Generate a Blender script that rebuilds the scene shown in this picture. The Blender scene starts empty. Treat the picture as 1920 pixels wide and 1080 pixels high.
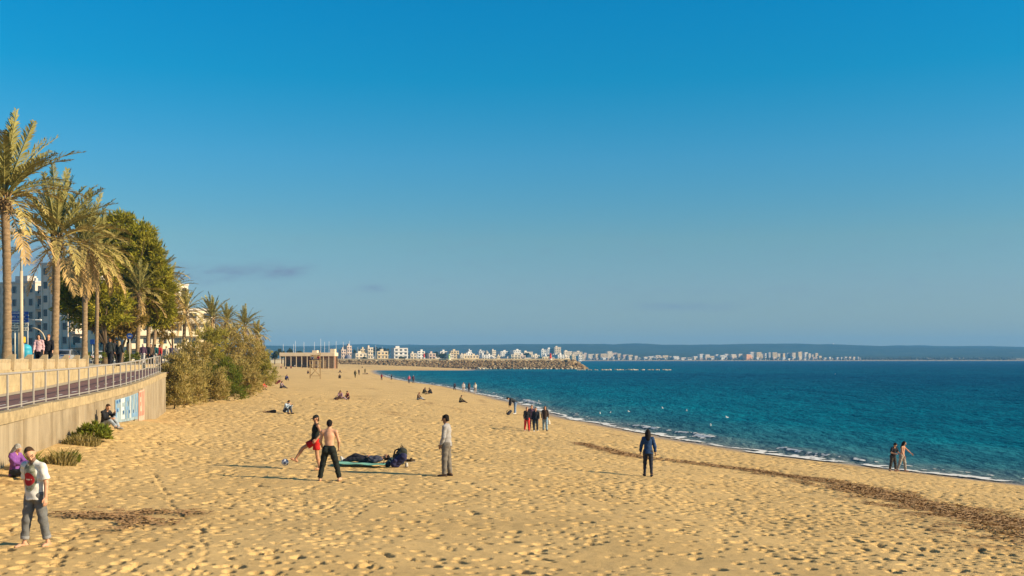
import bpy, math, random
import numpy as np
from mathutils import Vector, Matrix
R = math.radians
scene = bpy.context.scene
col = scene.collection
random.seed(7)
rng = np.random.default_rng(11)

# ------------------------------------------------------------------ camera
CAMZ = 6.5
FPX = 2000.0            # focal length in pixels of a 1920 wide picture
HOR = 672.0             # row of the horizon
cam_d = bpy.data.cameras.new('camera')
cam = bpy.data.objects.new('camera', cam_d); col.objects.link(cam)
cam.location = (0, 0, CAMZ)
cam.rotation_euler = (R(90), 0, 0)
cam_d.sensor_width = 36.0
cam_d.lens = 36.0 * FPX / 1920.0
cam_d.shift_y = (HOR - 540.0) / 1920.0
cam_d.clip_start = 0.1
cam_d.clip_end = 40000
scene.camera = cam

# ------------------------------------------------------------------ world, sun, exposure
SUN_EL = 25.0
SUN_BACK = 14.0         # the sun stands to the right and this far behind the camera
sdir = Vector((math.cos(R(SUN_BACK)) * math.cos(R(SUN_EL)), -math.sin(R(SUN_BACK)) * math.cos(R(SUN_EL)), math.sin(R(SUN_EL))))
w = bpy.data.worlds.new('World'); scene.world = w; w.use_nodes = True
wt = w.node_tree; wn = wt.nodes; wl = wt.links
for n in list(wn): wn.remove(n)
wout = wn.new('ShaderNodeOutputWorld'); wbg = wn.new('ShaderNodeBackground')
sky = wn.new('ShaderNodeTexSky'); sky.sky_type = 'NISHITA'; sky.sun_disc = False
sky.sun_elevation = R(SUN_EL); sky.sun_rotation = R(90 + SUN_BACK)
sky.altitude = 0; sky.air_density = 1.0; sky.dust_density = 0.3; sky.ozone_density = 3.0
tint = wn.new('ShaderNodeMix'); tint.data_type = 'RGBA'; tint.blend_type = 'MULTIPLY'
tint.inputs[0].default_value = 1.0
tint.inputs[7].default_value = (0.60, 0.88, 0.86, 1)
hs = wn.new('ShaderNodeHueSaturation'); hs.inputs['Saturation'].default_value = 1.3
wl.new(sky.outputs[0], hs.inputs['Color'])
wl.new(hs.outputs[0], tint.inputs[6])
grade = wn.new('ShaderNodeValToRGB'); ge = grade.color_ramp.elements
GRADE = [(0.0, (0.67, 0.515, 0.66)), (0.026, (0.67, 0.515, 0.65)), (0.061, (0.72, 0.535, 0.62)), (0.11, (0.80, 0.64, 0.61)), (0.183, (0.52, 0.77, 0.78)), (0.2525, (0.07, 0.84, 0.85)), (0.31, (0.008, 0.88, 0.92)), (0.65, (0.20, 0.82, 0.86))]
while len(ge) < len(GRADE): ge.new(0.5)
for e, (p_, c_) in zip(ge, GRADE): e.position = p_; e.color = (*c_, 1)
grmix = wn.new('ShaderNodeMix'); grmix.data_type = 'RGBA'; grmix.blend_type = 'MULTIPLY'; grmix.inputs[0].default_value = 1.0
wl.new(tint.outputs[2], grmix.inputs[6]); wl.new(grade.outputs[0], grmix.inputs[7])
# thin low cloud bank, made of noise on the sky's own directions
tc = wn.new('ShaderNodeTexCoord')
sx = wn.new('ShaderNodeSeparateXYZ'); wl.new(tc.outputs['Generated'], sx.inputs[0])
wl.new(sx.outputs['Z'], grade.inputs[0])
mp = wn.new('ShaderNodeMapping'); mp.inputs['Scale'].default_value = (26, 26, 95)
wl.new(tc.outputs['Generated'], mp.inputs[0])
cn = wn.new('ShaderNodeTexNoise'); cn.inputs['Scale'].default_value = 1.3; cn.inputs['Detail'].default_value = 6; cn.inputs['Roughness'].default_value = 0.55
wl.new(mp.outputs[0], cn.inputs['Vector'])
cr = wn.new('ShaderNodeValToRGB'); cr.color_ramp.elements[0].position = 0.50; cr.color_ramp.elements[1].position = 0.72
wl.new(cn.outputs[0], cr.inputs[0])
band = wn.new('ShaderNodeValToRGB')
be = band.color_ramp.elements
be[0].position = 0.02; be[0].color = (0, 0, 0, 1)
be[1].position = 0.15; be[1].color = (0, 0, 0, 1)
e = band.color_ramp.elements.new(0.07); e.color = (1, 1, 1, 1)
e = band.color_ramp.elements.new(0.10); e.color = (0.8, 0.8, 0.8, 1)
wl.new(sx.outputs['Z'], band.inputs[0])
cm = wn.new('ShaderNodeMath'); cm.operation = 'MULTIPLY'
wl.new(cr.outputs[0], cm.inputs[0]); wl.new(band.outputs[0], cm.inputs[1])
def wm(op, a, b_=0.0):
    n = wn.new('ShaderNodeMath'); n.operation = op
    for i, x in ((0, a), (1, b_)):
        if isinstance(x, (int, float)): n.inputs[i].default_value = x
        else: wl.new(x, n.inputs[i])
    return n.outputs[0]
# a few small cloud banks: direction over the sea (x/y, z/y), half sizes, strength
gx_ = wm('DIVIDE', sx.outputs['X'], wm('MAXIMUM', sx.outputs['Y'], 0.001)); gz_ = wm('DIVIDE', sx.outputs['Z'], wm('MAXIMUM', sx.outputs['Y'], 0.001))
csum = wm('MULTIPLY', cm.outputs[0], 0.12)
for ca, cb, ra, rb_, st in ((-0.290, 0.079, 0.055, 0.008, 1.0), (-0.213, 0.082, 0.020, 0.006, 0.9), (-0.128, 0.066, 0.012, 0.004, 0.5), (-0.47, 0.088, 0.045, 0.018, 1.2), (0.165, 0.049, 0.05, 0.004, 0.45), (-0.36, 0.083, 0.03, 0.008, 1.0)):
    q_ = wm('ADD', wm('POWER', wm('DIVIDE', wm('SUBTRACT', gx_, ca), ra), 2.0), wm('POWER', wm('DIVIDE', wm('SUBTRACT', gz_, cb), rb_), 2.0))
    csum = wm('ADD', csum, wm('MULTIPLY', wm('POWER', 2.718, wm('MULTIPLY', q_, -1.0)), st * 0.95))
cnz = wn.new('ShaderNodeMapRange'); cnz.inputs[1].default_value = 0.36; cnz.inputs[2].default_value = 0.62; cnz.inputs[3].default_value = 0.25; wl.new(cn.outputs[0], cnz.inputs[0])
cm2 = wn.new('ShaderNodeMath'); cm2.operation = 'MULTIPLY'; cm2.use_clamp = True
wl.new(csum, cm2.inputs[0]); wl.new(cnz.outputs[0], cm2.inputs[1])
cmix = wn.new('ShaderNodeMix'); cmix.data_type = 'RGBA'
CLOUD_COL = (1.20, 1.62, 2.28, 1)
cmix.inputs[7].default_value = CLOUD_COL
wl.new(cm2.outputs[0], cmix.inputs[0]); wl.new(grmix.outputs[2], cmix.inputs[6])
wl.new(cmix.outputs[2], wbg.inputs['Color'])
wbg.inputs['Strength'].default_value = 0.106
wl.new(wbg.outputs[0], wout.inputs['Surface'])

sun_d = bpy.data.lights.new('sun', 'SUN'); sun_d.energy = 4.9; sun_d.angle = R(0.6); sun_d.color = (1.0, 0.80, 0.54)
sun = bpy.data.objects.new('sun', sun_d); col.objects.link(sun)
sun.rotation_euler = sdir.to_track_quat('Z', 'Y').to_euler()
sun.location = (60, -20, 60)
vs = scene.view_settings
vs.view_transform = 'Standard'; vs.look = 'None'; vs.gamma = 1.0; vs.use_curve_mapping = False
vs.exposure = 0.74
scene.render.engine = 'CYCLES'
scene.cycles.max_bounces = 5; scene.cycles.diffuse_bounces = 2; scene.cycles.glossy_bounces = 2
scene.cycles.transparent_max_bounces = 8; scene.cycles.volume_bounces = 0

# ------------------------------------------------------------------ helpers
def smooth(a, b, x):
    t = np.clip((x - a) / (b - a), 0, 1); return t * t * (3 - 2 * t)
def _hash(ix, iy, s):
    h = (ix.astype(np.int64) * 374761393 + iy.astype(np.int64) * 668265263 + s * 982451653) & 0xffffffff
    h = ((h ^ (h >> 13)) * 1274126177) & 0xffffffff
    h = h ^ (h >> 16)
    return (h & 0xffff) / 65535.0
def noise2(x, y, s=0):
    x = np.asarray(x, float); y = np.asarray(y, float)
    ix = np.floor(x); iy = np.floor(y); fx = x - ix; fy = y - iy
    fx = fx * fx * (3 - 2 * fx); fy = fy * fy * (3 - 2 * fy)
    a = _hash(ix, iy, s); b = _hash(ix + 1, iy, s); c = _hash(ix, iy + 1, s); d = _hash(ix + 1, iy + 1, s)
    return (a * (1 - fx) + b * fx) * (1 - fy) + (c * (1 - fx) + d * fx) * fy
def fbm(x, y, o=4, s=0, g=0.5):
    v = 0; a = 1; t = 0
    for k in range(o):
        v = v + a * noise2(x * 2 ** k + 17.3 * k, y * 2 ** k - 9.1 * k, s + k); t += a; a *= g
    return v / t

def tag(o, label=None, cat=None, group=None, kind=None):
    if label: o['label'] = label
    if cat: o['category'] = cat
    if group: o['group'] = group
    if kind: o['kind'] = kind
    return o
def empty(name, loc=(0, 0, 0), rz=0, label=None, cat=None, group=None):
    o = bpy.data.objects.new(name, None); col.objects.link(o)
    o.location = loc; o.rotation_euler = (0, 0, rz); o.empty_display_size = 0.2
    return tag(o, label, cat, group)
def link(name, me, parent=None, mats=None):
    o = bpy.data.objects.new(name, me); col.objects.link(o)
    if parent is not None: o.parent = parent
    if mats is not None:
        if not isinstance(mats, (list, tuple)): mats = [mats]
        for m in mats: me.materials.append(m)
    return o
def mesh_np(name, v, f, smooth_sh=False, midx=None):
    """v (n,3), f (m,3) or (m,4) arrays -> mesh, fast"""
    v = np.ascontiguousarray(v, dtype=np.float32); f = np.ascontiguousarray(f, dtype=np.int32)
    me = bpy.data.meshes.new(name)
    k = f.shape[1]
    me.vertices.add(len(v)); me.vertices.foreach_set('co', v.ravel())
    me.loops.add(f.size); me.loops.foreach_set('vertex_index', f.ravel())
    me.polygons.add(len(f)); me.polygons.foreach_set('loop_start', np.arange(0, f.size, k, dtype=np.int32))
    me.polygons.foreach_set('loop_total', np.full(len(f), k, dtype=np.int32))
    me.polygons.foreach_set('use_smooth', np.full(len(f), smooth_sh, dtype=bool))
    if midx is not None: me.polygons.foreach_set('material_index', np.asarray(midx, dtype=np.int32))
    me.update(calc_edges=True)
    return me
def fattr(me, name, arr):
    a = me.attributes.new(name, 'FLOAT', 'POINT'); a.data.foreach_set('value', np.asarray(arr, dtype=np.float32).ravel())

class MB:
    """collects boxes, tubes, lathes ... into one mesh"""
    def __init__(s): s.v = []; s.f = []; s.m = []; s.sm = []
    def add(s, vs_, fs_, m=0, sm=False):
        b = len(s.v); s.v += [tuple(p) for p in vs_]
        for f in fs_: s.f.append(tuple(i + b for i in f)); s.m.append(m); s.sm.append(sm)
        return s
    def box(s, c, size, rz=0, m=0, rx=0, ry=0, bev=0.0):
        hx, hy, hz = size[0] / 2, size[1] / 2, size[2] / 2
        mat = Matrix.Translation(Vector(c)) @ Matrix.Rotation(rz, 4, 'Z') @ Matrix.Rotation(ry, 4, 'Y') @ Matrix.Rotation(rx, 4, 'X')
        if bev <= 0:
            p = [(-hx, -hy, -hz), (hx, -hy, -hz), (hx, hy, -hz), (-hx, hy, -hz), (-hx, -hy, hz), (hx, -hy, hz), (hx, hy, hz), (-hx, hy, hz)]
            f = [(3, 2, 1, 0), (4, 5, 6, 7), (0, 1, 5, 4), (1, 2, 6, 5), (2, 3, 7, 6), (3, 0, 4, 7)]
        else:
            b = bev
            p = []
            for z, k in ((-hz, b), (-hz + b, 0), (hz - b, 0), (hz, b)):
                ex, ey = hx - k, hy - k; c2 = b if k == 0 else b * 0.4
                p += [(-ex + c2, -ey, z), (ex - c2, -ey, z), (ex, -ey + c2, z), (ex, ey - c2, z), (ex - c2, ey, z), (-ex + c2, ey, z), (-ex, ey - c2, z), (-ex, -ey + c2, z)]
            f = [tuple(range(7, -1, -1)), tuple(range(24, 32))]
            for r in range(3):
                for i in range(8):
                    j = (i + 1) % 8; f.append((r * 8 + i, r * 8 + j, r * 8 + 8 + j, r * 8 + 8 + i))
        return s.add([mat @ Vector(q) for q in p], f, m)
    def tube(s, pts, rad, n=8, m=0, cap=True, sm=True):
        pts = [Vector(p) for p in pts]
        if not hasattr(rad, '__len__'): rad = [rad] * len(pts)
        vv = []; prev = None
        for i, p in enumerate(pts):
            t = (pts[min(i + 1, len(pts) - 1)] - pts[max(i - 1, 0)]).normalized()
            if prev is None:
                u = t.orthogonal().normalized()
            else:
                u = (prev - t * prev.dot(t)).normalized()
            prev = u; q = t.cross(u)
            for k in range(n):
                a = 2 * math.pi * k / n
                vv.append(p + (u * math.cos(a) + q * math.sin(a)) * rad[i])
        ff = []
        for i in range(len(pts) - 1):
            for k in range(n):
                j = (k + 1) % n
                ff.append((i * n + k, i * n + j, i * n + n + j, i * n + n + k))
        s.add(vv, ff, m, sm)
        if cap:
            b = len(s.v) - len(vv)
            s.f.append(tuple(b + k for k in range(n - 1, -1, -1))); s.m.append(m); s.sm.append(False)
            e_ = b + (len(pts) - 1) * n
            s.f.append(tuple(e_ + k for k in range(n))); s.m.append(m); s.sm.append(False)
        return s
    def ball(s, c, r, nu=10, nv=7, m=0, sc=(1, 1, 1)):
        vv = []; ff = []
        for j in range(nv + 1):
            th = math.pi * j / nv
            for i in range(nu):
                ph = 2 * math.pi * i / nu
                vv.append((c[0] + r * sc[0] * math.sin(th) * math.cos(ph), c[1] + r * sc[1] * math.sin(th) * math.sin(ph), c[2] + r * sc[2] * math.cos(th)))
        for j in range(nv):
            for i in range(nu):
                k = (i + 1) % nu
                ff.append((j * nu + i, (j + 1) * nu + i, (j + 1) * nu + k, j * nu + k))
        return s.add(vv, ff, m, True)
    def mesh(s, name):
        me = bpy.data.meshes.new(name); me.from_pydata(s.v, [], s.f)
        me.polygons.foreach_set('material_index', s.m); me.polygons.foreach_set('use_smooth', s.sm); me.update()
        return me
    def build(s, name, mats, parent=None):
        return link(name, s.mesh(name), parent, mats)

def copy_tree(o, parent=None):
    c = o.copy(); col.objects.link(c); c.parent = parent
    for ch in list(o.children): copy_tree(ch, c)
    return c

# ------------------------------------------------------------------ materials
MATS = {}
def nodes_of(name):
    m = bpy.data.materials.new(name); m.use_nodes = True
    nt = m.node_tree; b = nt.nodes['Principled BSDF']
    return m, nt, b
def ramp(nt, fac, stops):
    r = nt.nodes.new('ShaderNodeValToRGB'); el = r.color_ramp.elements
    while len(el) < len(stops): el.new(0.5)
    for e_, (p, c) in zip(el, stops):
        e_.position = p; e_.color = (*c, 1) if len(c) == 3 else c
    nt.links.new(fac, r.inputs[0]); return r.outputs[0]
def tnoise(nt, scale, detail=4, rough=0.55, coord='Object', sc=(1, 1, 1)):
    t = nt.nodes.new('ShaderNodeTexCoord'); mp_ = nt.nodes.new('ShaderNodeMapping'); mp_.inputs['Scale'].default_value = sc
    n = nt.nodes.new('ShaderNodeTexNoise'); n.inputs['Scale'].default_value = scale; n.inputs['Detail'].default_value = detail; n.inputs['Roughness'].default_value = rough
    nt.links.new(t.outputs[coord], mp_.inputs[0]); nt.links.new(mp_.outputs[0], n.inputs['Vector'])
    return n.outputs[0]
def bump(nt, b, h, strength=0.3, dist=0.02):
    n = nt.nodes.new('ShaderNodeBump'); n.inputs['Strength'].default_value = strength; n.inputs['Distance'].default_value = dist
    nt.links.new(h, n.inputs['Height']); nt.links.new(n.outputs[0], b.inputs['Normal'])
def mixc(nt, fac, a, b, mode='MIX'):
    m = nt.nodes.new('ShaderNodeMix'); m.data_type = 'RGBA'; m.blend_type = mode
    for s_, x in ((0, fac), (6, a), (7, b)):
        if isinstance(x, (int, float)): m.inputs[s_].default_value = x
        elif isinstance(x, tuple): m.inputs[s_].default_value = (*x, 1)
        else: nt.links.new(x, m.inputs[s_])
    return m.outputs[2]
def attr(nt, name):
    a = nt.nodes.new('ShaderNodeAttribute'); a.attribute_name = name; return a.outputs['Fac']
def mat(name, c, rough=0.8, var=0.25, scale=6.0, bmp=0.0, bscale=None, metal=0.0, spec=0.3, sc=(1, 1, 1), coord='Object', bdist=0.02):
    """plain surface with noise-driven variation of its colour and fine relief"""
    key = name
    if key in MATS: return MATS[key]
    m, nt, b = nodes_of(name)
    n = tnoise(nt, scale, 5, 0.6, coord, sc)
    lo = tuple(max(0, x * (1 - var)) for x in c); hi = tuple(min(1, x * (1 + var)) for x in c)
    nt.links.new(ramp(nt, n, [(0.3, lo), (0.7, hi)]), b.inputs['Base Color'])
    b.inputs['Roughness'].default_value = rough; b.inputs['Metallic'].default_value = metal
    b.inputs['Specular IOR Level'].default_value = spec
    if bmp > 0: bump(nt, b, tnoise(nt, bscale or scale * 4, 4, 0.6, coord, sc), bmp, bdist)
    MATS[key] = m; return m
def srgb(r, g, b_):
    f = lambda x: (x / 255 / 12.92) if x / 255 <= 0.04045 else ((x / 255 + 0.055) / 1.055) ** 2.4
    return (f(r), f(g), f(b_))

# ------------------------------------------------------------------ lie of the land
_WY = [-30, 0, 10, 20, 30.4, 35, 41.3, 49.4, 54.8, 63, 67, 90, 125, 180, 270, 400, 520, 640]
_WX = [-2.2, -8.2, -10.2, -12.2, -14.3, -15.3, -16.4, -17.8, -19.0, -21.0, -22.0, -27.5, -36, -50, -80, -125, -160, -190]
_WZ = [4.95, 4.95, 4.95, 4.95, 4.97, 5.0, 5.05, 5.2, 5.3, 5.47, 5.55, 5.85, 5.95, 5.95, 5.95, 5.95, 5.95, 5.95]
_SY = [-80, 0, 38, 55, 65.7, 71.8, 89.8, 107, 126, 156, 190, 236, 317, 440, 500, 560, 700]
_SX = [110, 57, 35, 25.8, 20.6, 17.4, 12.0, 8.0, 4.4, 0.6, -5.0, -13, -33, -55, -64, -72, -80]
def shore_x(Y): return np.interp(Y, _SY, _SX)
def shore_sm(Y):
    Y = np.asarray(Y, float); k = np.maximum(3.0, 0.04 * np.abs(Y))
    return (shore_x(Y - k) + 2 * shore_x(Y) + shore_x(Y + k)) / 4
def shore_d(X, Y):
    """metres inland of the water's edge (negative at sea)"""
    X = np.asarray(X, float); Y = np.asarray(Y, float)
    c = np.interp(Y, [30, 60, 75, 110, 200, 400], [0.87, 0.88, 0.94, 0.97, 0.975, 0.985])
    wob = 0.9 * (noise2(Y / 7.0, Y * 0 + 3.3, 5) - 0.5) + 0.5 * (noise2(Y / 2.3, Y * 0 + 8.3, 6) - 0.5)
    d1 = (shore_sm(Y) - X) * c + wob
    d2 = np.minimum((Y - 574) * 0.9, (-22 - X) * 0.5)
    return np.maximum(d1, d2)
_PD = [-60, -25, 0, 4, 14.6, 27.6, 37, 47, 60, 100]
_PZ = [-5, -2.2, 0, 0.42, 1.42, 2.45, 3.0, 3.25, 3.6, 3.9]
def beach0(X, Y):
    d = shore_d(X, Y)
    z = (np.interp(d - 1.5, _PD, _PZ) + np.interp(d + 1.5, _PD, _PZ) + 2 * np.interp(d, _PD, _PZ)) / 4
    z = np.where(d < 3, np.interp(d, _PD, _PZ), z)
    amp = smooth(2, 20, d)
    z = z + amp * 0.22 * (fbm(X / 7.0, np.asarray(Y) / 9.0, 3, 21) - 0.5)
    dw = np.asarray(X, float) - np.interp(Y, _WY, _WX)      # sand blown up against the sea wall
    z = z + np.interp(Y, [20, 26, 31, 38, 46, 53, 62], [0.0, 0.10, 0.28, 0.46, 0.54, 0.30, 0.0]) * np.exp(-(np.maximum(dw, 0) / 2.6) ** 2)
    return z
def beach_z(X, Y): return float(beach0(np.array([X]), np.array([Y]))[0])
def wall_x(Y): return float(np.interp(Y, _WY, _WX))
def wall_z(Y): return float(np.interp(Y, _WY, _WZ))
def ret_x(Y): return wall_x(Y) - float(np.interp(Y, [0, 55, 70, 90, 120], [4.2, 4.2, 3.6, 2.6, 2.4]))
PROM = 6.0
def at(px, py, Y): return Vector(((px - 960) * Y / FPX, Y, CAMZ - (py - HOR) * Y / FPX))
def on_sand(px, py):
    """where the sight line through a pixel meets the beach"""
    dx = (px - 960) / FPX; dz = -(py - HOR) / FPX
    Y = np.linspace(12, 600, 5881); z = CAMZ + dz * Y
    g = beach0(dx * Y, Y)
    k = np.argmax(z <= g)
    return Vector((dx * Y[k], Y[k], g[k]))
# ================================================================== BEACH
def polyline_mask(X, Y, pts, hw):
    """1 inside a band round a polyline in the plane, half width hw per point"""
    best = np.full(X.shape, -9.0)
    for (a, b, ha, hb) in zip(pts[:-1], pts[1:], hw[:-1], hw[1:]):
        ax, ay, bx, by = a[0], a[1], b[0], b[1]
        dx, dy = bx - ax, by - ay; L2 = dx * dx + dy * dy
        t = np.clip(((X - ax) * dx + (Y - ay) * dy) / L2, 0, 1)
        d = np.hypot(X - ax - t * dx, Y - ay - t * dy)
        best = np.maximum(best, 1 - d / (ha + (hb - ha) * t))
    return best
WEED_PTS = [on_sand(*p) for p in [(1085, 831), (1190, 856), (1300, 868), (1400, 881), (1500, 896), (1600, 913), (1700, 938), (1800, 964), (1930, 992), (2100, 1035)]]
WEED_HW = [0.6, 0.9, 0.9, 0.9, 1.2, 1.7, 2.1, 2.4, 2.6, 2.7]
_wc = on_sand(232, 972)
def weed_mask(X, Y):
    m = polyline_mask(X, Y, [(p.x, p.y) for p in WEED_PTS], WEED_HW)
    e1 = 1 - np.sqrt(((X - _wc.x) / 1.8) ** 2 + ((Y - _wc.y) / 1.8) ** 2)
    p2 = on_sand(20, 905); e2 = 0.75 - np.sqrt(((X - p2.x) / 1.5) ** 2 + ((Y - p2.y) / 0.7) ** 2)
    n = fbm(X * 1.3, Y * 1.3, 4, 40) - 0.5
    a = smooth(-0.15, 0.75, m + 2.2 * n) * 0.95
    b = smooth(-0.1, 1.1, np.maximum(e1, e2) + 2.6 * n) * 0.75
    d = shore_d(X, Y)
    # thin tide lines
    t1 = np.exp(-((d - 5.5 - 2.0 * (noise2(Y / 9, Y * 0, 61) - 0.5)) / 0.45) ** 2) * smooth(0.45, 0.7, fbm(X * 0.25, Y * 0.25, 3, 62))
    t2 = np.exp(-((d - 21 - 4.0 * (noise2(Y / 14, Y * 0, 63) - 0.5)) / 0.8) ** 2) * smooth(0.5, 0.72, fbm(X * 0.2, Y * 0.2, 3, 64)) * (Y > 62)
    t3 = np.exp(-((d - 13 - 4.0 * (noise2(Y / 12, Y * 0, 67) - 0.5)) / 0.6) ** 2) * smooth(0.5, 0.7, fbm(X * 0.2, Y * 0.2, 3, 68)) * (Y > 70)
    return np.clip(np.maximum.reduce([a, b, 0.6 * t1, 0.55 * t2, 0.6 * t3]), 0, 1)

# rows and columns: fine where the photograph shows footprints, coarse far off
rows = list(np.arange(-12, 11, 0.9))
y_ = 11.0
while y_ < 640:
    rows.append(y_)
    y_ += 0.0012 * (y_ + 12) if y_ < 34 else 0.0017 * (y_ + 12) if y_ < 48 else 0.0026 * (y_ + 12) if y_ < 75 else (0.0042 * (y_ + 12) if y_ < 140 else 0.009 * (y_ + 12))
rows = np.array(rows)
u_mid = np.arange(-0.42, 0.46, 0.00118)
us = np.concatenate([np.linspace(-0.75, -0.445, 40), u_mid, np.linspace(0.475, 0.8, 40)])
APEX = 14.0
GY = np.repeat(rows[:, None], len(us), 1)
GX = us[None, :] * (GY + APEX)
GZ = beach0(GX, GY)
GD = shore_d(GX, GY)
dry = smooth(1.0, 6.0, GD)
rel = np.zeros_like(GZ)
# trampled relief
rel += dry * 0.030 * (fbm(GX / 0.30, GY / 0.45, 3, 31) - 0.5) * smooth(160, 60, GY)
rel += dry * 0.10 * (fbm(GX / 2.6, GY / 2.6, 2, 35) - 0.5) * smooth(260, 90, GY)
def stamp(x, y, ang, a, b, depth, rim):
    """one footprint: an elongated pit with a pushed up rim"""
    r = 1.9 * max(a, b)
    i0, i1 = np.searchsorted(rows, y - r), np.searchsorted(rows, y + r)
    if i1 - i0 < 1: return
    k = y + APEX
    j0, j1 = np.searchsorted(us, (x - r) / k), np.searchsorted(us, (x + r) / k)
    if j1 - j0 < 1: return
    X = GX[i0:i1, j0:j1] - x; Y = GY[i0:i1, j0:j1] - y
    c, s = math.cos(ang), math.sin(ang)
    q = ((X * c + Y * s) / a) ** 2 + ((-X * s + Y * c) / b) ** 2
    rel[i0:i1, j0:j1] += -depth * np.exp(-q ** 3 * 0.7) + rim * np.exp(-((np.sqrt(q) - 1.35) / 0.32) ** 2)
nst = 0
for (ya, yb, cell, sc) in ((11, 30, 0.28, 1.0), (30, 48, 0.31, 1.1), (48, 75, 0.44, 1.45), (75, 125, 0.85, 2.1)):
    gy = np.arange(ya, yb, cell)
    for y0_ in gy:
        xs_ = np.arange(-0.46 * (y0_ + APEX), 0.47 * (y0_ + APEX), cell)
        xx = xs_ + rng.uniform(-0.55, 0.55, len(xs_)) * cell; yy = y0_ + rng.uniform(-0.55, 0.55, len(xs_)) * cell
        dd = shore_d(xx, yy); cl = fbm(xx / 2.8, yy / 2.8, 3, 77)
        keep = (dd > 2.0) & (rng.uniform(0, 1, len(xs_)) < np.clip((cl - 0.24) * 3.0, 0.42, 1)) & (xx > np.interp(yy, _WY, _WX) + 0.2)
        for x, y, cv in zip(xx[keep], yy[keep], cl[keep]):
            big = random.random() ** 2.6
            a = (0.064 + 0.066 * big) * sc; b = a * random.uniform(0.55, 0.9)
            dpt = (0.055 + 0.075 * big) * (0.75 + 0.6 * cv) * min(sc, 1.6)
            stamp(x, y, math.pi / 2 + random.gauss(0, 0.7), a, b, dpt, dpt * 0.04)
            nst += 1
# dragged track winding down the beach at the left
trk = [on_sand(*p) for p in [(262, 872), (292, 893), (300, 912), (318, 932), (322, 950), (352, 975), (378, 992), (370, 1012), (388, 1032), (380, 1052), (350, 1078), (300, 1110)]]
tp = []
for a_, b_ in zip(trk[:-1], trk[1:]):
    L = (b_ - a_).length
    for k in range(max(1, int(L / 0.16))):
        q = a_.lerp(b_, k / max(1, int(L / 0.16))); tp.append((q.x, q.y, math.atan2(b_.y - a_.y, b_.x - a_.x)))
for (x, y, an) in tp: stamp(x + random.uniform(-.03, .03), y, an, 0.13, 0.055, random.choice([0.0, 0.02, 0.03, 0.05]), 0.006)
rel *= smooth(0.3, 5.0, GD)
WEED = weed_mask(GX, GY)
rel += WEED * (0.01 + 0.028 * (noise2(GX / 0.14, GY / 0.14, 90) - 0.4)) * smooth(200, 90, GY)
GZ = GZ + rel
_ni, _nj = GZ.shape
idx = np.arange(_ni * _nj).reshape(_ni, _nj)
quads = np.stack([idx[:-1, :-1], idx[:-1, 1:], idx[1:, 1:], idx[1:, :-1]], -1).reshape(-1, 4)
wx_all = np.interp(GY, _WY, _WX)
keepv = (GD > -30) & (GX > wx_all - 14)
kq = keepv.ravel()[quads].any(1)
quads = quads[kq]
used = np.zeros(_ni * _nj, bool); used[quads.ravel()] = True
remap = np.cumsum(used) - 1
me = mesh_np('beach', np.stack([GX, GY, GZ], -1).reshape(-1, 3)[used], remap[quads], True)
fattr(me, 'weed', WEED.ravel()[used]); fattr(me, 'inland', GD.ravel()[used])
m, nt, b = nodes_of('sand')
grain = tnoise(nt, 38, 3, 0.7, 'Object'); patch = tnoise(nt, 0.33, 4, 0.55, 'Object'); fine = tnoise(nt, 7.5, 4, 0.65, 'Object')
c1 = ramp(nt, patch, [(0.3, (0.57, 0.38, 0.155)), (0.7, (0.655, 0.445, 0.188))])
c2 = ramp(nt, fine, [(0.25, (0.80, 0.78, 0.74)), (0.5, (1, 1, 1)), (0.78, (1.06, 1.05, 1.02))])
c3 = mixc(nt, 1.0, c1, c2, 'MULTIPLY')
dots = nt.nodes.new('ShaderNodeTexVoronoi'); dots.inputs['Scale'].default_value = 5.0
tcs = nt.nodes.new('ShaderNodeTexCoord'); nt.links.new(tcs.outputs['Object'], dots.inputs['Vector'])
dk = ramp(nt, dots.outputs['Distance'], [(0.03, (1, 1, 1)), (0.10, (0, 0, 0))])
dk2 = mixc(nt, 1.0, dk, ramp(nt, tnoise(nt, 1.1, 3, 0.6), [(0.5, (0, 0, 0)), (0.62, (0.75, 0.75, 0.75))]), 'MULTIPLY')
c4 = mixc(nt, dk2, c3, (0.16, 0.09, 0.035))
wd = ramp(nt, tnoise(nt, 11, 5, 0.8), [(0.30, (0.14, 0.075, 0.028)), (0.52, (0.28, 0.16, 0.066)), (0.72, (0.50, 0.32, 0.14))])
wfac = nt.nodes.new('ShaderNodeMath'); wfac.operation = 'MULTIPLY'; wfac.inputs[1].default_value = 0.88
nt.links.new(attr(nt, 'weed'), wfac.inputs[0])
c5 = mixc(nt, wfac.outputs[0], c4, wd)
wet = ramp(nt, attr(nt, 'inland'), [(0.0, (1, 1, 1)), (1.0, (0, 0, 0))])
mr = nt.nodes.new('ShaderNodeMapRange'); mr.inputs[1].default_value = 0.5; mr.inputs[2].default_value = 3.2; mr.inputs[3].default_value = 1; mr.inputs[4].default_value = 0
nt.links.new(attr(nt, 'inland'), mr.inputs[0])
c6 = mixc(nt, mr.outputs[0], c5, (0.36, 0.25, 0.14))
nt.links.new(c6, b.inputs['Base Color'])
rr = nt.nodes.new('ShaderNodeMapRange'); rr.inputs[3].default_value = 0.92; rr.inputs[4].default_value = 0.3
nt.links.new(mr.outputs[0], rr.inputs[0]); nt.links.new(rr.outputs[0], b.inputs['Roughness'])
b.inputs['Specular IOR Level'].default_value = 0.12
hsum = nt.nodes.new('ShaderNodeMath'); hsum.operation = 'ADD'
nt.links.new(tnoise(nt, 3.2, 5, 0.6), hsum.inputs[0]); nt.links.new(grain, hsum.inputs[1])
bump(nt, b, hsum.outputs[0], 0.55, 0.06)
beach = link('beach', me, None, m); tag(beach, kind='structure', label='golden sand beach covered in footprints', cat='beach')
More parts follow.
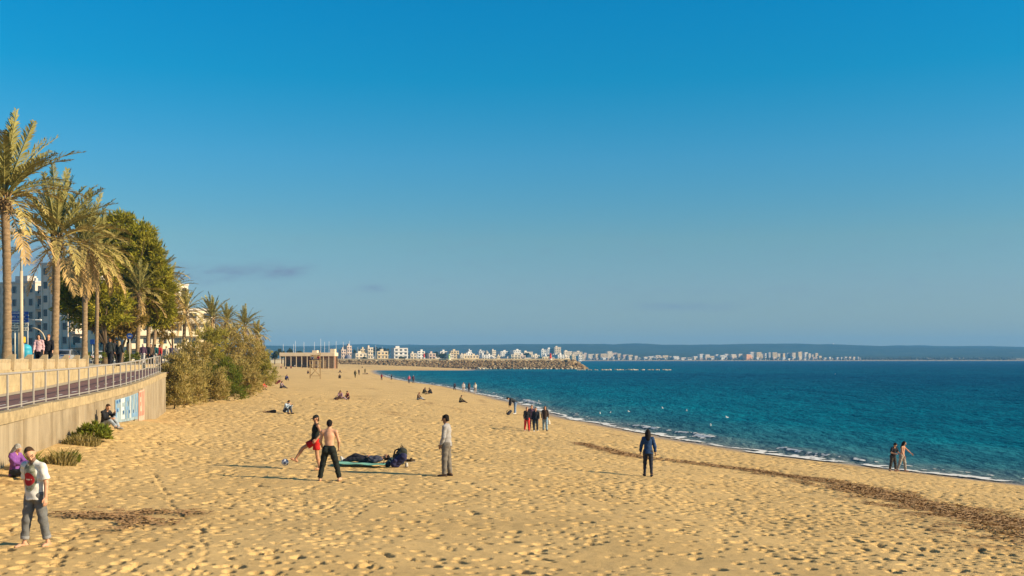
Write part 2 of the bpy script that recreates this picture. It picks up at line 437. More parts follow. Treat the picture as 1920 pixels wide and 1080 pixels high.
del GX, GY, GD, WEED, rel, GZ, quads, keepv, kq

# dry sea grass lying on the weed bands: real shreds
def shreds():
    V = []; F = []
    n = 9000
    pts = []
    segs = list(zip(WEED_PTS[:-1], WEED_PTS[1:], WEED_HW[:-1], WEED_HW[1:]))
    Ls = np.array([(b_ - a_).length * (ha + hb) for a_, b_, ha, hb in segs]); Ls /= Ls.sum()
    ks = rng.choice(len(segs), n, p=Ls)
    t = rng.uniform(0, 1, n); o = rng.normal(0, 0.5, n)
    A = np.array([[s[0].x, s[0].y] for s in segs]); B = np.array([[s[1].x, s[1].y] for s in segs])
    H = np.array([[s[2], s[3]] for s in segs])
    P = A[ks] + (B[ks] - A[ks]) * t[:, None]
    N = np.stack([-(B - A)[ks][:, 1], (B - A)[ks][:, 0]], 1); N /= np.linalg.norm(N, axis=1)[:, None]
    P = P + N * (o * (H[ks, 0] * (1 - t) + H[ks, 1] * t))[:, None]
    n2 = 1500
    Q = np.stack([_wc.x + rng.normal(0, 0.85, n2), _wc.y + rng.normal(0, 0.8, n2)], 1)
    P = np.concatenate([P, Q])
    k = weed_mask(P[:, 0], P[:, 1]) > 0.25
    P = P[k]
    z = beach0(P[:, 0], P[:, 1]) + 0.02
    n = len(P)
    an = rng.uniform(0, math.pi, n); L = rng.uniform(0.03, 0.10, n); W = rng.uniform(0.006, 0.014, n)
    dx, dy = np.cos(an) * L, np.sin(an) * L; px, py = -np.sin(an) * W, np.cos(an) * W
    h1 = rng.uniform(-0.01, 0.035, n); h2 = rng.uniform(-0.01, 0.035, n)
    v = np.stack([np.stack([P[:, 0] - dx - px, P[:, 1] - dy - py, z + h1], 1), np.stack([P[:, 0] + dx - px, P[:, 1] + dy - py, z + h2], 1),
                  np.stack([P[:, 0] + dx + px, P[:, 1] + dy + py, z + h2 + 0.012], 1), np.stack([P[:, 0] - dx + px, P[:, 1] - dy + py, z + h1 + 0.012], 1)], 1).reshape(-1, 3)
    f = np.arange(4 * n).reshape(-1, 4)
    return mesh_np('dry_sea_grass', v, f, False)
o = link('dry_sea_grass', shreds(), None, mat('sea_grass', (0.26, 0.155, 0.07), 0.85, 0.5, 3.0))
tag(o, 'brown dry sea grass washed up in bands on the sand', 'sea grass', kind='stuff')

# ================================================================== SEA
rows = list(np.arange(-90, 24, 6.0)); y_ = 24.0
while y_ < 9000:
    rows.append(y_); y_ += 0.0052 * y_ if y_ < 260 else (0.011 * y_ if y_ < 1200 else 0.06 * y_)
rows.append(16000.0); rows = np.array(rows)
T = [0.0]
while T[-1] < 36: T.append(T[-1] + 0.15 + 0.003 * T[-1])
while T[-1] < 420: T.append(T[-1] * 1.12)
T = np.array(T)
SY = np.repeat(rows[:, None], len(T), 1)
x0 = np.where(rows < 560, shore_sm(rows) - 7, np.interp(rows, [560, 575, 600, 700, 3000, 16000], [-82, -100, -220, -420, -2200, -9000]))
SX = x0[:, None] + T[None, :] * (1 + np.maximum(SY, 0) / 60)
SD = -shore_d(SX, SY)
SZ = np.zeros_like(SX)
wr = np.random.default_rng(5)
wx_ = SX + 1.2 * fbm(SX / 9, SY / 9, 2, 11); wy_ = SY + 2.2 * fbm(SX / 13, SY / 13, 2, 12)
for lam, am in ((7.0, 0.05), (5.2, 0.045), (3.9, 0.04), (2.9, 0.036), (2.1, 0.03), (1.6, 0.024), (1.2, 0.018), (0.95, 0.013)):
    for q in range(2):
        an = R(wr.uniform(35, 115)); ph = wr.uniform(0, 6.28)
        k = 2 * math.pi / lam * wr.uniform(0.85, 1.15)
        fade = smooth(lam * 260, lam * 70, SY)
        gust = 0.45 + 1.1 * fbm(SX / (lam * 5) + 7 * q, SY / (lam * 8), 2, 13 + q)
        s_ = np.sin(k * (wx_ * math.cos(an) + wy_ * math.sin(an)) + ph)
        SZ += am * 0.62 * fade * gust * (0.5 * (1 + s_)) ** 1.6
SZ *= smooth(-1.0, 6.0, SD) * 0.9 + 0.1
# two low swells turning over close to the sand
for dd0, hh in ((2.6, 0.20), (6.2, 0.10)):
    l_ = noise2(SY / 6.0 + dd0, SY * 0 + dd0, 91); loc = dd0 + 1.3 * (noise2(SY / 11, SY * 0, 92) - 0.5)
    q = (SD - loc)
    SZ += hh * smooth(0.45, 0.75, l_) * np.where(q < 0, np.exp(-(q / 0.45) ** 2), np.exp(-(q / 1.3) ** 2)) * (SY < 420)
SZ -= 0.03
_ni, _nj = SZ.shape
idx = np.arange(_ni * _nj).reshape(_ni, _nj)
quads = np.stack([idx[:-1, :-1], idx[:-1, 1:], idx[1:, 1:], idx[1:, :-1]], -1).reshape(-1, 4)
me = mesh_np('sea', np.stack([SX, SY, SZ], -1).reshape(-1, 3), quads, True)
fattr(me, 'off', SD)
m, nt, b = nodes_of('sea_water')
lg = nt.nodes.new('ShaderNodeMath'); lg.operation = 'LOGARITHM'; lg.inputs[1].default_value = 10
mx = nt.nodes.new('ShaderNodeMath'); mx.operation = 'MAXIMUM'; mx.inputs[1].default_value = 0.0
ad = nt.nodes.new('ShaderNodeMath'); ad.operation = 'ADD'; ad.inputs[1].default_value = 1.0
nt.links.new(attr(nt, 'off'), mx.inputs[0]); nt.links.new(mx.outputs[0], ad.inputs[0]); nt.links.new(ad.outputs[0], lg.inputs[0])
dv = nt.nodes.new('ShaderNodeMath'); dv.operation = 'DIVIDE'; dv.inputs[1].default_value = 3.3
pn = tnoise(nt, 0.035, 4, 0.6, 'Object', (0.6, 1.5, 1))
pj = nt.nodes.new('ShaderNodeMath'); pj.operation = 'MULTIPLY_ADD'; pj.inputs[1].default_value = 0.22; pj.inputs[2].default_value = -0.11
nt.links.new(pn, pj.inputs[0])
su = nt.nodes.new('ShaderNodeMath'); su.operation = 'ADD'
nt.links.new(lg.outputs[0], dv.inputs[0]); nt.links.new(dv.outputs[0], su.inputs[0]); nt.links.new(pj.outputs[0], su.inputs[1])
SEA_STOPS = [(0.0, (0.34, 0.31, 0.27)), (0.10, (0.13, 0.18, 0.18)), (0.24, (0.030, 0.140, 0.175)), (0.40, (0.002, 0.130, 0.188)), (0.50, (0.0006, 0.105, 0.165)), (0.60, (0.0003, 0.077, 0.138)), (0.74, (0.0002, 0.053, 0.118)), (0.95, (0.0001, 0.044, 0.112))]
cw = ramp(nt, su.outputs[0], SEA_STOPS)
painted_ripples = mixc(nt, 1.0, ramp(nt, tnoise(nt, 0.9, 5, 0.7, 'Object', (1.2, 0.42, 1)), [(0.34, (0.55, 0.62, 0.68)), (0.5, (1, 1, 1)), (0.70, (1.5, 1.32, 1.22))]), ramp(nt, tnoise(nt, 0.11, 5, 0.7, 'Object', (1.3, 0.30, 1)), [(0.34, (0.62, 0.70, 0.76)), (0.5, (1, 1, 1)), (0.70, (1.35, 1.22, 1.15))]), 'MULTIPLY')  # light and dark sides of the ripples, painted into the water colour
cw2 = mixc(nt, 1.0, cw, painted_ripples, 'MULTIPLY')
nt.links.new(cw2, b.inputs['Base Color'])
b.inputs['Roughness'].default_value = 0.6; b.inputs['Specular IOR Level'].default_value = 0.0
h1 = tnoise(nt, 1.3, 6, 0.65, 'Object', (1.2, 0.6, 1)); h2 = tnoise(nt, 0.2, 4, 0.6, 'Object', (1.2, 0.45, 1))
hs2 = nt.nodes.new('ShaderNodeMath'); hs2.operation = 'MULTIPLY_ADD'; hs2.inputs[1].default_value = 3.0
nt.links.new(h2, hs2.inputs[0]); nt.links.new(h1, hs2.inputs[2])
bump(nt, b, hs2.outputs[0], 1.0, 0.5)
gl = nt.nodes.new('ShaderNodeBsdfGlossy'); gl.inputs['Roughness'].default_value = 0.22; gl.inputs['Color'].default_value = (0.55, 0.85, 1.0, 1)
lw = nt.nodes.new('ShaderNodeLayerWeight'); lw.inputs['Blend'].default_value = 0.25
bn_ = [n for n in nt.nodes if n.type == 'BUMP'][0]; nt.links.new(bn_.outputs[0], gl.inputs['Normal']); nt.links.new(bn_.outputs[0], lw.inputs['Normal'])
lf = nt.nodes.new('ShaderNodeMath'); lf.operation = 'MULTIPLY'; lf.inputs[1].default_value = 0.20; nt.links.new(lw.outputs['Fresnel'], lf.inputs[0])
ms_ = nt.nodes.new('ShaderNodeMixShader'); nt.links.new(lf.outputs[0], ms_.inputs[0]); nt.links.new(b.outputs[0], ms_.inputs[1]); nt.links.new(gl.outputs[0], ms_.inputs[2])
nt.links.new(ms_.outputs[0], nt.nodes['Material Output'].inputs['Surface'])
sea = link('sea', me, None, m); tag(sea, kind='structure', label='teal blue sea rippling towards the sandy shore', cat='sea')

# sea foam: fringe along the water's edge and on the little breakers
def foam():
    V = []; F = []
    Ys = [30.0]
    while Ys[-1] < 420: Ys.append(Ys[-1] + max(0.10, 0.0018 * Ys[-1]))
    Ys = np.array(Ys); D = np.arange(-1.1, 7.6, 0.11)
    YY = np.repeat(Ys[:, None], len(D), 1); DD = np.repeat(D[None, :], len(Ys), 0)
    c = np.interp(YY, [30, 60, 75, 110, 200, 400], [0.87, 0.88, 0.94, 0.97, 0.975, 0.985])
    wob = 0.9 * (noise2(YY / 7.0, YY * 0 + 3.3, 5) - 0.5) + 0.5 * (noise2(YY / 2.3, YY * 0 + 8.3, 6) - 0.5)
    XX = shore_sm(YY) + (wob + DD) / c
    edge = 0.2 + 1.1 * (noise2(YY / 3.0, YY * 0, 101) - 0.5) + 0.5 * (noise2(YY / 0.9, YY * 0, 108) - 0.5)
    wid = 0.22 + 0.0008 * YY + 1.6 * np.clip(noise2(YY / 5.5, YY * 0, 102) - 0.45, 0, 1)
    n = fbm(XX / 0.45, YY / 0.8, 3, 103)
    a = 1.0 - np.abs(DD - edge) / wid + (n - 0.5) * 3.0
    keep = (a > 0.15) & (noise2(YY / 2.2, YY * 0, 109) > 0.10)
    for dd0, hh in ((2.6, 1.0), (6.2, 0.6)):
        l_ = noise2(YY / 6.0 + dd0, YY * 0 + dd0, 91); loc = dd0 + 1.3 * (noise2(YY / 11, YY * 0, 92) - 0.5)
        q = DD - loc + 0.25
        k2 = (smooth(0.6, 0.9, l_) * hh * 1.4 - np.abs(q) / 0.45 + (fbm(XX / 0.3, YY / 0.5, 3, 113) - 0.5) * 4.0) > 0.55
        keep |= k2 & (dd0 < 4)
    ZZ = 0.045 + 0.05 * n + np.maximum(beach0(XX, YY), 0) * 1.0
    for dd0, hh in ((2.6, 0.20), (6.2, 0.10)):
        l_ = noise2(YY / 6.0 + dd0, YY * 0 + dd0, 91); loc = dd0 + 1.3 * (noise2(YY / 11, YY * 0, 92) - 0.5); q = DD - loc
        ZZ += hh * smooth(0.45, 0.75, l_) * np.where(q < 0, np.exp(-(q / 0.45) ** 2), np.exp(-(q / 1.3) ** 2))
    idx = np.arange(YY.size).reshape(YY.shape)
    quads = np.stack([idx[:-1, :-1], idx[:-1, 1:], idx[1:, 1:], idx[1:, :-1]], -1)[keep[:-1, :-1]]
    used = np.zeros(YY.size, bool); used[quads.ravel()] = True; rm = np.cumsum(used) - 1
    return mesh_np('sea_foam', np.stack([XX, YY, ZZ], -1).reshape(-1, 3)[used], rm[quads], True)
o = link('sea_foam', foam(), None, mat('foam', (0.74, 0.72, 0.66), 0.8, 0.12, 4.0, 0.4, 12))
tag(o, 'white foam of small waves along the water line', 'foam', kind='stuff')

# ================================================================== PROMENADE
M_conc = mat('wall_concrete', (0.355, 0.285, 0.185), 0.9, 0.2, 1.4, 0.5, 14, sc=(1, 1.6, 0.22))
_nt = M_conc.node_tree; _b = _nt.nodes['Principled BSDF']; _src = _b.inputs['Base Color'].links[0].from_socket
_st = ramp(_nt, tnoise(_nt, 1.6, 5, 0.65, 'Object', (1.3, 1.3, 0.10)), [(0.34, (0.80, 0.77, 0.72)), (0.52, (1, 1, 1)), (0.75, (1.08, 1.06, 1.03))])
_bl = ramp(_nt, tnoise(_nt, 0.45, 5, 0.7), [(0.36, (0.76, 0.73, 0.68)), (0.55, (1, 1, 1))])
_nt.links.new(mixc(_nt, 1.0, mixc(_nt, 1.0, _src, _st, 'MULTIPLY'), _bl, 'MULTIPLY'), _b.inputs['Base Color'])
M_cope = mat('coping_stone', (0.38, 0.29, 0.16), 0.9, 0.3, 3.0, 0.6, 18)
M_stone = mat('yellow_stone', (0.43, 0.33, 0.18), 0.9, 0.2, 2.2, 0.5, 16)
M_bench = mat('bench_stone', (0.44, 0.34, 0.20), 0.9, 0.2, 2.6, 0.5, 16)
M_path = mat('path_asphalt', (0.17, 0.095, 0.088), 0.92, 0.15, 0.8, 0.4, 40)
M_strip = mat('path_edging', (0.42, 0.36, 0.26), 0.9, 0.15, 1.5)
M_pave = mat('promenade_paving', (0.46, 0.40, 0.28), 0.9, 0.14, 1.0, 0.3, 20)
M_road = mat('road_asphalt', (0.055, 0.054, 0.052), 0.92, 0.2, 0.6)
M_white = mat('white_paint', (0.74, 0.72, 0.66), 0.7, 0.12, 3)
M_rail = mat('rail_metal', (0.34, 0.305, 0.26), 0.55, 0.12, 8, metal=0.0, spec=0.5)

def strip(name, xa, xb, za, zb, Ys, m, kind='structure', **k):
    v = []; f = []
    for y in Ys: v += [(xa(y), y, za(y)), (xb(y), y, zb(y))]
    for i in range(len(Ys) - 1): f.append((2 * i, 2 * i + 1, 2 * i + 3, 2 * i + 2))
    me = bpy.data.meshes.new(name); me.from_pydata(v, [], f); me.update()
    o = link(name, me, None, m); tag(o, kind=kind, **k); return o
Yp = [-30, -15, 0, 10, 20] + [20 + 2.0 * i for i in range(1, 40)] + [110, 125, 150, 180, 220, 270, 330, 400, 520, 640]
pz = lambda y: wall_z(y) - 0.10
strip('cycle_path', lambda y: ret_x(y) + 0.5, lambda y: wall_x(y) - 0.02, pz, pz, Yp, M_path)
strip('path_edging', lambda y: ret_x(y) - 0.02, lambda y: ret_x(y) + 0.62, lambda y: pz(y) + 0.03, lambda y: pz(y) + 0.03, Yp, M_strip)
strip('promenade', lambda y: ret_x(y) - 8, lambda y: ret_x(y) - 0.3, lambda y: PROM, lambda y: PROM, Yp, M_pave)
strip('road', lambda y: ret_x(y) - 22, lambda y: ret_x(y) - 8.2, lambda y: PROM - 0.14, lambda y: PROM - 0.14, Yp, M_road)
kb = MB()
for a_, b_ in zip(Yp[:-1], Yp[1:]):
    kb.add([(ret_x(a_) - 8.2, a_, PROM - 0.15), (ret_x(a_) - 7.95, a_, PROM - 0.15), (ret_x(b_) - 7.95, b_, PROM - 0.15), (ret_x(b_) - 8.2, b_, PROM - 0.15),
            (ret_x(a_) - 8.2, a_, PROM + 0.02), (ret_x(a_) - 7.95, a_, PROM + 0.02), (ret_x(b_) - 7.95, b_, PROM + 0.02), (ret_x(b_) - 8.2, b_, PROM + 0.02)],
           [(4, 5, 6, 7), (0, 1, 5, 4), (0, 4, 7, 3)])
tag(kb.build('kerb', M_strip), kind='structure')
# dashed lane line on the cycle path
dm = MB()
y_ = 20.0
while y_ < 66:
    for a_, b_ in ((y_, y_ + 1.0),):
        f_ = lambda y, o_: (0.52 * wall_x(y) + 0.48 * (ret_x(y) + 0.5) + o_, y, pz(y) + 0.005)
        dm.add([f_(a_, -0.05), f_(a_, 0.05), f_(b_, 0.05), f_(b_, -0.05)], [(0, 1, 2, 3)])
    y_ += 2.6
tag(dm.build('lane_markings', M_white), kind='structure', label='dashed white line along the purple cycle path', cat='marking')

def seg_wall(mb, ya, yb, xf, z0, z1, th, inset=0.0, m=0):
    """one panel of a wall that follows the curve xf, thickness to the left"""
    xa, xb = xf(ya), xf(yb); a, b_ = ya + inset, yb - inset
    A = Vector((xa, ya, 0)).lerp(Vector((xb, yb, 0)), inset / (yb - ya)); B = Vector((xa, ya, 0)).lerp(Vector((xb, yb, 0)), 1 - inset / (yb - ya))
    t = (B - A).normalized(); n = Vector((-t.y, t.x, 0)) * th   # to the left
    z0a, z0b = z0; z1a, z1b = z1
    p = [A, A + n, B + n, B]
    v = [(q.x, q.y, zz) for q, zz in zip(p, (z0a, z0a, z0b, z0b))] + [(q.x, q.y, zz) for q, zz in zip(p, (z1a, z1a, z1b, z1b))]
    mb.add(v, [(0, 1, 2, 3), (7, 6, 5, 4), (0, 4, 5, 1), (1, 5, 6, 2), (2, 6, 7, 3), (3, 7, 4, 0)], m)

# sea wall of concrete panels with a coping
sw = empty('sea_wall', (wall_x(30), 30, 3.3), 0, 'long pale concrete wall holding up the cycle path above the sand', 'wall')
ys = list(np.arange(-6, 70.1, 3.8))
for i, (a_, b_) in enumerate(zip(ys[:-1], ys[1:])):
    jx = random.uniform(-0.012, 0.012)
    pm = MB(); seg_wall(pm, a_, b_, lambda y: wall_x(y) + jx, (1.9, 1.9), (wall_z(a_) - 0.30, wall_z(b_) - 0.30), 0.38, 0.006)
    o = pm.build('wall_panel', M_conc, sw); o.matrix_parent_inverse = Matrix.Translation(sw.location).inverted()
    for q in range(2):
        c0, c1 = a_ + (b_ - a_) * q / 2, a_ + (b_ - a_) * (q + 1) / 2
        pm = MB(); jz = random.uniform(-0.012, 0.012)
        seg_wall(pm, c0, c1, lambda y: wall_x(y) + 0.035 + random.uniform(0, 0.012), (wall_z(c0) - 0.298, wall_z(c1) - 0.298), (wall_z(c0) + 0.02 + jz, wall_z(c1) + 0.02 + jz), 0.46, 0.008)
        o = pm.build('coping_stone', M_cope, sw); o.matrix_parent_inverse = Matrix.Translation(sw.location).inverted()

# stone wall between path and promenade, block by block
rw = empty('stone_wall', (ret_x(45), 45, 5), 0, 'low yellow stone wall between cycle path and raised promenade', 'wall')
ys = list(np.arange(16, 92.1, 1.9))
for i, (a_, b_) in enumerate(zip(ys[:-1], ys[1:])):
    za, zb = pz(a_), pz(b_)
    for q, (f0, f1) in enumerate(((0.0, 0.34), (0.34, 0.68), (0.68, 1.0))):
        pm = MB(); jx = random.uniform(-0.012, 0.014)
        sh = 0.0
        seg_wall(pm, a_, b_, lambda y: ret_x(y) + jx, (za - 0.05 + (PROM - za + 0.02) * f0, zb - 0.05 + (PROM - zb + 0.02) * f0), (za - 0.06 + (PROM - za + 0.075) * f1, zb - 0.06 + (PROM - zb + 0.075) * f1), 0.5, 0.007)
        o = pm.build('stone_block', M_stone, rw); o.matrix_parent_inverse = Matrix.Translation(rw.location).inverted()

# railing
rl = empty('railing', (wall_x(40), 40, 5), 0, 'pale metal post railing along the top of the sea wall', 'railing')
inv = Matrix.Translation(rl.location).inverted()
post_me = MB(); post_me.box((0, 0, 0.53), (0.055, 0.055, 1.06), 0, 0, bev=0.012); post_me.box((0, 0, 0.012), (0.14, 0.14, 0.02))
post_me = post_me.mesh('post'); post_me.materials.append(M_rail)
py_ = [24.4]
while py_[-1] < 68: py_.append(py_[-1] + 1.62)
RX = lambda y: wall_x(y) - 0.2
for y in py_:
    o = link('post', post_me, rl); o.matrix_parent_inverse = inv; o.location = (RX(y), y, wall_z(y) + 0.02)
    o.rotation_euler.z = math.atan2(wall_x(y + 1) - wall_x(y - 1), -2) + random.uniform(-.04, .04)
for nm, h, r, y0 in (('top_rail', 1.06, 0.034, 0), ('bottom_rail', 0.10, 0.022, 0), ('middle_rail', 0.56, 0.02, 18)):
    t = MB(); t.tube([(RX(y), y, wall_z(y) + h + 0.02) for y in py_[y0:]], r, 8); o = t.build(nm, M_rail, rl); o.matrix_parent_inverse = inv

# stone benches on the wall: seat blocks with tilted back slabs
bm_seat = None
for k, y in enumerate((41.5, 44.2, 46.9, 49.6, 52.3, 55.0, 57.7, 60.4)):
    x = ret_x(y) - 0.55; rz = math.atan2(ret_x(y + 1.3) - ret_x(y - 1.3), -2.6) + math.pi / 2
    dirs = ['nearest stone bench on the promenade wall at the left edge', 'stone bench beside the foot of the tallest palm', 'stone bench behind the direction sign posts', 'stone bench left of the woman in the pink top',
            'stone bench in front of the walking couple', 'stone bench just right of the walking couple', 'stone bench with the tall tilted end slab by the second palm', 'last stone bench before the wall steps down']
    bn = empty('stone_bench', (x, y, PROM), math.atan2(2.6, ret_x(y + 1.3) - ret_x(y - 1.3)) , dirs[k], 'bench', 'stone benches along the promenade wall')
    s_ = MB(); s_.box((0, -0.22, 0.16), (2.45, 0.55, 0.32), bev=0.02); s_.build('seat', M_bench, bn)
    for q in range(3):
        t = MB(); t.box((-0.82 + 0.82 * q, -0.44, 0.36), (0.76, 0.12, 0.22), 0, 0, rx=R(14), bev=0.015); t.build('back_slab', M_bench, bn)
    t = MB(); t.add([(1.23, -0.62, 0.0), (1.41, -0.62, 0.0), (1.41, 0.15, 0.0), (1.23, 0.15, 0.0), (1.23, -0.66, 0.68), (1.41, -0.66, 0.68), (1.41, -0.46, 0.68), (1.23, -0.46, 0.68)],
                    [(3, 2, 1, 0), (4, 5, 6, 7), (0, 1, 5, 4), (1, 2, 6, 5), (2, 3, 7, 6), (3, 0, 4, 7)])
    t.build('end_slab', M_bench, bn)
# ================================================================== FAR LAND
def xc(Y): return float(np.interp(Y, [600, 640, 700, 800, 1500, 2200, 2700, 2760, 2800, 3000], [-150, -140, -135, -110, -20, 90, 210, 1500, 2600, 6500]))
ry = [600, 640, 700, 800, 1000, 1300, 1700, 2200, 2600, 2700, 2760, 2800, 2900, 3050, 3200, 3400, 3600, 3800, 4000, 4200, 4400, 4600, 4800, 5000, 5200, 5500, 6000, 7000]
NX = 260
LX = np.zeros((len(ry), NX)); LY = np.zeros_like(LX); LZ = np.zeros_like(LX)
for i, y in enumerate(ry):
    x1 = xc(y); x0_ = -6500 if y > 2500 else -3000
    LX[i] = np.linspace(x0_, x1, NX); LY[i] = y
base = np.interp(LY, [600, 700, 2700, 2800, 3300, 3900, 4300, 5000, 5600, 7000], [4.2, 4.2, 2.5, 1.6, 9, 24, 42, 66, 74, 60])
hn = fbm(LX / 700 + 3, LY / 700, 5, 201)
LZ = base + smooth(3000, 4600, LY) * (44 * (hn - 0.5)) + smooth(3400, 4600, LY) * 7 * (fbm(LX / 60, LY / 60, 2, 205) - 0.5) - np.clip((LX - 200) / 1800, 0, 1) * 8 * smooth(3300, 4300, LY)
edge = np.clip((np.array([xc(y) for y in ry])[:, None] - LX) / 30, 0, 1)
LZ = LZ * edge - 1.0 * (1 - edge)
# the left shore of the beach hides the land there: keep it behind the wall line
idx = np.arange(LX.size).reshape(LX.shape)
quads = np.stack([idx[:-1, :-1], idx[:-1, 1:], idx[1:, 1:], idx[1:, :-1]], -1).reshape(-1, 4)
m, nt, b = nodes_of('far_land')
nn = tnoise(nt, 0.012, 6, 0.7)
cc = ramp(nt, nn, [(0.35, (0.030, 0.046, 0.018)), (0.6, (0.055, 0.070, 0.028)), (0.8, (0.15, 0.13, 0.07))])
sep = nt.nodes.new('ShaderNodeSeparateXYZ'); tcn = nt.nodes.new('ShaderNodeTexCoord'); nt.links.new(tcn.outputs['Object'], sep.inputs[0])
lowf = nt.nodes.new('ShaderNodeMapRange'); lowf.inputs[1].default_value = 3; lowf.inputs[2].default_value = 9; nt.links.new(sep.outputs['Z'], lowf.inputs[0])
nt.links.new(mixc(nt, lowf.outputs[0], (0.30, 0.24, 0.15), cc), b.inputs['Base Color']); b.inputs['Roughness'].default_value = 1.0; b.inputs['Specular IOR Level'].default_value = 0.05
bump(nt, b, tnoise(nt, 0.06, 4, 0.7), 1.0, 6.0)
o = link('wooded_hills', mesh_np('wooded_hills', np.stack([LX, LY, LZ], -1).reshape(-1, 3), quads, True), None, m)
tag(o, 'low wooded hills and flat shore across the bay', 'hills', kind='structure')
# inland ground behind the promenade
Yl = Yp + []
strip('inland_ground', lambda y: -900, lambda y: ret_x(y) - 21.8, lambda y: PROM - 0.13, lambda y: PROM - 0.13, Yl, mat('inland_ground', (0.30, 0.25, 0.16), 0.95, 0.3, 0.05))

def leaf_cloud(P, size, jit=0.5, normal_up=0.3, asp=0.45):
    """quads, one per point, random orientation; returns v,f"""
    n = len(P)
    d = rng.normal(0, 1, (n, 3)); d /= np.linalg.norm(d, axis=1)[:, None]
    e = rng.normal(0, 1, (n, 3)); e -= d * (d * e).sum(1)[:, None]; e /= np.linalg.norm(e, axis=1)[:, None]
    s = size * rng.uniform(1 - jit, 1 + jit, n)[:, None]
    v = np.stack([P - d * s, P + e * s * asp, P + d * s, P - e * s * asp], 1).reshape(-1, 3)
    return v, np.arange(4 * n).reshape(-1, 4)

M_win = mat('window_glass', (0.035, 0.045, 0.055), 0.25, 0.3, 0.8, spec=0.5)
M_roofw = mat('flat_roof', (0.55, 0.50, 0.44), 0.9, 0.15, 0.5)
def wallmat(c): return mat('wall_%02x%02x%02x' % tuple(int(min(255, 255 * x)) for x in c), c, 0.9, 0.08, 0.25)
def block(mb, w, d, h, floors, bays, z0=0, x=0, y=0, win=True, bal=True, side=3, depth=0.12, wm=1):
    """walls, floor slabs and real window boxes on the two faces that can be seen"""
    mb.box((x, y, z0 + h / 2), (w, d, h), 0, 0)
    mb.box((x, y, z0 + h + 0.15), (w + 0.3, d + 0.3, 0.3), 0, 2)
    fh = h / floors
    for k in range(floors):
        zc = z0 + fh * (k + 0.52)
        if win:
            bw = w / bays
            for q in range(bays):
                mb.box((x - w / 2 + bw * (q + 0.5), y - d / 2 - 0.02, zc), (bw * 0.52, depth, fh * 0.45), 0, wm)
            nb = max(1, int(bays * d / w))
            for q in range(side and nb):
                mb.box((x + w / 2 + 0.02, y - d / 2 + d / nb * (q + 0.5), zc), (depth, d / nb * 0.52, fh * 0.45), 0, wm)
        if bal and k > 0:
            mb.box((x + w / 2 + 0.5, y, z0 + fh * k), (1.0, d * 0.9, 0.25), 0, 0)
            mb.box((x, y - d / 2 - 0.4, z0 + fh * k), (w * 0.9, 0.8, 0.25), 0, 0)

CW = (0.64, 0.61, 0.56); CC = (0.60, 0.51, 0.38); CP = (0.56, 0.42, 0.33); CY = (0.60, 0.47, 0.28); CG = (0.55, 0.53, 0.50); CO = (0.75, 0.40, 0.20)
rb = random.Random(3)
def town_house(x0, x1, yt, Y, c, label, group=None, rz=None, cat='building', zb=2.5, extra=None):
    w = (x1 - x0) * Y / FPX; cx = ((x0 + x1) / 2 - 960) * Y / FPX
    h = CAMZ + (HOR - yt - (2.0 if 1000 < Y < 2000 else 0.6 if 2000 < Y < 4000 else 0)) * Y / FPX - zb
    h = max(3.0, h)
    rz = R(random.uniform(22, 42)) if rz is None else R(rz)
    ww = w * 0.9; dd = max(6.0, min(w * 0.6, 14))
    fl = max(1, int(round(h / 3.1)))
    far_ = Y > 2000
    mb = MB(); block(mb, ww, dd, h, fl, max(2, int(ww / 3.4)), side=1, bal=fl > 1)
    if h > 7 and Y < 2000: mb.box((random.uniform(-.2, .2) * ww, 0, h + 1.2), (ww * 0.28, dd * 0.4, 1.8), 0, 0)
    if w > 16: block(mb, ww * 0.3, dd * 0.8, h * 0.72, max(1, fl - 1), 2, x=ww * 0.62, y=-1, side=1)
    o = mb.build('building', [wallmat(c), M_win, M_roofw]); o.location = (cx, Y, zb); o.rotation_euler.z = rz
    tag(o, label, cat, group); return o
G1 = 'town buildings behind the breakwater'
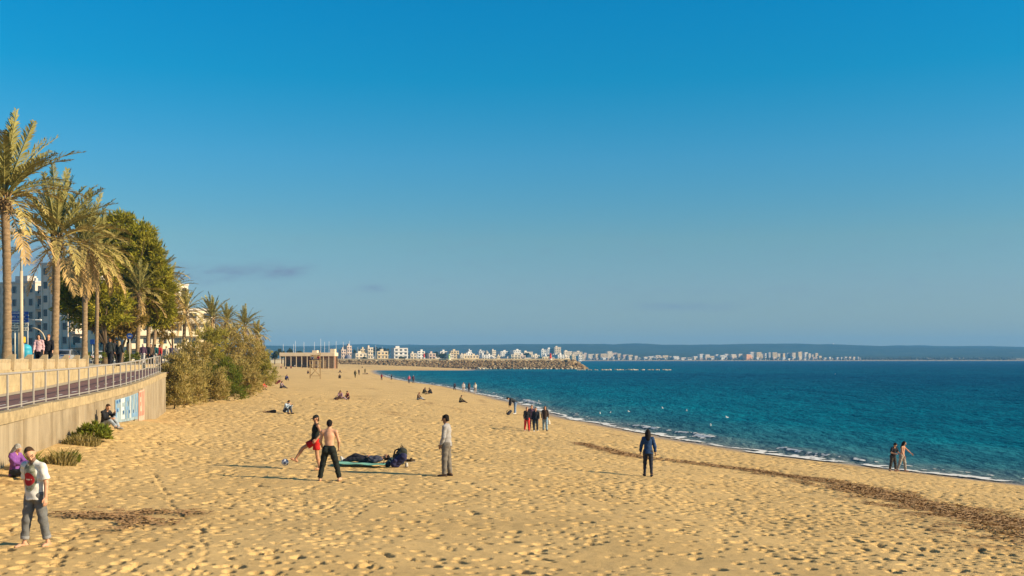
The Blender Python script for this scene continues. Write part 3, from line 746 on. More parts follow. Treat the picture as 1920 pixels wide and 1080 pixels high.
for a_ in [
    (636, 647, 656, 930, CP, 'low pinkish block left of the slim tower by the marina'),
    (646, 657, 649, 950, CP, 'slim pinkish tower rising right of the beach bar'),
    (660, 686, 663, 900, CC, 'long low cream shed behind the beach bar end'),
    (673, 684, 655, 1000, CY, 'small yellow block between the slim tower and cream tower'),
    (686, 698, 652, 960, CC, 'cream tower with stepped top in the near town'),
    (703, 727, 659, 980, CY, 'low orange yellow villa left of the white hotel'),
    (734, 764, 653, 1000, CW, 'large white hotel with balconies, widest block of the near town'),
    (766, 780, 661, 1100, CC, 'low cream house right of the white hotel'),
    (778, 796, 657, 1150, CW, 'low white house with long roof near the red beacon'),
    (801, 816, 663, 1000, CP, 'flat pink house standing alone right of the red sign'),
    (822, 838, 657, 1300, CW, 'white house with flat roof beside dark trees'),
    (842, 860, 656, 1300, CY, 'pale yellow three storey block behind the green beacon'),
    (868, 886, 660, 1500, CW, 'wide white house left of the white tower block'),
    (876, 883, 655, 1550, CW, 'narrow white stair tower above the wide white house'),
    (896, 908, 656, 1500, CW, 'bright white tower block in the middle of the near town'),
    (909, 914, 658, 1500, CC, 'narrow cream block next to the bright white tower'),
    (919, 929, 655, 1600, CC, 'rounded cream block with flat top on the near shore'),
    (932, 954, 657, 1700, CW, 'long white row of flats, left of the two long rows'),
    (957, 976, 655, 1700, CW, 'tall white flats between the two long rows'),
    (976, 998, 658, 1750, CC, 'long cream row of flats, right of the two long rows'),
    (938, 978, 667, 1400, (0.66, 0.54, 0.48), 'long low lilac shed along the breakwater'),
    (990, 1011, 664, 1500, CC, 'low cream block near the end of the breakwater'),
    (1012, 1024, 654, 1800, CW, 'white block left of the tallest flats by the breakwater end'),
    (1022, 1036, 652, 1850, CW, 'white flats just behind the red beacon'),
    (1036, 1051, 649, 1850, CC, 'tallest cream flats right of the red beacon'),
    (1050, 1072, 657, 1900, CC, 'terraced cream hotel, left half, past the red beacon'),
    (1070, 1091, 658, 1950, CC, 'terraced cream hotel, right half, past the red beacon'),
]: town_house(*a_[:5], a_[5], G1)
rs_ = random.Random(8)
for k in range(74):
    px_ = rs_.uniform(636, 1085); w0_ = rs_.uniform(8, 22); Yq = rs_.uniform(1150, 1750)
    town_house(px_, px_ + w0_, rs_.uniform(663, 669.5), Yq, rs_.choice([CW, CC, CC, CP, CY, CG]), 'small low house among the near town roofs behind the breakwater', 'low houses of the near town')
G2 = 'buildings of the far town across the bay'
LBL2 = 'pale small block in the far town across the open bay'
rb = random.Random(3)
def skyline(x): return np.interp(x, [1090, 1120, 1150, 1160, 1200, 1230, 1300, 1312, 1330, 1345, 1400, 1412, 1470, 1500, 1535, 1545, 1600, 1612, 1760, 1900], [660, 661, 656, 662, 666, 664, 667, 661, 665, 661, 660, 657, 659, 657, 662, 668, 668, 670.5, 669, 670])
x = 1092.0
while x < 1606:
    wpx = rb.uniform(6, 15)
    c = rb.choice([CW, CW, CC, CC, CP, CY])
    town_house(x, x + wpx, float(skyline(x + wpx / 2)) + rb.uniform(0.5, 4.5), 2870 + rb.uniform(-30, 60), c, LBL2, G2, zb=1.6)
    for _q in range(rb.choice([1, 2, 2])):
        town_house(x + rb.uniform(0, 4), x + wpx * rb.uniform(0.5, 1.1), 671 + rb.uniform(-2.5, 2.5), 2805 + 15 * _q, rb.choice([CW, CW, CC, CP]), LBL2, G2, zb=1.6)
    x += wpx * rb.uniform(0.75, 1.1)
town_house(1393, 1408, 664, 2800, CO, 'orange block standing out in the far white town', None, zb=1.6)
x = 1612.0
while x < 1915:
    wpx = rb.uniform(5, 14)
    town_house(x, x + wpx, float(skyline(x)) + rb.uniform(1.0, 3.2), 3000 + rb.uniform(-60, 120), rb.choice([CW, CC, CP, CG]), 'tiny pale house on the low shore at the far right', 'houses on the far right shore', zb=2.0)
    x += wpx * rb.uniform(0.9, 2.0)
town_house(1560, 1563.5, 644, 5000, CW, 'tiny white tower on the crest of the far hill', None, zb=60)
# dark greenery between the far houses, too far to tell plants apart
P_ = []
for k in range(420):
    px_ = rb.uniform(1095, 1900); Yk = rb.uniform(2790, 2960); xw = (px_ - 960) * Yk / FPX
    q = rng.normal(0, 1, (26, 3)) * np.array([7, 4, 2.4]); q[:, 2] = np.abs(q[:, 2]) + 1.5
    P_.append(q + np.array([xw, Yk, 1.6]))
v_, f_ = leaf_cloud(np.concatenate(P_), 1.9)
o = link('far_greenery', mesh_np('far_greenery', v_, f_), None, mat('far_green', (0.055, 0.065, 0.028), 0.95, 0.4, 0.05))
tag(o, 'dark strip of greenery between the far town houses', 'greenery', kind='stuff')
# trees of the near town: separate lumps of leaves
M_dark = mat('far_foliage', (0.045, 0.060, 0.022), 0.95, 0.5, 0.4)
def tree_lump(px, yt, wpx, Y, label, zb=3.0, n=900, mt=None, grp='trees of the near town'):
    cx = (px - 960) * Y / FPX; r = wpx * Y / FPX / 2; h = CAMZ + (HOR - yt) * Y / FPX - zb
    t = empty('tree', (cx, Y, zb), 0, label, 'tree', grp)
    P = []
    for k in range(7):
        c = np.array([random.uniform(-.6, .6) * r, random.uniform(-.6, .6) * r, h * random.uniform(0.5, 0.82)])
        q = rng.normal(0, 1, (n // 7, 3)); q /= np.linalg.norm(q, axis=1)[:, None]
        P.append(c + q * np.array([r * 0.5, r * 0.5, h * 0.2]) * rng.uniform(0.5, 1, (len(q), 1)))
    v, f = leaf_cloud(np.concatenate(P), max(0.35, r * 0.12))
    link('crown', mesh_np('crown', v, f), t, mt or M_dark)
    tb = MB(); tb.tube([(0, 0, -0.5), (0.1, 0, h * 0.3), (0, 0.1, h * 0.62)], [0.35, 0.28, 0.12], 6); tb.build('trunk', mat('far_bark', (0.13, 0.09, 0.05), 0.95), t)
    return t
for i, (px, yt, wpx, Y, lb) in enumerate([(515, 655, 16, 560, 'dark tree at the edge of the bushes left of the beach bar'), (528, 652, 14, 600, 'tree just behind the left end of the beach bar'), (545, 653, 20, 620, 'wide tree behind the beach bar roof, left of centre'),
        (562, 656, 16, 600, 'small tree behind the middle of the beach bar roof'), (664, 653, 12, 1050, 'dark tree right of the slim pink tower'), (708, 650, 22, 1060, 'broad dark tree behind the yellow villa'), (722, 652, 18, 1080, 'dark tree touching the left of the white hotel'),
        (812, 657, 20, 1200, 'dark tree behind the flat pink house'), (830, 662, 18, 1100, 'low dark tree left of the green beacon'), (800, 661, 12, 1150, 'small dark tree beside the red sign'), (914, 661, 16, 1550, 'dark tree right of the bright white tower'),
        (988, 660, 18, 1600, 'dark tree between cream row and breakwater end'), (754, 668, 14, 950, 'scrubby low tree in front of the white hotel'), (683, 667, 10, 890, 'scrubby low tree in front of the cream tower')]):
    tree_lump(px, yt, wpx, Y, lb)

# ------------------------------------------------------------------ breakwater
def rock_mesh(seed, n=1):
    r = random.Random(seed); t = (1 + 5 ** 0.5) / 2
    V = [(-1, t, 0), (1, t, 0), (-1, -t, 0), (1, -t, 0), (0, -1, t), (0, 1, t), (0, -1, -t), (0, 1, -t), (t, 0, -1), (t, 0, 1), (-t, 0, -1), (-t, 0, 1)]
    F = [(0, 11, 5), (0, 5, 1), (0, 1, 7), (0, 7, 10), (0, 10, 11), (1, 5, 9), (5, 11, 4), (11, 10, 2), (10, 7, 6), (7, 1, 8), (3, 9, 4), (3, 4, 2), (3, 2, 6), (3, 6, 8), (3, 8, 9), (4, 9, 5), (2, 4, 11), (6, 2, 10), (8, 6, 7), (9, 8, 1)]
    V = np.array([np.array(v) / 1.9 * r.uniform(0.75, 1.2) for v in V]) * np.array([r.uniform(0.9, 1.3), r.uniform(0.8, 1.1), r.uniform(0.65, 0.9)])
    return V, np.array(F)
ROCKS = [rock_mesh(s) for s in range(8)]
m, nt, b = nodes_of('boulder')
ob = nt.nodes.new('ShaderNodeAttribute'); ob.attribute_name = 'tone'
c_ = ramp(nt, ob.outputs['Fac'], [(0.0, (0.08, 0.048, 0.024)), (0.35, (0.23, 0.15, 0.072)), (0.7, (0.40, 0.29, 0.15)), (1.0, (0.62, 0.52, 0.36))])
nt.links.new(c_, b.inputs['Base Color']); b.inputs['Roughness'].default_value = 0.95; b.inputs['Specular IOR Level'].default_value = 0.1
M_rock = m
def rock_pile(P, S, tones):
    V = []; F = []; Tn = []; off = 0
    for p, s, tn in zip(P, S, tones):
        v, f = ROCKS[random.randrange(8)]
        a = random.uniform(0, 6.28); c, sn = math.cos(a), math.sin(a)
        rv = np.stack([v[:, 0] * c - v[:, 1] * sn, v[:, 0] * sn + v[:, 1] * c, v[:, 2]], 1) * s + p
        V.append(rv); F.append(f + off); Tn.append(np.full(len(v), tn)); off += len(v)
    me = mesh_np('rock_armour', np.concatenate(V), np.concatenate(F)); fattr(me, 'tone', np.concatenate(Tn)); return me
bw = empty('breakwater', (-60, 655, 0), 0, 'long breakwater of brown boulders with a sandy top running into the sea', 'breakwater')
inv = Matrix.Translation(bw.location).inverted()
P = []; S = []; Tn = []
BYC = lambda x_: 655.0 + max(0, -70 - x_) * 0.12
for k in range(5200):
    x_ = random.uniform(-110, 41)
    t_ = random.random()
    yb_ = BYC(x_)
    zt = 5.0 if x_ < 34 else 5.0 - (x_ - 34) * 0.72
    z = zt * t_
    y_ = yb_ - 4 - (1 - t_) * 9 + random.uniform(-.5, .5)
    P.append((x_, y_, z)); S.append(random.uniform(0.6, 1.15))
    # a row of sun bleached stones at the water line, darker browns above
    Tn.append(random.uniform(0.6, 1.0) if z < 0.5 and random.random() < 0.6 else (random.uniform(0.0, 0.12) if z < 0.9 else random.betavariate(2, 2.4) * 0.8))
for k in range(260):   # rounded head
    a_ = random.uniform(-1.7, 1.7); t_ = random.random(); rr_ = 4 + (1 - t_) * 8
    P.append((34 + rr_ * math.cos(a_), 655 + rr_ * math.sin(a_) - 1, 5 * t_)); S.append(random.uniform(0.8, 1.6)); Tn.append(random.betavariate(2, 2.4) * 0.8)
o = link('rock_armour', rock_pile(np.array(P), S, Tn), bw, M_rock); o.matrix_parent_inverse = inv; tag(o, kind='stuff')
t = MB()
cx_ = list(np.arange(-150, 36, 6)) + [36]
core = []
for x_ in cx_:
    yb_ = BYC(x_); core.append([(x_, yb_ - 13, -1), (x_, yb_ - 4.4, 4.7), (x_, yb_ - 3.6, 5.35), (x_, yb_ + 4, 5.5), (x_, yb_ + 12, -1)])
for i in range(len(core) - 1):
    for k in range(4): t.add([core[i][k], core[i + 1][k], core[i + 1][k + 1], core[i][k + 1]], [(0, 1, 2, 3)])
o = t.build('crest', mat('crest_sand', (0.66, 0.52, 0.30), 0.95, 0.2, 0.12), bw); o.matrix_parent_inverse = inv
t = MB()
for i in range(len(core) - 1): t.box(((cx_[i] + cx_[i + 1]) / 2, BYC(cx_[i]) + 3.5, 5.9), (6.02, 0.7, 0.95), math.atan2(BYC(cx_[i + 1]) - BYC(cx_[i]), 6), 0)
o = t.build('parapet', mat('parapet', (0.60, 0.48, 0.29), 0.95, 0.2, 0.2), bw); o.matrix_parent_inverse = inv
# low reef of stones running on from its foot
rf = empty('rock_reef', (60, 592, 0), 0, 'broken line of low pale stones in the water beyond the breakwater', 'reef')
inv2 = Matrix.Translation(rf.location).inverted()
rmesh = []
for k in range(6):
    v, f = ROCKS[k]; me = mesh_np('stone', v, f); fattr(me, 'tone', np.full(len(v), 0.75 + 0.05 * k)); me.materials.append(M_rock); rmesh.append(me)
px_ = 1084.0
while px_ < 1256:
    Y = 588; o = link('stone', rmesh[random.randrange(6)], rf); o.matrix_parent_inverse = inv2
    o.location = ((px_ - 960) * Y / FPX, Y + random.uniform(-1.5, 1.5), 0.12); o.scale = (random.uniform(0.7, 1.6), 0.9, random.uniform(0.4, 0.75)); o.rotation_euler.z = random.uniform(0, 6)
    px_ += random.choice([2.5, 3, 3.5, 4, 4, 9])
# harbour beacons
def beacon(px, yb, yt, Y, c, label):
    g = at(px, yb, Y); h = (yb - yt) * Y / FPX
    e_ = empty('beacon', g, 0, label, 'beacon')
    t = MB(); t.tube([(0, 0, 0), (0, 0, h * 0.15)], 1.0, 10); t.build('base', M_white, e_)
    t = MB(); t.tube([(0, 0, h * 0.15), (0, 0, h * 0.75)], [0.75, 0.55], 10); t.box((0, 0, h * 0.76), (1.7, 1.7, 0.12)); t.build('tower', c, e_)
    t = MB(); t.tube([(0, 0, h * 0.78), (0, 0, h * 0.93), (0, 0, h)], [0.42, 0.42, 0.05], 8); t.build('lantern', c, e_)
M_red = mat('red_paint', (0.62, 0.045, 0.03), 0.6, 0.12, 2); M_green = mat('green_paint', (0.42, 0.58, 0.30), 0.6, 0.12, 2)
beacon(1032, 674.5, 662, 655, M_red, 'red harbour beacon near the end of the breakwater')
beacon(842, 674.5, 664, 657, M_green, 'pale green harbour beacon halfway along the breakwater')
beacon(795, 672, 662, 860, M_red, 'red beacon in front of the low white house')
# dome roofed grey kiosk
g = at(652, 676, 700); e_ = empty('kiosk', g, 0, 'round grey domed kiosk at the root of the breakwater', 'kiosk')
t = MB(); t.tube([(0, 0, 0), (0, 0, 2.2)], 2.0, 14); t.build('wall', mat('kiosk', (0.22, 0.22, 0.26), 0.8), e_)
t = MB(); t.ball((0, 0, 2.2), 2.1, 14, 8, sc=(1, 1, 0.75)); t.build('dome', mat('kiosk_dome', (0.17, 0.17, 0.21), 0.7), e_)

# ------------------------------------------------------------------ sailing boats behind the beach bar
mast_list = [(530, 645, 'first'), (549, 645, 'second'), (554, 639, 'third'), (569, 641, 'fourth'), (589, 641, 'fifth'), (600, 635, 'sixth and tallest'), (608, 641, 'seventh'), (616, 640, 'eighth'), (630, 640, 'ninth'), (642, 641, 'tenth'), (655, 639, 'eleventh'), (670, 650, 'twelfth'), (704, 647, 'thirteenth'), (717, 650, 'last')]
M_hull = mat('boat_hull', (0.75, 0.74, 0.72), 0.4, 0.08, 0.5); M_mast = mat('mast', (0.72, 0.70, 0.66), 0.5, 0.1, 0.5); M_sail = mat('furled_sail', (0.25, 0.33, 0.45), 0.85, 0.2, 1)
for px, yt, k in mast_list:
    Y = 720 if px < 660 else 800
    Y += random.uniform(-12, 12)
    g = Vector(((px - 960) * Y / FPX, Y, 0.0)); H = CAMZ + (HOR - yt) * Y / FPX
    bt = empty('sailing_boat', g, R(random.uniform(60, 110)), '%s boat mast from the left above the beach bar and near shore' % k, 'boat', 'sailing boats moored behind the breakwater')
    L = H * 0.72; hl = MB(); st = []
    for q in range(7):
        u = q / 6; wd_ = 1.5 * math.sin(math.pi * min(1, 0.25 + 0.75 * (1 - u)) * 0.5 + 0.0) * (1 - u ** 3) + 0.03
        st.append([(-L / 2 + L * u, -wd_, 1.1 + 0.3 * u), (-L / 2 + L * u, -wd_ * 0.6, -0.2), (-L / 2 + L * u, wd_ * 0.6, -0.2), (-L / 2 + L * u, wd_, 1.1 + 0.3 * u)])
    for q in range(6):
        for r_ in range(3): hl.add([st[q][r_], st[q + 1][r_], st[q + 1][r_ + 1], st[q][r_ + 1]], [(0, 1, 2, 3)], 0, True)
        hl.add([st[q][3], st[q + 1][3], st[q + 1][0], st[q][0]], [(0, 1, 2, 3)])
    hl.add(st[0], [(3, 2, 1, 0)]); hl.box((0, 0, 1.5), (L * 0.35, 1.5, 0.7), bev=0.1); hl.build('hull', M_hull, bt)
    t = MB(); t.tube([(L * 0.08, 0, 1), (L * 0.08, 0, H)], [0.13, 0.09], 6)
    for s_ in (0.5, 0.75): t.tube([(L * 0.08, -0.8, H * s_), (L * 0.08, 0.8, H * s_)], 0.03, 4)
    t.build('mast', M_mast, bt)
    t = MB(); t.tube([(L * 0.08, 0, 2.6), (-L * 0.33, 0, 2.5)], [0.16, 0.22], 6); t.build('boom', M_sail, bt)

# ------------------------------------------------------------------ beach bar
g = on_sand(580, 686.0); Y = 455.0
BX0, BX1 = (528 - 960) * Y / FPX, (631 - 960) * Y / FPX
zb = beach_z((BX0 + BX1) / 2, Y)
L = BX1 - BX0
bar = empty('beach_bar', ((BX0 + BX1) / 2, Y, zb), 0, 'open beach bar with wide cream flat roof on posts', 'beach bar')
M_cream = mat('cream_boards', (0.74, 0.58, 0.38), 0.85, 0.1, 0.6); M_wood = mat('bar_wood', (0.26, 0.16, 0.08), 0.9, 0.3, 1.0)
zr = CAMZ + (HOR - 668) * Y / FPX - zb; zt = CAMZ + (HOR - 661.3) * Y / FPX - zb
t = MB(); t.box((0, 0, (zr + zt) / 2), (L, 9, zt - zr), bev=0.1); t.build('roof', M_cream, bar)
t = MB(); t.box((L / 2 - 1.4, 0, zt + 0.8), (1.9, 4, 1.6)); t.build('roof_box', M_cream, bar)
t = MB(); t.box((L / 2 - 9, 0, zt + 0.5), (2.0, 4, 1.0)); t.build('roof_box', M_cream, bar)
for q in range(11):
    t = MB(); t.box((-L / 2 + 0.3 + (L - 0.6) * q / 10, -4.3, zr / 2 - 0.2), (0.24, 0.24, zr + 0.35)); t.build('post', M_cream, bar)
t = MB(); t.box((0, 4.2, zr / 2 - 0.2), (L - 0.4, 0.2, zr + 0.35)); t.build('back_wall', M_wood, bar)
t = MB(); t.box((L * 0.28, -3.4, zr * 0.42), (L * 0.4, 0.3, zr * 0.85)); t.build('screen', mat('bamboo_screen', (0.34, 0.23, 0.12), 0.9, 0.4, 2.0), bar)
t = MB(); t.box((-L * 0.2, 0, 0.55), (L * 0.45, 1.2, 1.1), bev=0.05); t.build('counter', M_wood, bar)
t = MB(); t.box((L / 2 - 0.1, -3.9, zr / 2 - 0.2), (0.5, 1.0, zr + 0.35)); t.build('pier', mat('terracotta', (0.50, 0.25, 0.14), 0.9, 0.2, 1), bar)
for q in range(7):
    tx = empty('bar_table', ((BX0 + 2 + q * 2.6 + random.uniform(-.4, .4)), Y - 6.5 + random.uniform(-1, 1), zb - 0.1), random.uniform(0, 3), 'small dark table on the sand in front of the beach bar', 'table', 'tables before the beach bar')
    t = MB(); t.tube([(0, 0, 0.70), (0, 0, 0.75)], 0.55, 12); t.build('top', M_wood, tx)
    t = MB(); t.tube([(0, 0, 0), (0, 0, 0.7)], 0.05, 6); t.tube([(0, 0, 0), (0, 0, 0.04)], 0.3, 8); t.build('leg', M_wood, tx)

# ------------------------------------------------------------------ lifeguard tower
g = on_sand(591, 710); lt = empty('lifeguard_tower', g, R(8), 'tall wooden lifeguard lookout with cross braces on the sand', 'lookout tower')
M_timb = mat('tower_timber', (0.36, 0.25, 0.12), 0.9, 0.25, 2)
hp = 3.4
for sx_ in (-1, 1):
    for sy_ in (-1, 1):
        top = hp if sx_ < 0 else (hp + (2.0 if sy_ < 0 else 0.0))
        t = MB(); t.box((sx_ * 0.95, sy_ * 0.8, top / 2 - 0.2), (0.16, 0.16, top + 0.4)); t.build('post', M_timb, lt)
for sy_ in (-1, 1):
    for s_ in (-1, 1):
        t = MB(); t.tube([(-0.95 * s_, sy_ * 0.9, 0.5), (0.95 * s_, sy_ * 0.9, 2.6)], 0.05, 5); t.build('brace', M_timb, lt)
for z_ in (0.55, 2.65):
    t = MB(); t.box((0, -0.92, z_), (2.0, 0.08, 0.14)); t.build('cross_beam', M_timb, lt)
t = MB(); t.box((0, 0, hp + 0.06), (2.3, 1.9, 0.12), bev=0.02); t.build('platform', M_timb, lt)
t = MB(); t.box((0, 0.5, hp + 0.5), (1.9, 0.5, 0.1)); t.box((0, 0.85, hp + 0.9), (1.9, 0.08, 0.6)); t.build('seat', M_timb, lt)
TOWER = g; TOWER_H = hp
# ================================================================== BUILDINGS ON THE LEFT
def left_building(px_corner, Y, w, d, ytop, rz, c, label, floors, ribs=0, front_bays=4, side_bays=4, bal=True, rounded=False):
    """corner between shaded front and sunlit side at the pixel column given; parts built one by one"""
    g = Vector(((px_corner - 960) * Y / FPX, Y, PROM - 0.2)); h = CAMZ + (HOR - ytop) * Y / FPX - g.z
    e_ = empty('apartment_building', g, R(rz), label, 'building')
    wm = wallmat(c)
    t = MB(); t.box((-w / 2, d / 2, h / 2), (w, d, h)); t.build('wall', wm, e_)
    t = MB(); t.box((-w / 2, d / 2, h + 0.25), (w + 0.35, d + 0.35, 0.5)); t.box((-w * 0.6, d * 0.5, h + 1.3), (w * 0.3, d * 0.3, 1.8)); t.box((-w * 0.2, d * 0.3, h + 0.9), (0.6, 0.6, 1.0)); t.build('roof', M_roofw, e_)
    fh = h / floors
    for q in range(ribs):
        t = MB(); t.box((-w + 0.5 + (w - 1.0) * q / max(1, ribs - 1), -0.12, h / 2), (0.28, 0.25, h - 0.3)); t.build('rib', wm, e_)
    fme = MB(); fme.box((0, 0, 0), (w / front_bays * 0.42, 0.10, fh * 0.5)); fme = fme.mesh('window'); fme.materials.append(M_win)
    ffr = MB()
    ww_, hh_ = w / front_bays * 0.42, fh * 0.5
    for sx_, sz_, bx_, bz_ in ((0, 1, ww_ + 0.24, 0.12), (0, -1, ww_ + 0.24, 0.12), (1, 0, 0.12, hh_), (-1, 0, 0.12, hh_)):
        ffr.box((sx_ * (ww_ / 2 + 0.06), -0.03, sz_ * (hh_ / 2 + 0.06)), (bx_, 0.14, bz_))
    ffr = ffr.mesh('frame'); ffr.materials.append(M_roofw if not ribs else wm)
    sme = MB(); sme.box((0, 0, 0), (0.10, d / side_bays * 0.5, fh * 0.58)); sme = sme.mesh('window'); sme.materials.append(M_win)
    for k in range(floors):
        for q in range(front_bays):
            o = link('window', fme, e_); o.location = (-w + w / front_bays * (q + 0.5), -0.02, fh * (k + 0.52))
            f = link('frame', ffr, o)
        for q in range(side_bays):
            o = link('window', sme, e_); o.location = (0.02, d / side_bays * (q + 0.5), fh * (k + 0.5))
        if bal and k > 0:
            t = MB(); t.box((0.62, d / 2, fh * k), (1.2, d * 0.94, 0.2)); t.box((1.2, d / 2, fh * k + 0.55), (0.1, d * 0.94, 1.0)); t.build('balcony', wm, e_)
    return e_
left_building(131, 245, 9.6, 15, 494, -27, (0.74, 0.62, 0.50), 'tall grey apartment tower with vertical ribs behind the palms', 7, ribs=5, front_bays=3, side_bays=4)
left_building(66, 262, 15, 9, 530, -27, (0.70, 0.58, 0.46), 'lower grey block at the left edge beside the grey tower', 6, front_bays=5, side_bays=3)
left_building(182, 232, 6, 13, 585, -38, (0.70, 0.62, 0.45), 'sunlit cream flats with balconies between the palm trunks', 4, front_bays=2, side_bays=4)
left_building(232, 225, 5, 20, 578, -52, (0.70, 0.60, 0.42), 'long cream block behind the pine trunks', 4, front_bays=2, side_bays=6)
left_building(296, 300, 6, 9, 533, -48, (0.76, 0.67, 0.52), 'pale block whose top shows between pines and far palms', 7, front_bays=2, side_bays=4)

# ================================================================== PALMS
M_frond = mat('palm_green', (0.26, 0.23, 0.062), 0.75, 0.4, 1.2, spec=0.3)
M_frondy = mat('palm_yellow', (0.36, 0.28, 0.085), 0.8, 0.35, 1.2, spec=0.25)
M_frondd = mat('palm_dry', (0.42, 0.28, 0.11), 0.85, 0.35, 1.5, spec=0.15)
M_trunk = mat('palm_trunk', (0.27, 0.185, 0.105), 0.95, 0.35, 3.0, 0.8, 14, sc=(1, 1, 3), bdist=0.04)
M_boot = mat('palm_leaf_base', (0.24, 0.155, 0.07), 0.95, 0.4, 6.0, 0.6, 20)
def frond_arrays(e0, e1, L=1.0, n=34, seed=0, leaf=0.17):
    """unit frond heading along +x: arching rachis with two rows of drooping leaflets"""
    r = np.random.default_rng(seed)
    ns = 14; ts = np.linspace(0, 1, ns)
    el = np.radians(e0 + (e1 - e0) * ts ** 1.25)
    side = 0.10 * r.uniform(-1, 1)
    P = np.zeros((ns, 3)); 
    for i in range(1, ns): P[i] = P[i - 1] + np.array([math.cos(el[i]), side * ts[i], math.sin(el[i])]) / (ns - 1)
    V = []; F = []
    # rachis: flat triangular bar
    for i in range(ns):
        w_ = 0.011 * (1 - 0.8 * ts[i])
        t_ = np.array([math.cos(el[i]), 0, math.sin(el[i])]); up = np.array([-t_[2], 0, t_[0]])
        V += [P[i] + np.array([0, w_, 0]), P[i] - np.array([0, w_, 0]), P[i] - up * w_ * 1.3]
    for i in range(ns - 1):
        for k in range(3):
            a, b_ = i * 3 + k, i * 3 + (k + 1) % 3; F.append((a, b_, b_ + 3, a + 3))
    for k in range(n):
        t = 0.14 + 0.86 * (k + 0.5) / n
        i = min(ns - 2, int(t * (ns - 1))); f = t * (ns - 1) - i
        p = P[i] * (1 - f) + P[i + 1] * f; ang = el[i] * (1 - f) + el[i + 1] * f
        tv = np.array([math.cos(ang), 0, math.sin(ang)]); up = np.array([-math.sin(ang), 0, math.cos(ang)])
        ln = leaf * (math.sin(math.pi * min(1, 0.12 + 0.83 * t)) ** 0.6) * r.uniform(0.8, 1.15)
        for s in (-1, 1):
            fw = r.uniform(0.7, 1.05); rise = r.uniform(0.0, 0.45)
            d = tv * fw + np.array([0, s, 0]) * r.uniform(0.55, 0.85) + up * rise; d /= np.linalg.norm(d)
            mid = p + d * ln * 0.55; tip = p + d * ln + np.array([0, 0, -1]) * ln * r.uniform(0.05, 0.25)
            wv = np.cross(d, up); wv = wv / (np.linalg.norm(wv) + 1e-6) * 0.0085 + up * 0.004 * r.uniform(-1, 1)
            b0 = len(V); V += [p - wv * 0.6, p + wv * 0.6, mid + wv, mid - wv, tip]
            F.append((b0, b0 + 1, b0 + 2, b0 + 3)); F.append((b0 + 3, b0 + 2, b0 + 4, b0 + 4))
    return np.array(V), F
def frond_mesh(name, args, m):
    V, F = frond_arrays(*args)
    F2 = [f if f[2] != f[3] else f[:3] for f in F]
    me = bpy.data.meshes.new(name); me.from_pydata([tuple(v) for v in V], [], F2); me.update(); me.materials.append(m); return me
FR = {}
CLS = [('up', 82, 66, M_frond), ('steep', 66, 34, M_frond), ('mid', 46, 0, M_frond), ('low', 26, -36, M_frondy), ('flat', 4, -62, M_frondy), ('droop', -22, -76, M_frondd), ('hang', -50, -84, M_frondd)]
for ci, (nm, e0, e1, m_) in enumerate(CLS):
    FR[nm] = [frond_mesh('frond', (e0 + 7 * q - 7, e1 + 9 * q - 9, 1.0, 34, 10 * ci + q, 0.16), m_) for q in range(3)]
def palm(px, Y, pxt, yt, L, label, counts, sep=True, rad=0.24, zbase=None, grp='palms along the promenade', lit_side=0.0):
    X = (px - 960) * Y / FPX
    z0 = (PROM if X < wall_x(Y) - 0.5 else beach_z(X, Y)) if zbase is None else zbase
    top = at(pxt, yt, Y); H = top.z - z0; dx = top.x - X
    p = empty('palm_tree', (X, Y, z0), 0, label, 'palm tree', grp)
    n = 46 if sep else 16
    pts = []; rads = []
    for i in range(n + 1):
        u = i / n
        pts.append((dx * (0.35 * u + 0.65 * u * u), 0.15 * math.sin(u * 3), H * u - 0.25 * (1 - u)))
        ring = 1.0 + (0.07 if i % 2 else -0.04) + random.uniform(-0.03, 0.03)
        rads.append(rad * (1.35 - 0.42 * min(1, u * 5) + 0.02 * math.sin(9 * u)) * ring if u < 0.93 else rad * (1.0 + 0.35 * (u - 0.93) / 0.07))
    t = MB(); t.tube(pts, rads, 12 if sep else 8); t.build('trunk', M_trunk, p)
    tp_ = Vector(pts[-1])
    t = MB()
    for k in range(46 if sep else 14):      # cut leaf bases under the crown
        a = k * 2.399; u = k / 46 if sep else k / 14; rr_ = rad * (1.25 - 0.35 * u)
        c = tp_ + Vector((math.cos(a) * rr_, math.sin(a) * rr_, -0.75 + 0.95 * u))
        t.tube([c, c + Vector((math.cos(a) * 0.14, math.sin(a) * 0.14, 0.26))], [0.055, 0.03], 4)
    t.build('leaf_bases', M_boot, p)
    Vc = []; Fc = []; Mc = []; off = 0
    for nm, cnt in counts.items():
        for k in range(cnt):
            az = 2 * math.pi * (k + random.uniform(0, 0.9)) / cnt + hash(nm) % 1 * 0
            s = L * random.uniform(0.82, 1.1)
            me = FR[nm][random.randrange(3)]
            loc = tp_ + Vector((math.cos(az) * 0.12, math.sin(az) * 0.12, 0.15 if nm in ('up', 'steep', 'mid') else (-0.05 if nm in ('low', 'flat') else -0.3)))
            if sep:
                o = link('frond', me, p); o.location = loc; o.rotation_euler = (random.uniform(-.25, .25), random.uniform(-.1, .1), az); o.scale = (s, s, s)
            else:
                co = np.empty(len(me.vertices) * 3, np.float32); me.vertices.foreach_get('co', co); co = co.reshape(-1, 3) * s
                c, sn = math.cos(az), math.sin(az)
                co = np.stack([co[:, 0] * c - co[:, 1] * sn, co[:, 0] * sn + co[:, 1] * c, co[:, 2]], 1) + np.array(loc)
                mi = {'up': 0, 'steep': 0, 'mid': 0, 'low': 1, 'flat': 1}.get(nm, 2)
                Vc += [tuple(v) for v in co]; 
                for pl in me.polygons: Fc.append(tuple(i + off for i in pl.vertices)); Mc.append(mi)
                off += len(co)
    if not sep:
        me = bpy.data.meshes.new('crown'); me.from_pydata(Vc, [], Fc); me.polygons.foreach_set('material_index', Mc); me.update()
        link('crown', me, p, [M_frond, M_frondy, M_frondd])
    return p
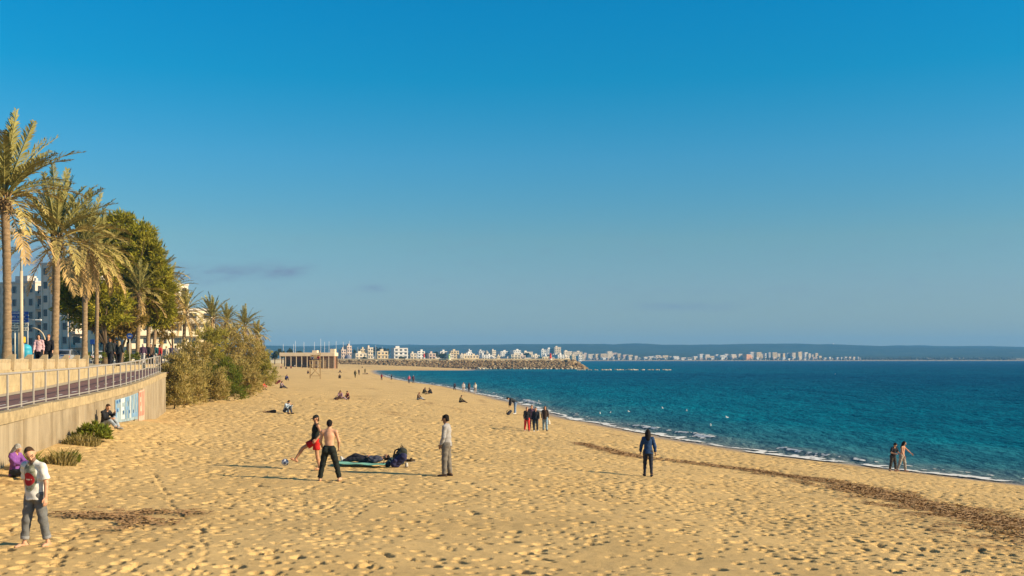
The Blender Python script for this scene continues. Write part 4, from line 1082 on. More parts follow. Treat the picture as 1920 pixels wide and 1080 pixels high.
FULL = dict(up=8, steep=12, mid=12, low=8, flat=7, droop=4, hang=1)
TAN = dict(up=6, steep=8, mid=9, low=10, flat=11, droop=9, hang=4)
palm(12, 52, 8, 372, 4.0, 'tallest palm, cut by the left edge of the picture', FULL, rad=0.21)
palm(101, 66, 106, 446, 4.1, 'broad palm with wide arching crown, second from the left', FULL, rad=0.235)
palm(158, 82, 157, 458, 3.9, 'palm with drooping tan fronds, third from the left', TAN, rad=0.215)
palm(180, 90, 182, 482, 3.6, 'thin trunked palm half hidden behind the third one', TAN, rad=0.16)
FARC = dict(up=5, steep=8, mid=9, low=9, flat=8, droop=6, hang=3)
for a_ in [(257, 105, 261, 548, 3.2, 'palm trunk just left of the trunk cluster under the pines'), (276, 112, 282, 535, 3.2, 'leftmost trunk of the palm cluster under the pines'), (287, 118, 300, 518, 3.3, 'palm poking out high at the right side of the pines'), (299, 124, 318, 548, 3.2, 'palm with tan skirt right below the pale block'),
           (343, 127, 347, 585, 3.0, 'palm with spiky crown right of the pale block'), (396, 150, 398, 596, 3.4, 'bushy palm crown above the middle of the tamarisks'), (420, 160, 425, 603, 2.6, 'smaller palm crown beside the bushy one'), (459, 175, 459, 612, 3.5, 'palm crown left of the last one by the beach'), (482, 188, 482, 630, 2.8, 'last and lowest palm crown towards the beach')]:
    palm(*a_, counts=FARC, sep=False, rad=0.22)

# ================================================================== TREES AND SHRUBS
def leaf_mat(name, stops, scale=0.9):
    m, nt, b = nodes_of(name)
    nt.links.new(ramp(nt, tnoise(nt, scale, 3, 0.6), stops), b.inputs['Base Color'])
    b.inputs['Roughness'].default_value = 0.85; b.inputs['Specular IOR Level'].default_value = 0.15
    tr = nt.nodes.new('ShaderNodeBsdfTranslucent'); tr.inputs['Color'].default_value = (0.30, 0.26, 0.03, 1)
    mx_ = nt.nodes.new('ShaderNodeMixShader'); mx_.inputs[0].default_value = 0.3
    out = nt.nodes['Material Output']; nt.links.new(b.outputs[0], mx_.inputs[1]); nt.links.new(tr.outputs[0], mx_.inputs[2]); nt.links.new(mx_.outputs[0], out.inputs['Surface'])
    return m
M_pine = leaf_mat('pine_leaf', [(0.3, (0.13, 0.135, 0.012)), (0.5, (0.33, 0.305, 0.028)), (0.75, (0.50, 0.38, 0.055))], 0.8)
M_rust = leaf_mat('rusty_leaf', [(0.3, (0.20, 0.13, 0.03)), (0.6, (0.36, 0.23, 0.055)), (0.8, (0.27, 0.22, 0.04))], 0.8)
M_tam = leaf_mat('tamarisk_leaf', [(0.28, (0.28, 0.225, 0.065)), (0.5, (0.44, 0.335, 0.11)), (0.7, (0.50, 0.35, 0.15)), (0.85, (0.32, 0.29, 0.065))], 0.55)
M_tamg = leaf_mat('tamarisk_green', [(0.3, (0.22, 0.21, 0.034)), (0.55, (0.38, 0.33, 0.06)), (0.8, (0.48, 0.35, 0.11))], 0.55)
M_grn = leaf_mat('green_leaf', [(0.3, (0.075, 0.115, 0.012)), (0.7, (0.19, 0.22, 0.028))], 1.5)
M_weed = leaf_mat('weed_leaf', [(0.3, (0.10, 0.14, 0.012)), (0.7, (0.25, 0.27, 0.035))], 3.0)
M_straw = leaf_mat('straw_leaf', [(0.3, (0.20, 0.16, 0.055)), (0.7, (0.38, 0.29, 0.12))], 1.5)
M_bark = mat('bark', (0.16, 0.11, 0.065), 0.95, 0.4, 2.5, 0.8, 10, sc=(1, 1, 0.3))
def sprays(C, Rr, n_cl, n_leaf, size, cl_r, asp, up=0.35, shell=0.55):
    """leaf sprays: clumps scattered through an ellipsoid, leaves fanning outwards in each clump"""
    q = rng.normal(0, 1, (n_cl, 3)); q /= np.linalg.norm(q, axis=1)[:, None]
    rr_ = (shell + (1 - shell) * rng.uniform(0, 1, (n_cl, 1)) ** 0.6)
    rr_ = rr_ * (0.86 + 0.28 * rng.uniform(0, 1, (n_cl, 1)))
    cc = C + q * rr_ * Rr
    k = n_cl * n_leaf
    ci = np.repeat(np.arange(n_cl), n_leaf)
    off = rng.normal(0, 1, (k, 3)); off /= np.linalg.norm(off, axis=1)[:, None]
    cs = cl_r * rng.uniform(0.55, 1.35, n_cl)[ci][:, None]
    P = cc[ci] + off * cs * rng.uniform(0.25, 1, (k, 1)) * np.array([1, 1, 0.75])
    d = off * 0.8 + q[ci] * 0.5 + rng.normal(0, 0.35, (k, 3)) + np.array([0, 0, up]); d /= np.linalg.norm(d, axis=1)[:, None]
    e = np.cross(d, rng.normal(0, 1, (k, 3))); e /= np.linalg.norm(e, axis=1)[:, None] + 1e-9
    s = size * rng.uniform(0.55, 1.4, (k, 1))
    v = np.stack([P - d * s * 0.5, P + e * s * asp, P + d * s, P - e * s * asp], 1).reshape(-1, 3)
    return v
def leafy(name, px, Y, blobs, mt, label, cat, n_cl, n_leaf, size, cl_r, asp=0.22, grp=None, trunk=True, tr=0.28, zb=None, up=0.3, shell=0.55, crown='crown'):
    X = (px - 960) * Y / FPX
    z0 = (PROM if X < wall_x(Y) - 0.3 else beach_z(X, Y)) if zb is None else zb
    e_ = empty(name, (X, Y, z0), 0, label, cat, grp)
    V = []; lim = []
    for (bx, by, rx, ry, *mm) in blobs:
        c = at(bx, by, Y); rm = rx * Y / FPX; rv = ry * Y / FPX
        dy = random.uniform(-0.3, 0.3) * rm
        C = np.array([c.x - X, dy, c.z - z0]); lim.append((C, rm, rv))
        k = max(6, int(n_cl * (rm * rv) ** 0.85))
        V.append(sprays(C, np.array([rm, rm * 0.9, rv]), k, n_leaf, size, cl_r, asp, up, shell))
    v = np.concatenate(V); v = v[np.repeat(v.reshape(-1, 4, 3)[:, :, 2].min(1) > 0.02, 4)]
    f = np.arange(len(v)).reshape(-1, 4)
    link(crown, mesh_np(crown, v, f), e_, mt)
    if trunk:
        t = MB()
        hz = min(l_[0][2] for l_ in lim) * 0.8
        fork = Vector((0.1, 0, max(0.3, hz * 0.55)))
        t.tube([(0, 0, -0.3), (0.08, 0.05, fork.z * 0.5), fork], [tr * 1.25, tr, tr * 0.85], 9)
        for C, rm, rv in lim:
            e2 = Vector(C); m2 = fork.lerp(e2, 0.5) + Vector((random.uniform(-.2, .2) * rm, random.uniform(-.2, .2) * rm, 0.1 * rv))
            t.tube([fork, m2, e2], [tr * 0.6, tr * 0.38, tr * 0.12], 6)
            for q in range(3):
                e3 = e2 + Vector((random.uniform(-.7, .7) * rm, random.uniform(-.7, .7) * rm, random.uniform(-.3, .7) * rv))
                t.tube([m2, m2.lerp(e3, 0.55), e3], [tr * 0.25, tr * 0.14, 0.02], 4)
        t.build('trunk', M_bark, e_)
    return e_
PG = 'pines behind the palms'
leafy('pine_tree', 196, 97, [(150, 560, 34, 40), (188, 515, 42, 50), (135, 520, 26, 30), (205, 575, 46, 40), (165, 600, 36, 22), (125, 565, 18, 30)], M_pine, 'dark shaded pine behind the second and third palms', 'tree', 24, 44, 0.30, 0.62, 0.2, PG)
leafy('pine_tree', 240, 108, [(226, 432, 28, 34), (258, 442, 28, 32), (272, 482, 36, 44), (296, 528, 32, 40), (240, 505, 48, 56), (262, 560, 52, 44), (300, 580, 26, 36), (218, 470, 30, 44), (285, 560, 36, 44), (230, 590, 44, 30), (308, 560, 20, 40), (250, 470, 34, 40), (205, 430, 22, 30)], M_pine, 'big sunlit yellow green pine, highest of the pines', 'tree', 26, 44, 0.30, 0.66, 0.2, PG)
leafy('tamarisk_tree', 226, 101, [(215, 612, 30, 24), (238, 605, 24, 26), (200, 625, 16, 18), (255, 600, 22, 20)], M_rust, 'rusty brown tree under the big sunlit pine', 'tree', 14, 40, 0.26, 0.45, 0.2, PG, tr=0.18)
leafy('tamarisk_tree', 322, 120, [(310, 600, 24, 40), (328, 590, 16, 32), (300, 620, 22, 24)], M_rust, 'brownish thin tree right of the trunk cluster', 'tree', 12, 36, 0.24, 0.45, 0.2, PG, tr=0.16)
TG = 'tamarisk bushes at the back of the beach'
for i, (px, Y, blobs, mt, lb) in enumerate([
    (325, 74, [(322, 690, 20, 40), (336, 670, 20, 34), (312, 705, 14, 30)], M_tam, 'brownish tamarisk bush where the railing ends'),
    (355, 83, [(350, 665, 28, 42), (372, 640, 26, 36), (345, 700, 30, 28)], M_tam, 'tamarisk bush just right of the railing end bush'),
    (388, 93, [(385, 640, 34, 44), (404, 625, 28, 34), (380, 685, 36, 36)], M_tamg, 'tall olive tamarisk under the bushy palm crown'),
    (422, 105, [(420, 632, 34, 42), (440, 622, 28, 36), (415, 680, 36, 36), (402, 612, 20, 20)], M_tam, 'tallest brown tamarisk in the middle of the thicket'),
    (458, 120, [(455, 648, 30, 42), (474, 645, 24, 38), (452, 690, 32, 30)], M_tam, 'wide tamarisk left of the outermost green one'),
    (484, 138, [(483, 655, 20, 34), (494, 668, 14, 28), (478, 690, 22, 22)], M_tamg, 'outermost green tamarisk facing the beach'),
    (346, 80, [(345, 712, 32, 22), (325, 720, 20, 18)], M_tam, 'low twiggy bush in front at the left of the thicket'),
    (392, 88, [(392, 708, 36, 24), (370, 716, 24, 18)], M_tam, 'low twiggy bush in front at the middle of the thicket'),
    (450, 101, [(450, 700, 32, 24), (470, 706, 22, 18)], M_tam, 'low twiggy bush in front at the right of the thicket'),
    (424, 93, [(424, 690, 13, 28), (428, 715, 18, 20)], M_grn, 'fresh green upright bush in front of the brown thicket'),
]):
    yb_ = HOR + (CAMZ - beach_z((px - 960) * Y / FPX, Y)) * FPX / Y
    blobs = [(bx, by + (16 if by < 690 else 6), rx, ry * 0.92) for bx, by, rx, ry in blobs]
    leafy('tamarisk_bush', px, Y, blobs + [(px - 14, yb_ - 22, 26, 26), (px + 16, yb_ - 20, 26, 24), (px, yb_ - 45, 30, 32)], mt, lb, 'bush', 30, 40, 0.18, 0.36, 0.15, TG, tr=0.05, up=0.55, crown='foliage', shell=0.35)
# grass and weeds: clumps of blades
def tuft(px, py, rad, h, n, mt, label, name='grass_tuft', cat='plant', grp='weeds along the wall foot', flop=0.6):
    g = on_sand(px, py); e_ = empty(name, g, 0, label, cat, grp)
    a = rng.uniform(0, 6.283, n); r_ = rad * np.sqrt(rng.uniform(0, 1, n))
    b0 = np.stack([r_ * np.cos(a), r_ * np.sin(a) * 0.8, np.full(n, -0.05)], 1)
    hh = h * rng.uniform(0.35, 1.0, n) * (1 - 0.5 * (r_ / rad) ** 2)
    ln = np.stack([np.cos(a), np.sin(a), np.zeros(n)], 1) * (hh * flop * rng.uniform(0.1, 1.0, n))[:, None] + rng.normal(0, 0.06, (n, 3)) * h
    m_ = b0 + ln * 0.4 + np.array([0, 0, 1]) * (hh * 0.65)[:, None]; tp2 = b0 + ln + np.array([0, 0, 1]) * (hh * rng.uniform(0.75, 1.0, n))[:, None]
    an = rng.uniform(0, 3.14, n); w_ = (np.stack([np.cos(an), np.sin(an), np.zeros(n)], 1)) * (0.012 + 0.012 * rng.uniform(0, 1, (n, 1)))
    v = np.concatenate([np.stack([b0 - w_, b0 + w_, m_ + w_, m_ - w_], 1).reshape(-1, 3), np.stack([m_ - w_, m_ + w_, tp2 + w_ * 0.2, tp2 - w_ * 0.2], 1).reshape(-1, 3)])
    link('blades', mesh_np('blades', v, np.arange(len(v)).reshape(-1, 4)), e_, mt); return e_
_yw = on_sand(176, 826).y
leafy('weed_clump', 176, _yw, [(160, 812, 15, 12), (172, 803, 15, 13), (190, 806, 15, 13), (205, 815, 11, 9), (180, 817, 26, 10), (146, 821, 12, 7)], M_weed, 'thick green weed clump hiding the sitting man by the wall', 'plant', 130, 40, 0.11, 0.14, 0.22, 'weeds along the wall foot', trunk=False, crown='leaves', up=0.7, shell=0.4)
tuft(152, 833, 0.62, 0.5, 700, M_straw, 'low sprawling grass left of the thick green clump')
tuft(112, 872, 0.45, 0.62, 380, M_straw, 'thin upright grass at the wall between the two sitters')
tuft(126, 866, 0.35, 0.5, 420, M_grn, 'small green weeds right of the thin upright grass')
tuft(52, 882, 0.36, 0.65, 480, M_grn, 'green weeds behind the shoulder of the man in the white shirt')
tuft(238, 790, 0.35, 0.35, 260, M_straw, 'dry weed patch below the blue graffiti')
for i, (px, py, r_, h, mt, lb) in enumerate([(283, 770, 0.7, 0.5, M_straw, 'dry weeds just past the red graffiti'), (300, 757, 1.0, 0.9, M_grn, 'green plants at the end of the sea wall'), (325, 752, 1.1, 0.7, M_straw, 'dry grass right of the sea wall end'), (345, 744, 1.2, 0.9, M_grn, 'green plants in front of the low twiggy bush'),
                                         (385, 738, 1.3, 0.8, M_straw, 'straw grass along the front of the thicket'), (440, 733, 1.0, 0.8, M_grn, 'green plants below the fresh green bush'), (478, 722, 1.6, 1.1, M_straw, 'pale reeds at the right end of the thicket'), (497, 712, 1.8, 1.3, M_straw, 'pale reeds nearest the person in red')]):
    tuft(px, py, r_, h, 700, mt, lb, grp='weeds in front of the thicket')
for px, Y, w_, h_, lb in ((180, 96, 1.5, 0.9, 'low hedge behind the thin palm trunk'), (246, 104, 2.6, 1.1, 'low green hedge under the round blue sign')):
    leafy('hedge', px, Y, [(px - w_ * 6, 672 - (0.2) * 20, w_ * 8, h_ * 9), (px + w_ * 6, 672 - 0.2 * 20, w_ * 8, h_ * 9)], M_grn, lb, 'hedge', 24, 40, 0.14, 0.28, 0.3, 'hedges on the promenade', trunk=False, crown='foliage')

# ================================================================== STREET FURNITURE
M_pole = mat('pole_paint', (0.52, 0.42, 0.28), 0.6, 0.12, 2, spec=0.4); M_steel = mat('galvanised', (0.45, 0.45, 0.44), 0.5, 0.12, 4, metal=0.3)
M_blue = mat('sign_blue', (0.02, 0.075, 0.33), 0.5, 0.1, 3); M_pan = mat('sign_white', (0.66, 0.62, 0.50), 0.5, 0.1, 3); M_ink = mat('sign_ink', (0.05, 0.05, 0.06), 0.6)
# tall lamp post with a curved head
g = Vector(((40 - 960) * 75 / FPX, 75, PROM)); H = CAMZ + (HOR - 400) * 75 / FPX - PROM
e_ = empty('lamp_post', g, 0, 'tall cream lamp post with curved top between the two left palms', 'lamp post')
t = MB(); t.tube([(0, 0, 0), (0, 0, H * 0.62)], [0.15, 0.11], 10); t.build('lower_pole', M_pole, e_)
t = MB(); t.tube([(0, 0, H * 0.62), (0, 0, H * 0.88), (-0.12, 0, H * 0.96), (-0.55, 0, H), (-1.1, 0, H * 1.0)], [0.085, 0.075, 0.07, 0.06, 0.05], 10); t.build('upper_pole', M_pan, e_)
t = MB(); t.box((-1.35, 0, H), (0.6, 0.26, 0.12), bev=0.03); t.build('lamp_head', M_steel, e_)
t = MB(); t.tube([(0, 0, 0), (0, 0, 0.5)], 0.22, 10); t.build('base', M_pole, e_)
# direction signs
Y = 82; s_ = Y / FPX
e_ = empty('direction_sign', ((35 - 960) * s_, Y, PROM), 0, 'stack of blue and white direction signs on posts by the lamp post', 'sign')
PX = lambda px, py, dy=0.0: Vector(((px - 35) * s_, dy, CAMZ - (py - HOR) * s_ - PROM))
for px in (27, 34.5):
    t = MB(); a_ = PX(px, 580, 0.08); t.tube([(a_.x, 0.08, 0), a_], 0.055, 8); t.build('post', M_pan if px < 30 else M_pole, e_)
for k, (y0, y1, m_) in enumerate(((584, 590.4, M_blue), (591, 597.4, M_blue), (598, 604.4, M_blue), (605.4, 612, M_pan), (613.4, 620.5, M_pan))):
    a_, b_ = PX(17, y0), PX(53.5, y1); w_ = b_.x - a_.x; h_ = a_.z - b_.z
    t = MB(); t.box(((a_.x + b_.x) / 2, 0, (a_.z + b_.z) / 2), (w_, 0.05, h_ * 0.97), bev=0.012); pn_ = t.build('sign_panel', m_, e_)
    t = MB(); x_ = a_.x + 0.12
    while x_ < b_.x - 0.3:          # unreadable small lettering, as in the photograph
        l_ = random.uniform(0.03, 0.07); t.box((x_ + l_ / 2, -0.028, (a_.z + b_.z) / 2), (l_, 0.006, h_ * random.uniform(0.28, 0.42))); x_ += l_ + (0.025 if random.random() < 0.8 else 0.12)
    t.build('lettering', M_white if m_ is M_blue else M_ink, pn_)
    t = MB(); ax = (b_.x - 0.13) if k >= 3 else (a_.x + 0.06)
    t.add([(ax - 0.05, -0.03, (a_.z + b_.z) / 2), (ax + 0.05, -0.03, (a_.z + b_.z) / 2 + 0.07), (ax + 0.05, -0.03, (a_.z + b_.z) / 2 - 0.07)], [(0, 2, 1)]); t.build('arrow', M_white if m_ is M_blue else M_ink, pn_)
    if m_ is M_blue:
        t = MB(); t.box(((a_.x + b_.x) / 2, 0.012, a_.z - 0.012), (w_ + 0.02, 0.05, 0.03)); t.build('edge', M_white, pn_)
# street lamps with side arm
for px, yh, xh, Y, lb in ((52, 598, 72, 128, 'low street lamp right of the direction signs'), (103, 591, 116, 120, 'low street lamp reaching out from behind the second palm')):
    a_ = at(px, yh + 1, Y); b_ = at(xh, yh + 2, Y); e_ = empty('street_lamp', (a_.x, Y, PROM), 0, lb, 'street lamp', 'street lamps along the road')
    t = MB(); t.tube([(0, 0, 0), (0, 0, a_.z - PROM)], [0.09, 0.06], 8); t.build('pole', M_steel, e_)
    t = MB(); t.tube([(0, 0, a_.z - PROM - 0.05), (b_.x - a_.x - 0.3, 0, b_.z - PROM)], 0.04, 6); t.build('arm', M_steel, e_)
    t = MB(); t.box((b_.x - a_.x, 0, b_.z - PROM), (0.75, 0.3, 0.16), bev=0.04); t.build('lamp_head', M_white, e_)
a_ = at(131, 585, 110); e_ = empty('street_pole', (a_.x, 110, PROM), 0, 'slim grey pole at the corner of the grey tower', 'pole')
t = MB(); t.tube([(0, 0, 0), (0, 0, a_.z - PROM)], [0.09, 0.06], 8); t.build('shaft', M_steel, e_); t = MB(); t.tube([(0, 0, 0), (0, 0, 0.35)], 0.16, 8); t.build('base', M_steel, e_)
# bent pole
Y = 79; a_ = at(86, 650, Y); e_ = empty('bent_pole', (a_.x, Y, PROM), 0, 'thin pole bent over in a wide hoop behind the walking couple', 'pole')
pts = [(0, 0, 0)]
for px, py in ((85, 645), (84, 634), (80, 625), (74, 619), (66, 615.5), (58, 614.5)): q = at(px, py, Y); pts.append((q.x - a_.x, 0, q.z - PROM))
t = MB(); t.tube(pts, 0.045, 8); t.build('hoop', M_pole, e_); t = MB(); t.tube([(0, 0, 0), (0, 0, 0.06)], 0.14, 8); t.build('base', M_steel, e_)
# round blue sign
Y = 98; a_ = at(243, 630, Y); e_ = empty('round_sign', (a_.x, Y, PROM), 0, 'round blue traffic sign on a post beside the hedge', 'sign')
t = MB(); t.tube([(0, 0.05, 0), (0, 0.05, a_.z - PROM + 0.2)], 0.04, 8); t.build('post', M_pan, e_)
t = MB(); t.tube([(0, -0.02, a_.z - PROM), (0, 0.02, a_.z - PROM)], 0.27, 20); t.build('disc', M_blue, e_)
t = MB(); t.box((0.0, -0.03, a_.z - PROM), (0.26, 0.008, 0.06)); t.add([(0.2, -0.034, a_.z - PROM), (0.08, -0.034, a_.z - PROM + 0.1), (0.08, -0.034, a_.z - PROM - 0.1)], [(0, 1, 2)]); t.build('arrow', M_white, e_)
Y = 105; a_ = at(173, 641, Y); e_ = empty('square_sign', (a_.x, Y, PROM), 0, 'small square blue sign between the two thin palm trunks', 'sign')
t = MB(); t.tube([(0, 0.05, 0), (0, 0.05, a_.z - PROM)], 0.04, 8); t.build('post', M_steel, e_); t = MB(); t.box((0, 0, a_.z - PROM), (0.42, 0.04, 0.46), bev=0.012); t.build('panel', M_blue, e_)
# yellow post box, turquoise recycling bell
Y = 84; a_ = at(44, 640, Y); e_ = empty('post_box', (a_.x, Y, PROM), 0, 'yellow box on a leg right of the lamp post foot', 'post box')
t = MB(); t.box((0, 0, a_.z - PROM + 0.12), (0.26, 0.3, 0.5), bev=0.05); t.build('box', mat('yellow_paint', (0.70, 0.42, 0.03), 0.5, 0.1, 3), e_); t = MB(); t.tube([(0, 0, 0), (0, 0, a_.z - PROM)], 0.06, 8); t.build('leg', M_steel, e_)
Y = 86; a_ = at(48, 652, Y); e_ = empty('recycling_bin', (a_.x, Y, PROM), 0, 'turquoise domed recycling bin behind the benches', 'bin')
t = MB(); t.tube([(0, 0, 0), (0, 0, 0.9), (0, 0, 1.3)], [0.42, 0.5, 0.46], 14); t.build('body', mat('turquoise', (0.03, 0.30, 0.42), 0.5, 0.1, 3), e_)
t = MB(); t.ball((0, 0, 1.3), 0.45, 14, 8, sc=(1, 1, 0.8)); t.build('lid', mat('turquoise_lid', (0.05, 0.40, 0.55), 0.5, 0.1, 3), e_)
# cars on the road, seen end on
def car(px, Y, c, label, rz=R(8)):
    X = (px - 960) * Y / FPX; e_ = empty('parked_car', (X, Y, PROM - 0.14), rz, label, 'car', 'cars on the road behind the promenade')
    prof = [(-2.0, 0.35), (-2.05, 0.62), (-1.95, 0.88), (-1.75, 0.95), (-1.25, 1.40), (-0.9, 1.47), (0.3, 1.48), (0.6, 1.42), (1.2, 0.98), (1.95, 0.86), (2.08, 0.65), (2.05, 0.33)]
    n = len(prof); v = []; f = []
    for x_, k in ((-0.84, 1), (0.84, 1)):
        for (yy, zz) in prof: v.append((x_ * (1 - 0.22 * max(0, (zz - 0.9) / 0.58)), yy, zz))
    for i in range(n):
        j = (i + 1) % n; f.append((i, j, n + j, n + i))
    f += [tuple(range(n - 1, -1, -1)), tuple(range(n, 2 * n))]
    t = MB(); t.add(v, f); t.build('body', c, e_)
    t = MB(); t.add([(-0.66, -1.66, 1.06), (0.66, -1.66, 1.06), (0.58, -1.31, 1.38), (-0.58, -1.31, 1.38)], [(0, 1, 2, 3)]); b0 = t
    for s_ in (-1, 1): t.add([(s_ * 0.83, -1.4, 1.0), (s_ * 0.83, 1.0, 1.0), (s_ * 0.70, 0.45, 1.40), (s_ * 0.70, -1.05, 1.40)], [(0, 1, 2, 3)])
    o = t.build('windows', M_win, e_); o.location = (0, -0.02, 0.01)
    for s_ in (-1, 1):
        t = MB(); t.box((s_ * 0.68, -2.0, 0.80), (0.24, 0.12, 0.14), bev=0.02); t.build('tail_light', M_red, e_)
        for yy in (-1.25, 1.3):
            t = MB(); t.tube([(s_ * 0.66, yy, 0.32), (s_ * 0.86, yy, 0.32)], 0.32, 16); w_ = t.build('wheel', mat('tyre', (0.02, 0.02, 0.02), 0.8), e_)
            t = MB(); t.tube([(s_ * 0.85, yy, 0.32), (s_ * 0.872, yy, 0.32)], 0.19, 12); t.build('rim', M_steel, w_)
car(125, 101, mat('car_silver', (0.50, 0.51, 0.52), 0.3, 0.05, 2, metal=0.4, spec=0.5), 'silver car seen end on behind the benches by the grey tower')
car(193, 118, mat('car_white', (0.72, 0.72, 0.70), 0.3, 0.05, 2, spec=0.5), 'white car behind the hedge and thin palm trunk')

# graffiti on the sea wall: paint laid on the concrete, block letters too worn to read
GB = [mat('paint_blue_light', (0.27, 0.35, 0.38), 0.9, 0.3, 2.5), mat('paint_blue', (0.16, 0.29, 0.44), 0.9, 0.35, 3), mat('paint_pale', (0.58, 0.60, 0.58), 0.9, 0.2, 3), mat('paint_red', (0.62, 0.22, 0.15), 0.9, 0.3, 2.5), mat('paint_pink', (0.66, 0.36, 0.26), 0.9, 0.3, 3), mat('paint_deep', (0.03, 0.10, 0.24), 0.9, 0.3, 3)]
gf = empty('graffiti', (wall_x(47), 47, 4), 0, 'worn blue and red block letter graffiti on the sea wall', 'graffiti'); invg = Matrix.Translation(gf.location).inverted()
GY0, GY1 = 46.2, 56.0
glayer = 0
def gpatch(u0, u1, v0, v1, mi, nm='paint', lay=0, sl=0.0):
    """rectangle of paint on the wall face, u along the wall 0..1, v up the wall 0..1"""
    mb = MB(); n = 6
    for i in range(n):
        a, b_ = u0 + (u1 - u0) * i / n, u0 + (u1 - u0) * (i + 1) / n
        for (ua, ub) in ((a, b_),):
            q = []
            for u, v in ((ua, v0), (ub, v0), (ub, v1), (ua, v1)):
                y = GY0 + (GY1 - GY0) * (u + sl * v); zt_ = wall_z(y) - 0.42; zb_ = beach_z(wall_x(y) + 0.1, y) - 0.05
                q.append((wall_x(y) + 0.018 + 0.004 * lay, y, zb_ + (zt_ - zb_) * v))
            mb.add(q, [(0, 1, 2, 3)])
    o = mb.build(nm, GB[mi], gf); o.matrix_parent_inverse = invg
gpatch(0.02, 0.70, 0.10, 0.97, 0, 'blue_ground', 0)
gpatch(0.72, 0.98, 0.04, 1.0, 4, 'pink_ground', 0)
def letter(u, w_, strokes, mi, nm):
    for (a, b_, c, d) in strokes: gpatch(u + w_ * a, u + w_ * b_, c, d, mi, nm, 2 + (c == 0.81))
E_ = [(0, .3, .2, .95), (.3, 1, .80, .95), (.3, .8, .52, .64), (.3, 1, .2, .34)]; F_ = [(0, .3, .2, .95), (.3, 1, .80, .95), (.3, .8, .52, .64)]; A_ = [(0, .28, .2, .95), (.72, 1, .2, .95), (.28, .72, .80, .95), (.28, .72, .5, .62)]; L_ = [(0, .3, .2, .95), (.3, 1, .2, .34)]; U_ = [(0, .28, .2, .95), (.72, 1, .2, .95), (.28, .72, .2, .34)]; I_ = [(.3, .7, .2, .95)]
letter(0.03, 0.10, F_, 1, 'stroke'); letter(0.15, 0.09, E_, 2, 'stroke'); letter(0.26, 0.10, A_, 1, 'stroke'); letter(0.38, 0.06, I_, 2, 'stroke'); letter(0.45, 0.10, L_, 1, 'stroke'); letter(0.57, 0.11, U_, 1, 'stroke')
letter(0.745, 0.09, E_, 3, 'stroke'); letter(0.86, 0.09, U_, 3, 'stroke')
for (u, v) in ((0.05, 0.88), (0.06, 0.55), (0.2, 0.45), (0.36, 0.42), (0.11, 0.9), (0.5, 0.4)): gpatch(u, u + 0.025, v - 0.06, v + 0.05, 5, 'dark_spot', 4)
# ================================================================== PEOPLE
_CO = np.array([(i, j, k) for i in (0, 1) for j in (0, 1) for k in (0, 1)])
_ED = [(a, b_) for a in range(8) for b_ in range(a + 1, 8) if np.abs(_CO[a] - _CO[b_]).sum() == 1]
def surface_net(V, org, h):
    ins = V < 0
    nx, ny, nz = V.shape
    cnt = np.zeros((nx - 1, ny - 1, nz - 1), np.int8)
    for c in _CO: cnt += ins[c[0]:nx - 1 + c[0], c[1]:ny - 1 + c[1], c[2]:nz - 1 + c[2]]
    act = (cnt > 0) & (cnt < 8)
    I = np.argwhere(act)
    if len(I) == 0: return None
    val = np.stack([V[I[:, 0] + c[0], I[:, 1] + c[1], I[:, 2] + c[2]] for c in _CO], 1)
    acc = np.zeros((len(I), 3)); n = np.zeros(len(I))
    for a, b_ in _ED:
        va, vb = val[:, a], val[:, b_]; x = (va < 0) != (vb < 0)
        t = np.where(x, va / np.where(x, va - vb, 1), 0)
        acc += np.where(x[:, None], _CO[a] + t[:, None] * (_CO[b_] - _CO[a]), 0); n += x
    P = (I + acc / n[:, None]) * h + org
    num = np.full(act.shape, -1, np.int64); num[act] = np.arange(len(I))
    F = []
    for ax in range(3):
        o1, o2 = (ax + 1) % 3, (ax + 2) % 3
        s0 = [slice(None)] * 3; s1 = [slice(None)] * 3; s0[ax] = slice(0, -1); s1[ax] = slice(1, None)
        A, B = ins[tuple(s0)], ins[tuple(s1)]
        e = np.argwhere(A != B)
        e = e[(e[:, o1] > 0) & (e[:, o2] > 0) & (e[:, o1] < V.shape[o1] - 1) & (e[:, o2] < V.shape[o2] - 1)]
        if len(e) == 0: continue
        def cell(d1, d2):
            q = e.copy(); q[:, o1] += d1; q[:, o2] += d2; return num[q[:, 0], q[:, 1], q[:, 2]]
        q = np.stack([cell(-1, -1), cell(0, -1), cell(0, 0), cell(-1, 0)], 1)
        a_in = A[e[:, 0], e[:, 1], e[:, 2]]
        q[~a_in] = q[~a_in][:, ::-1]
        F.append(q)
    return P, np.concatenate(F)
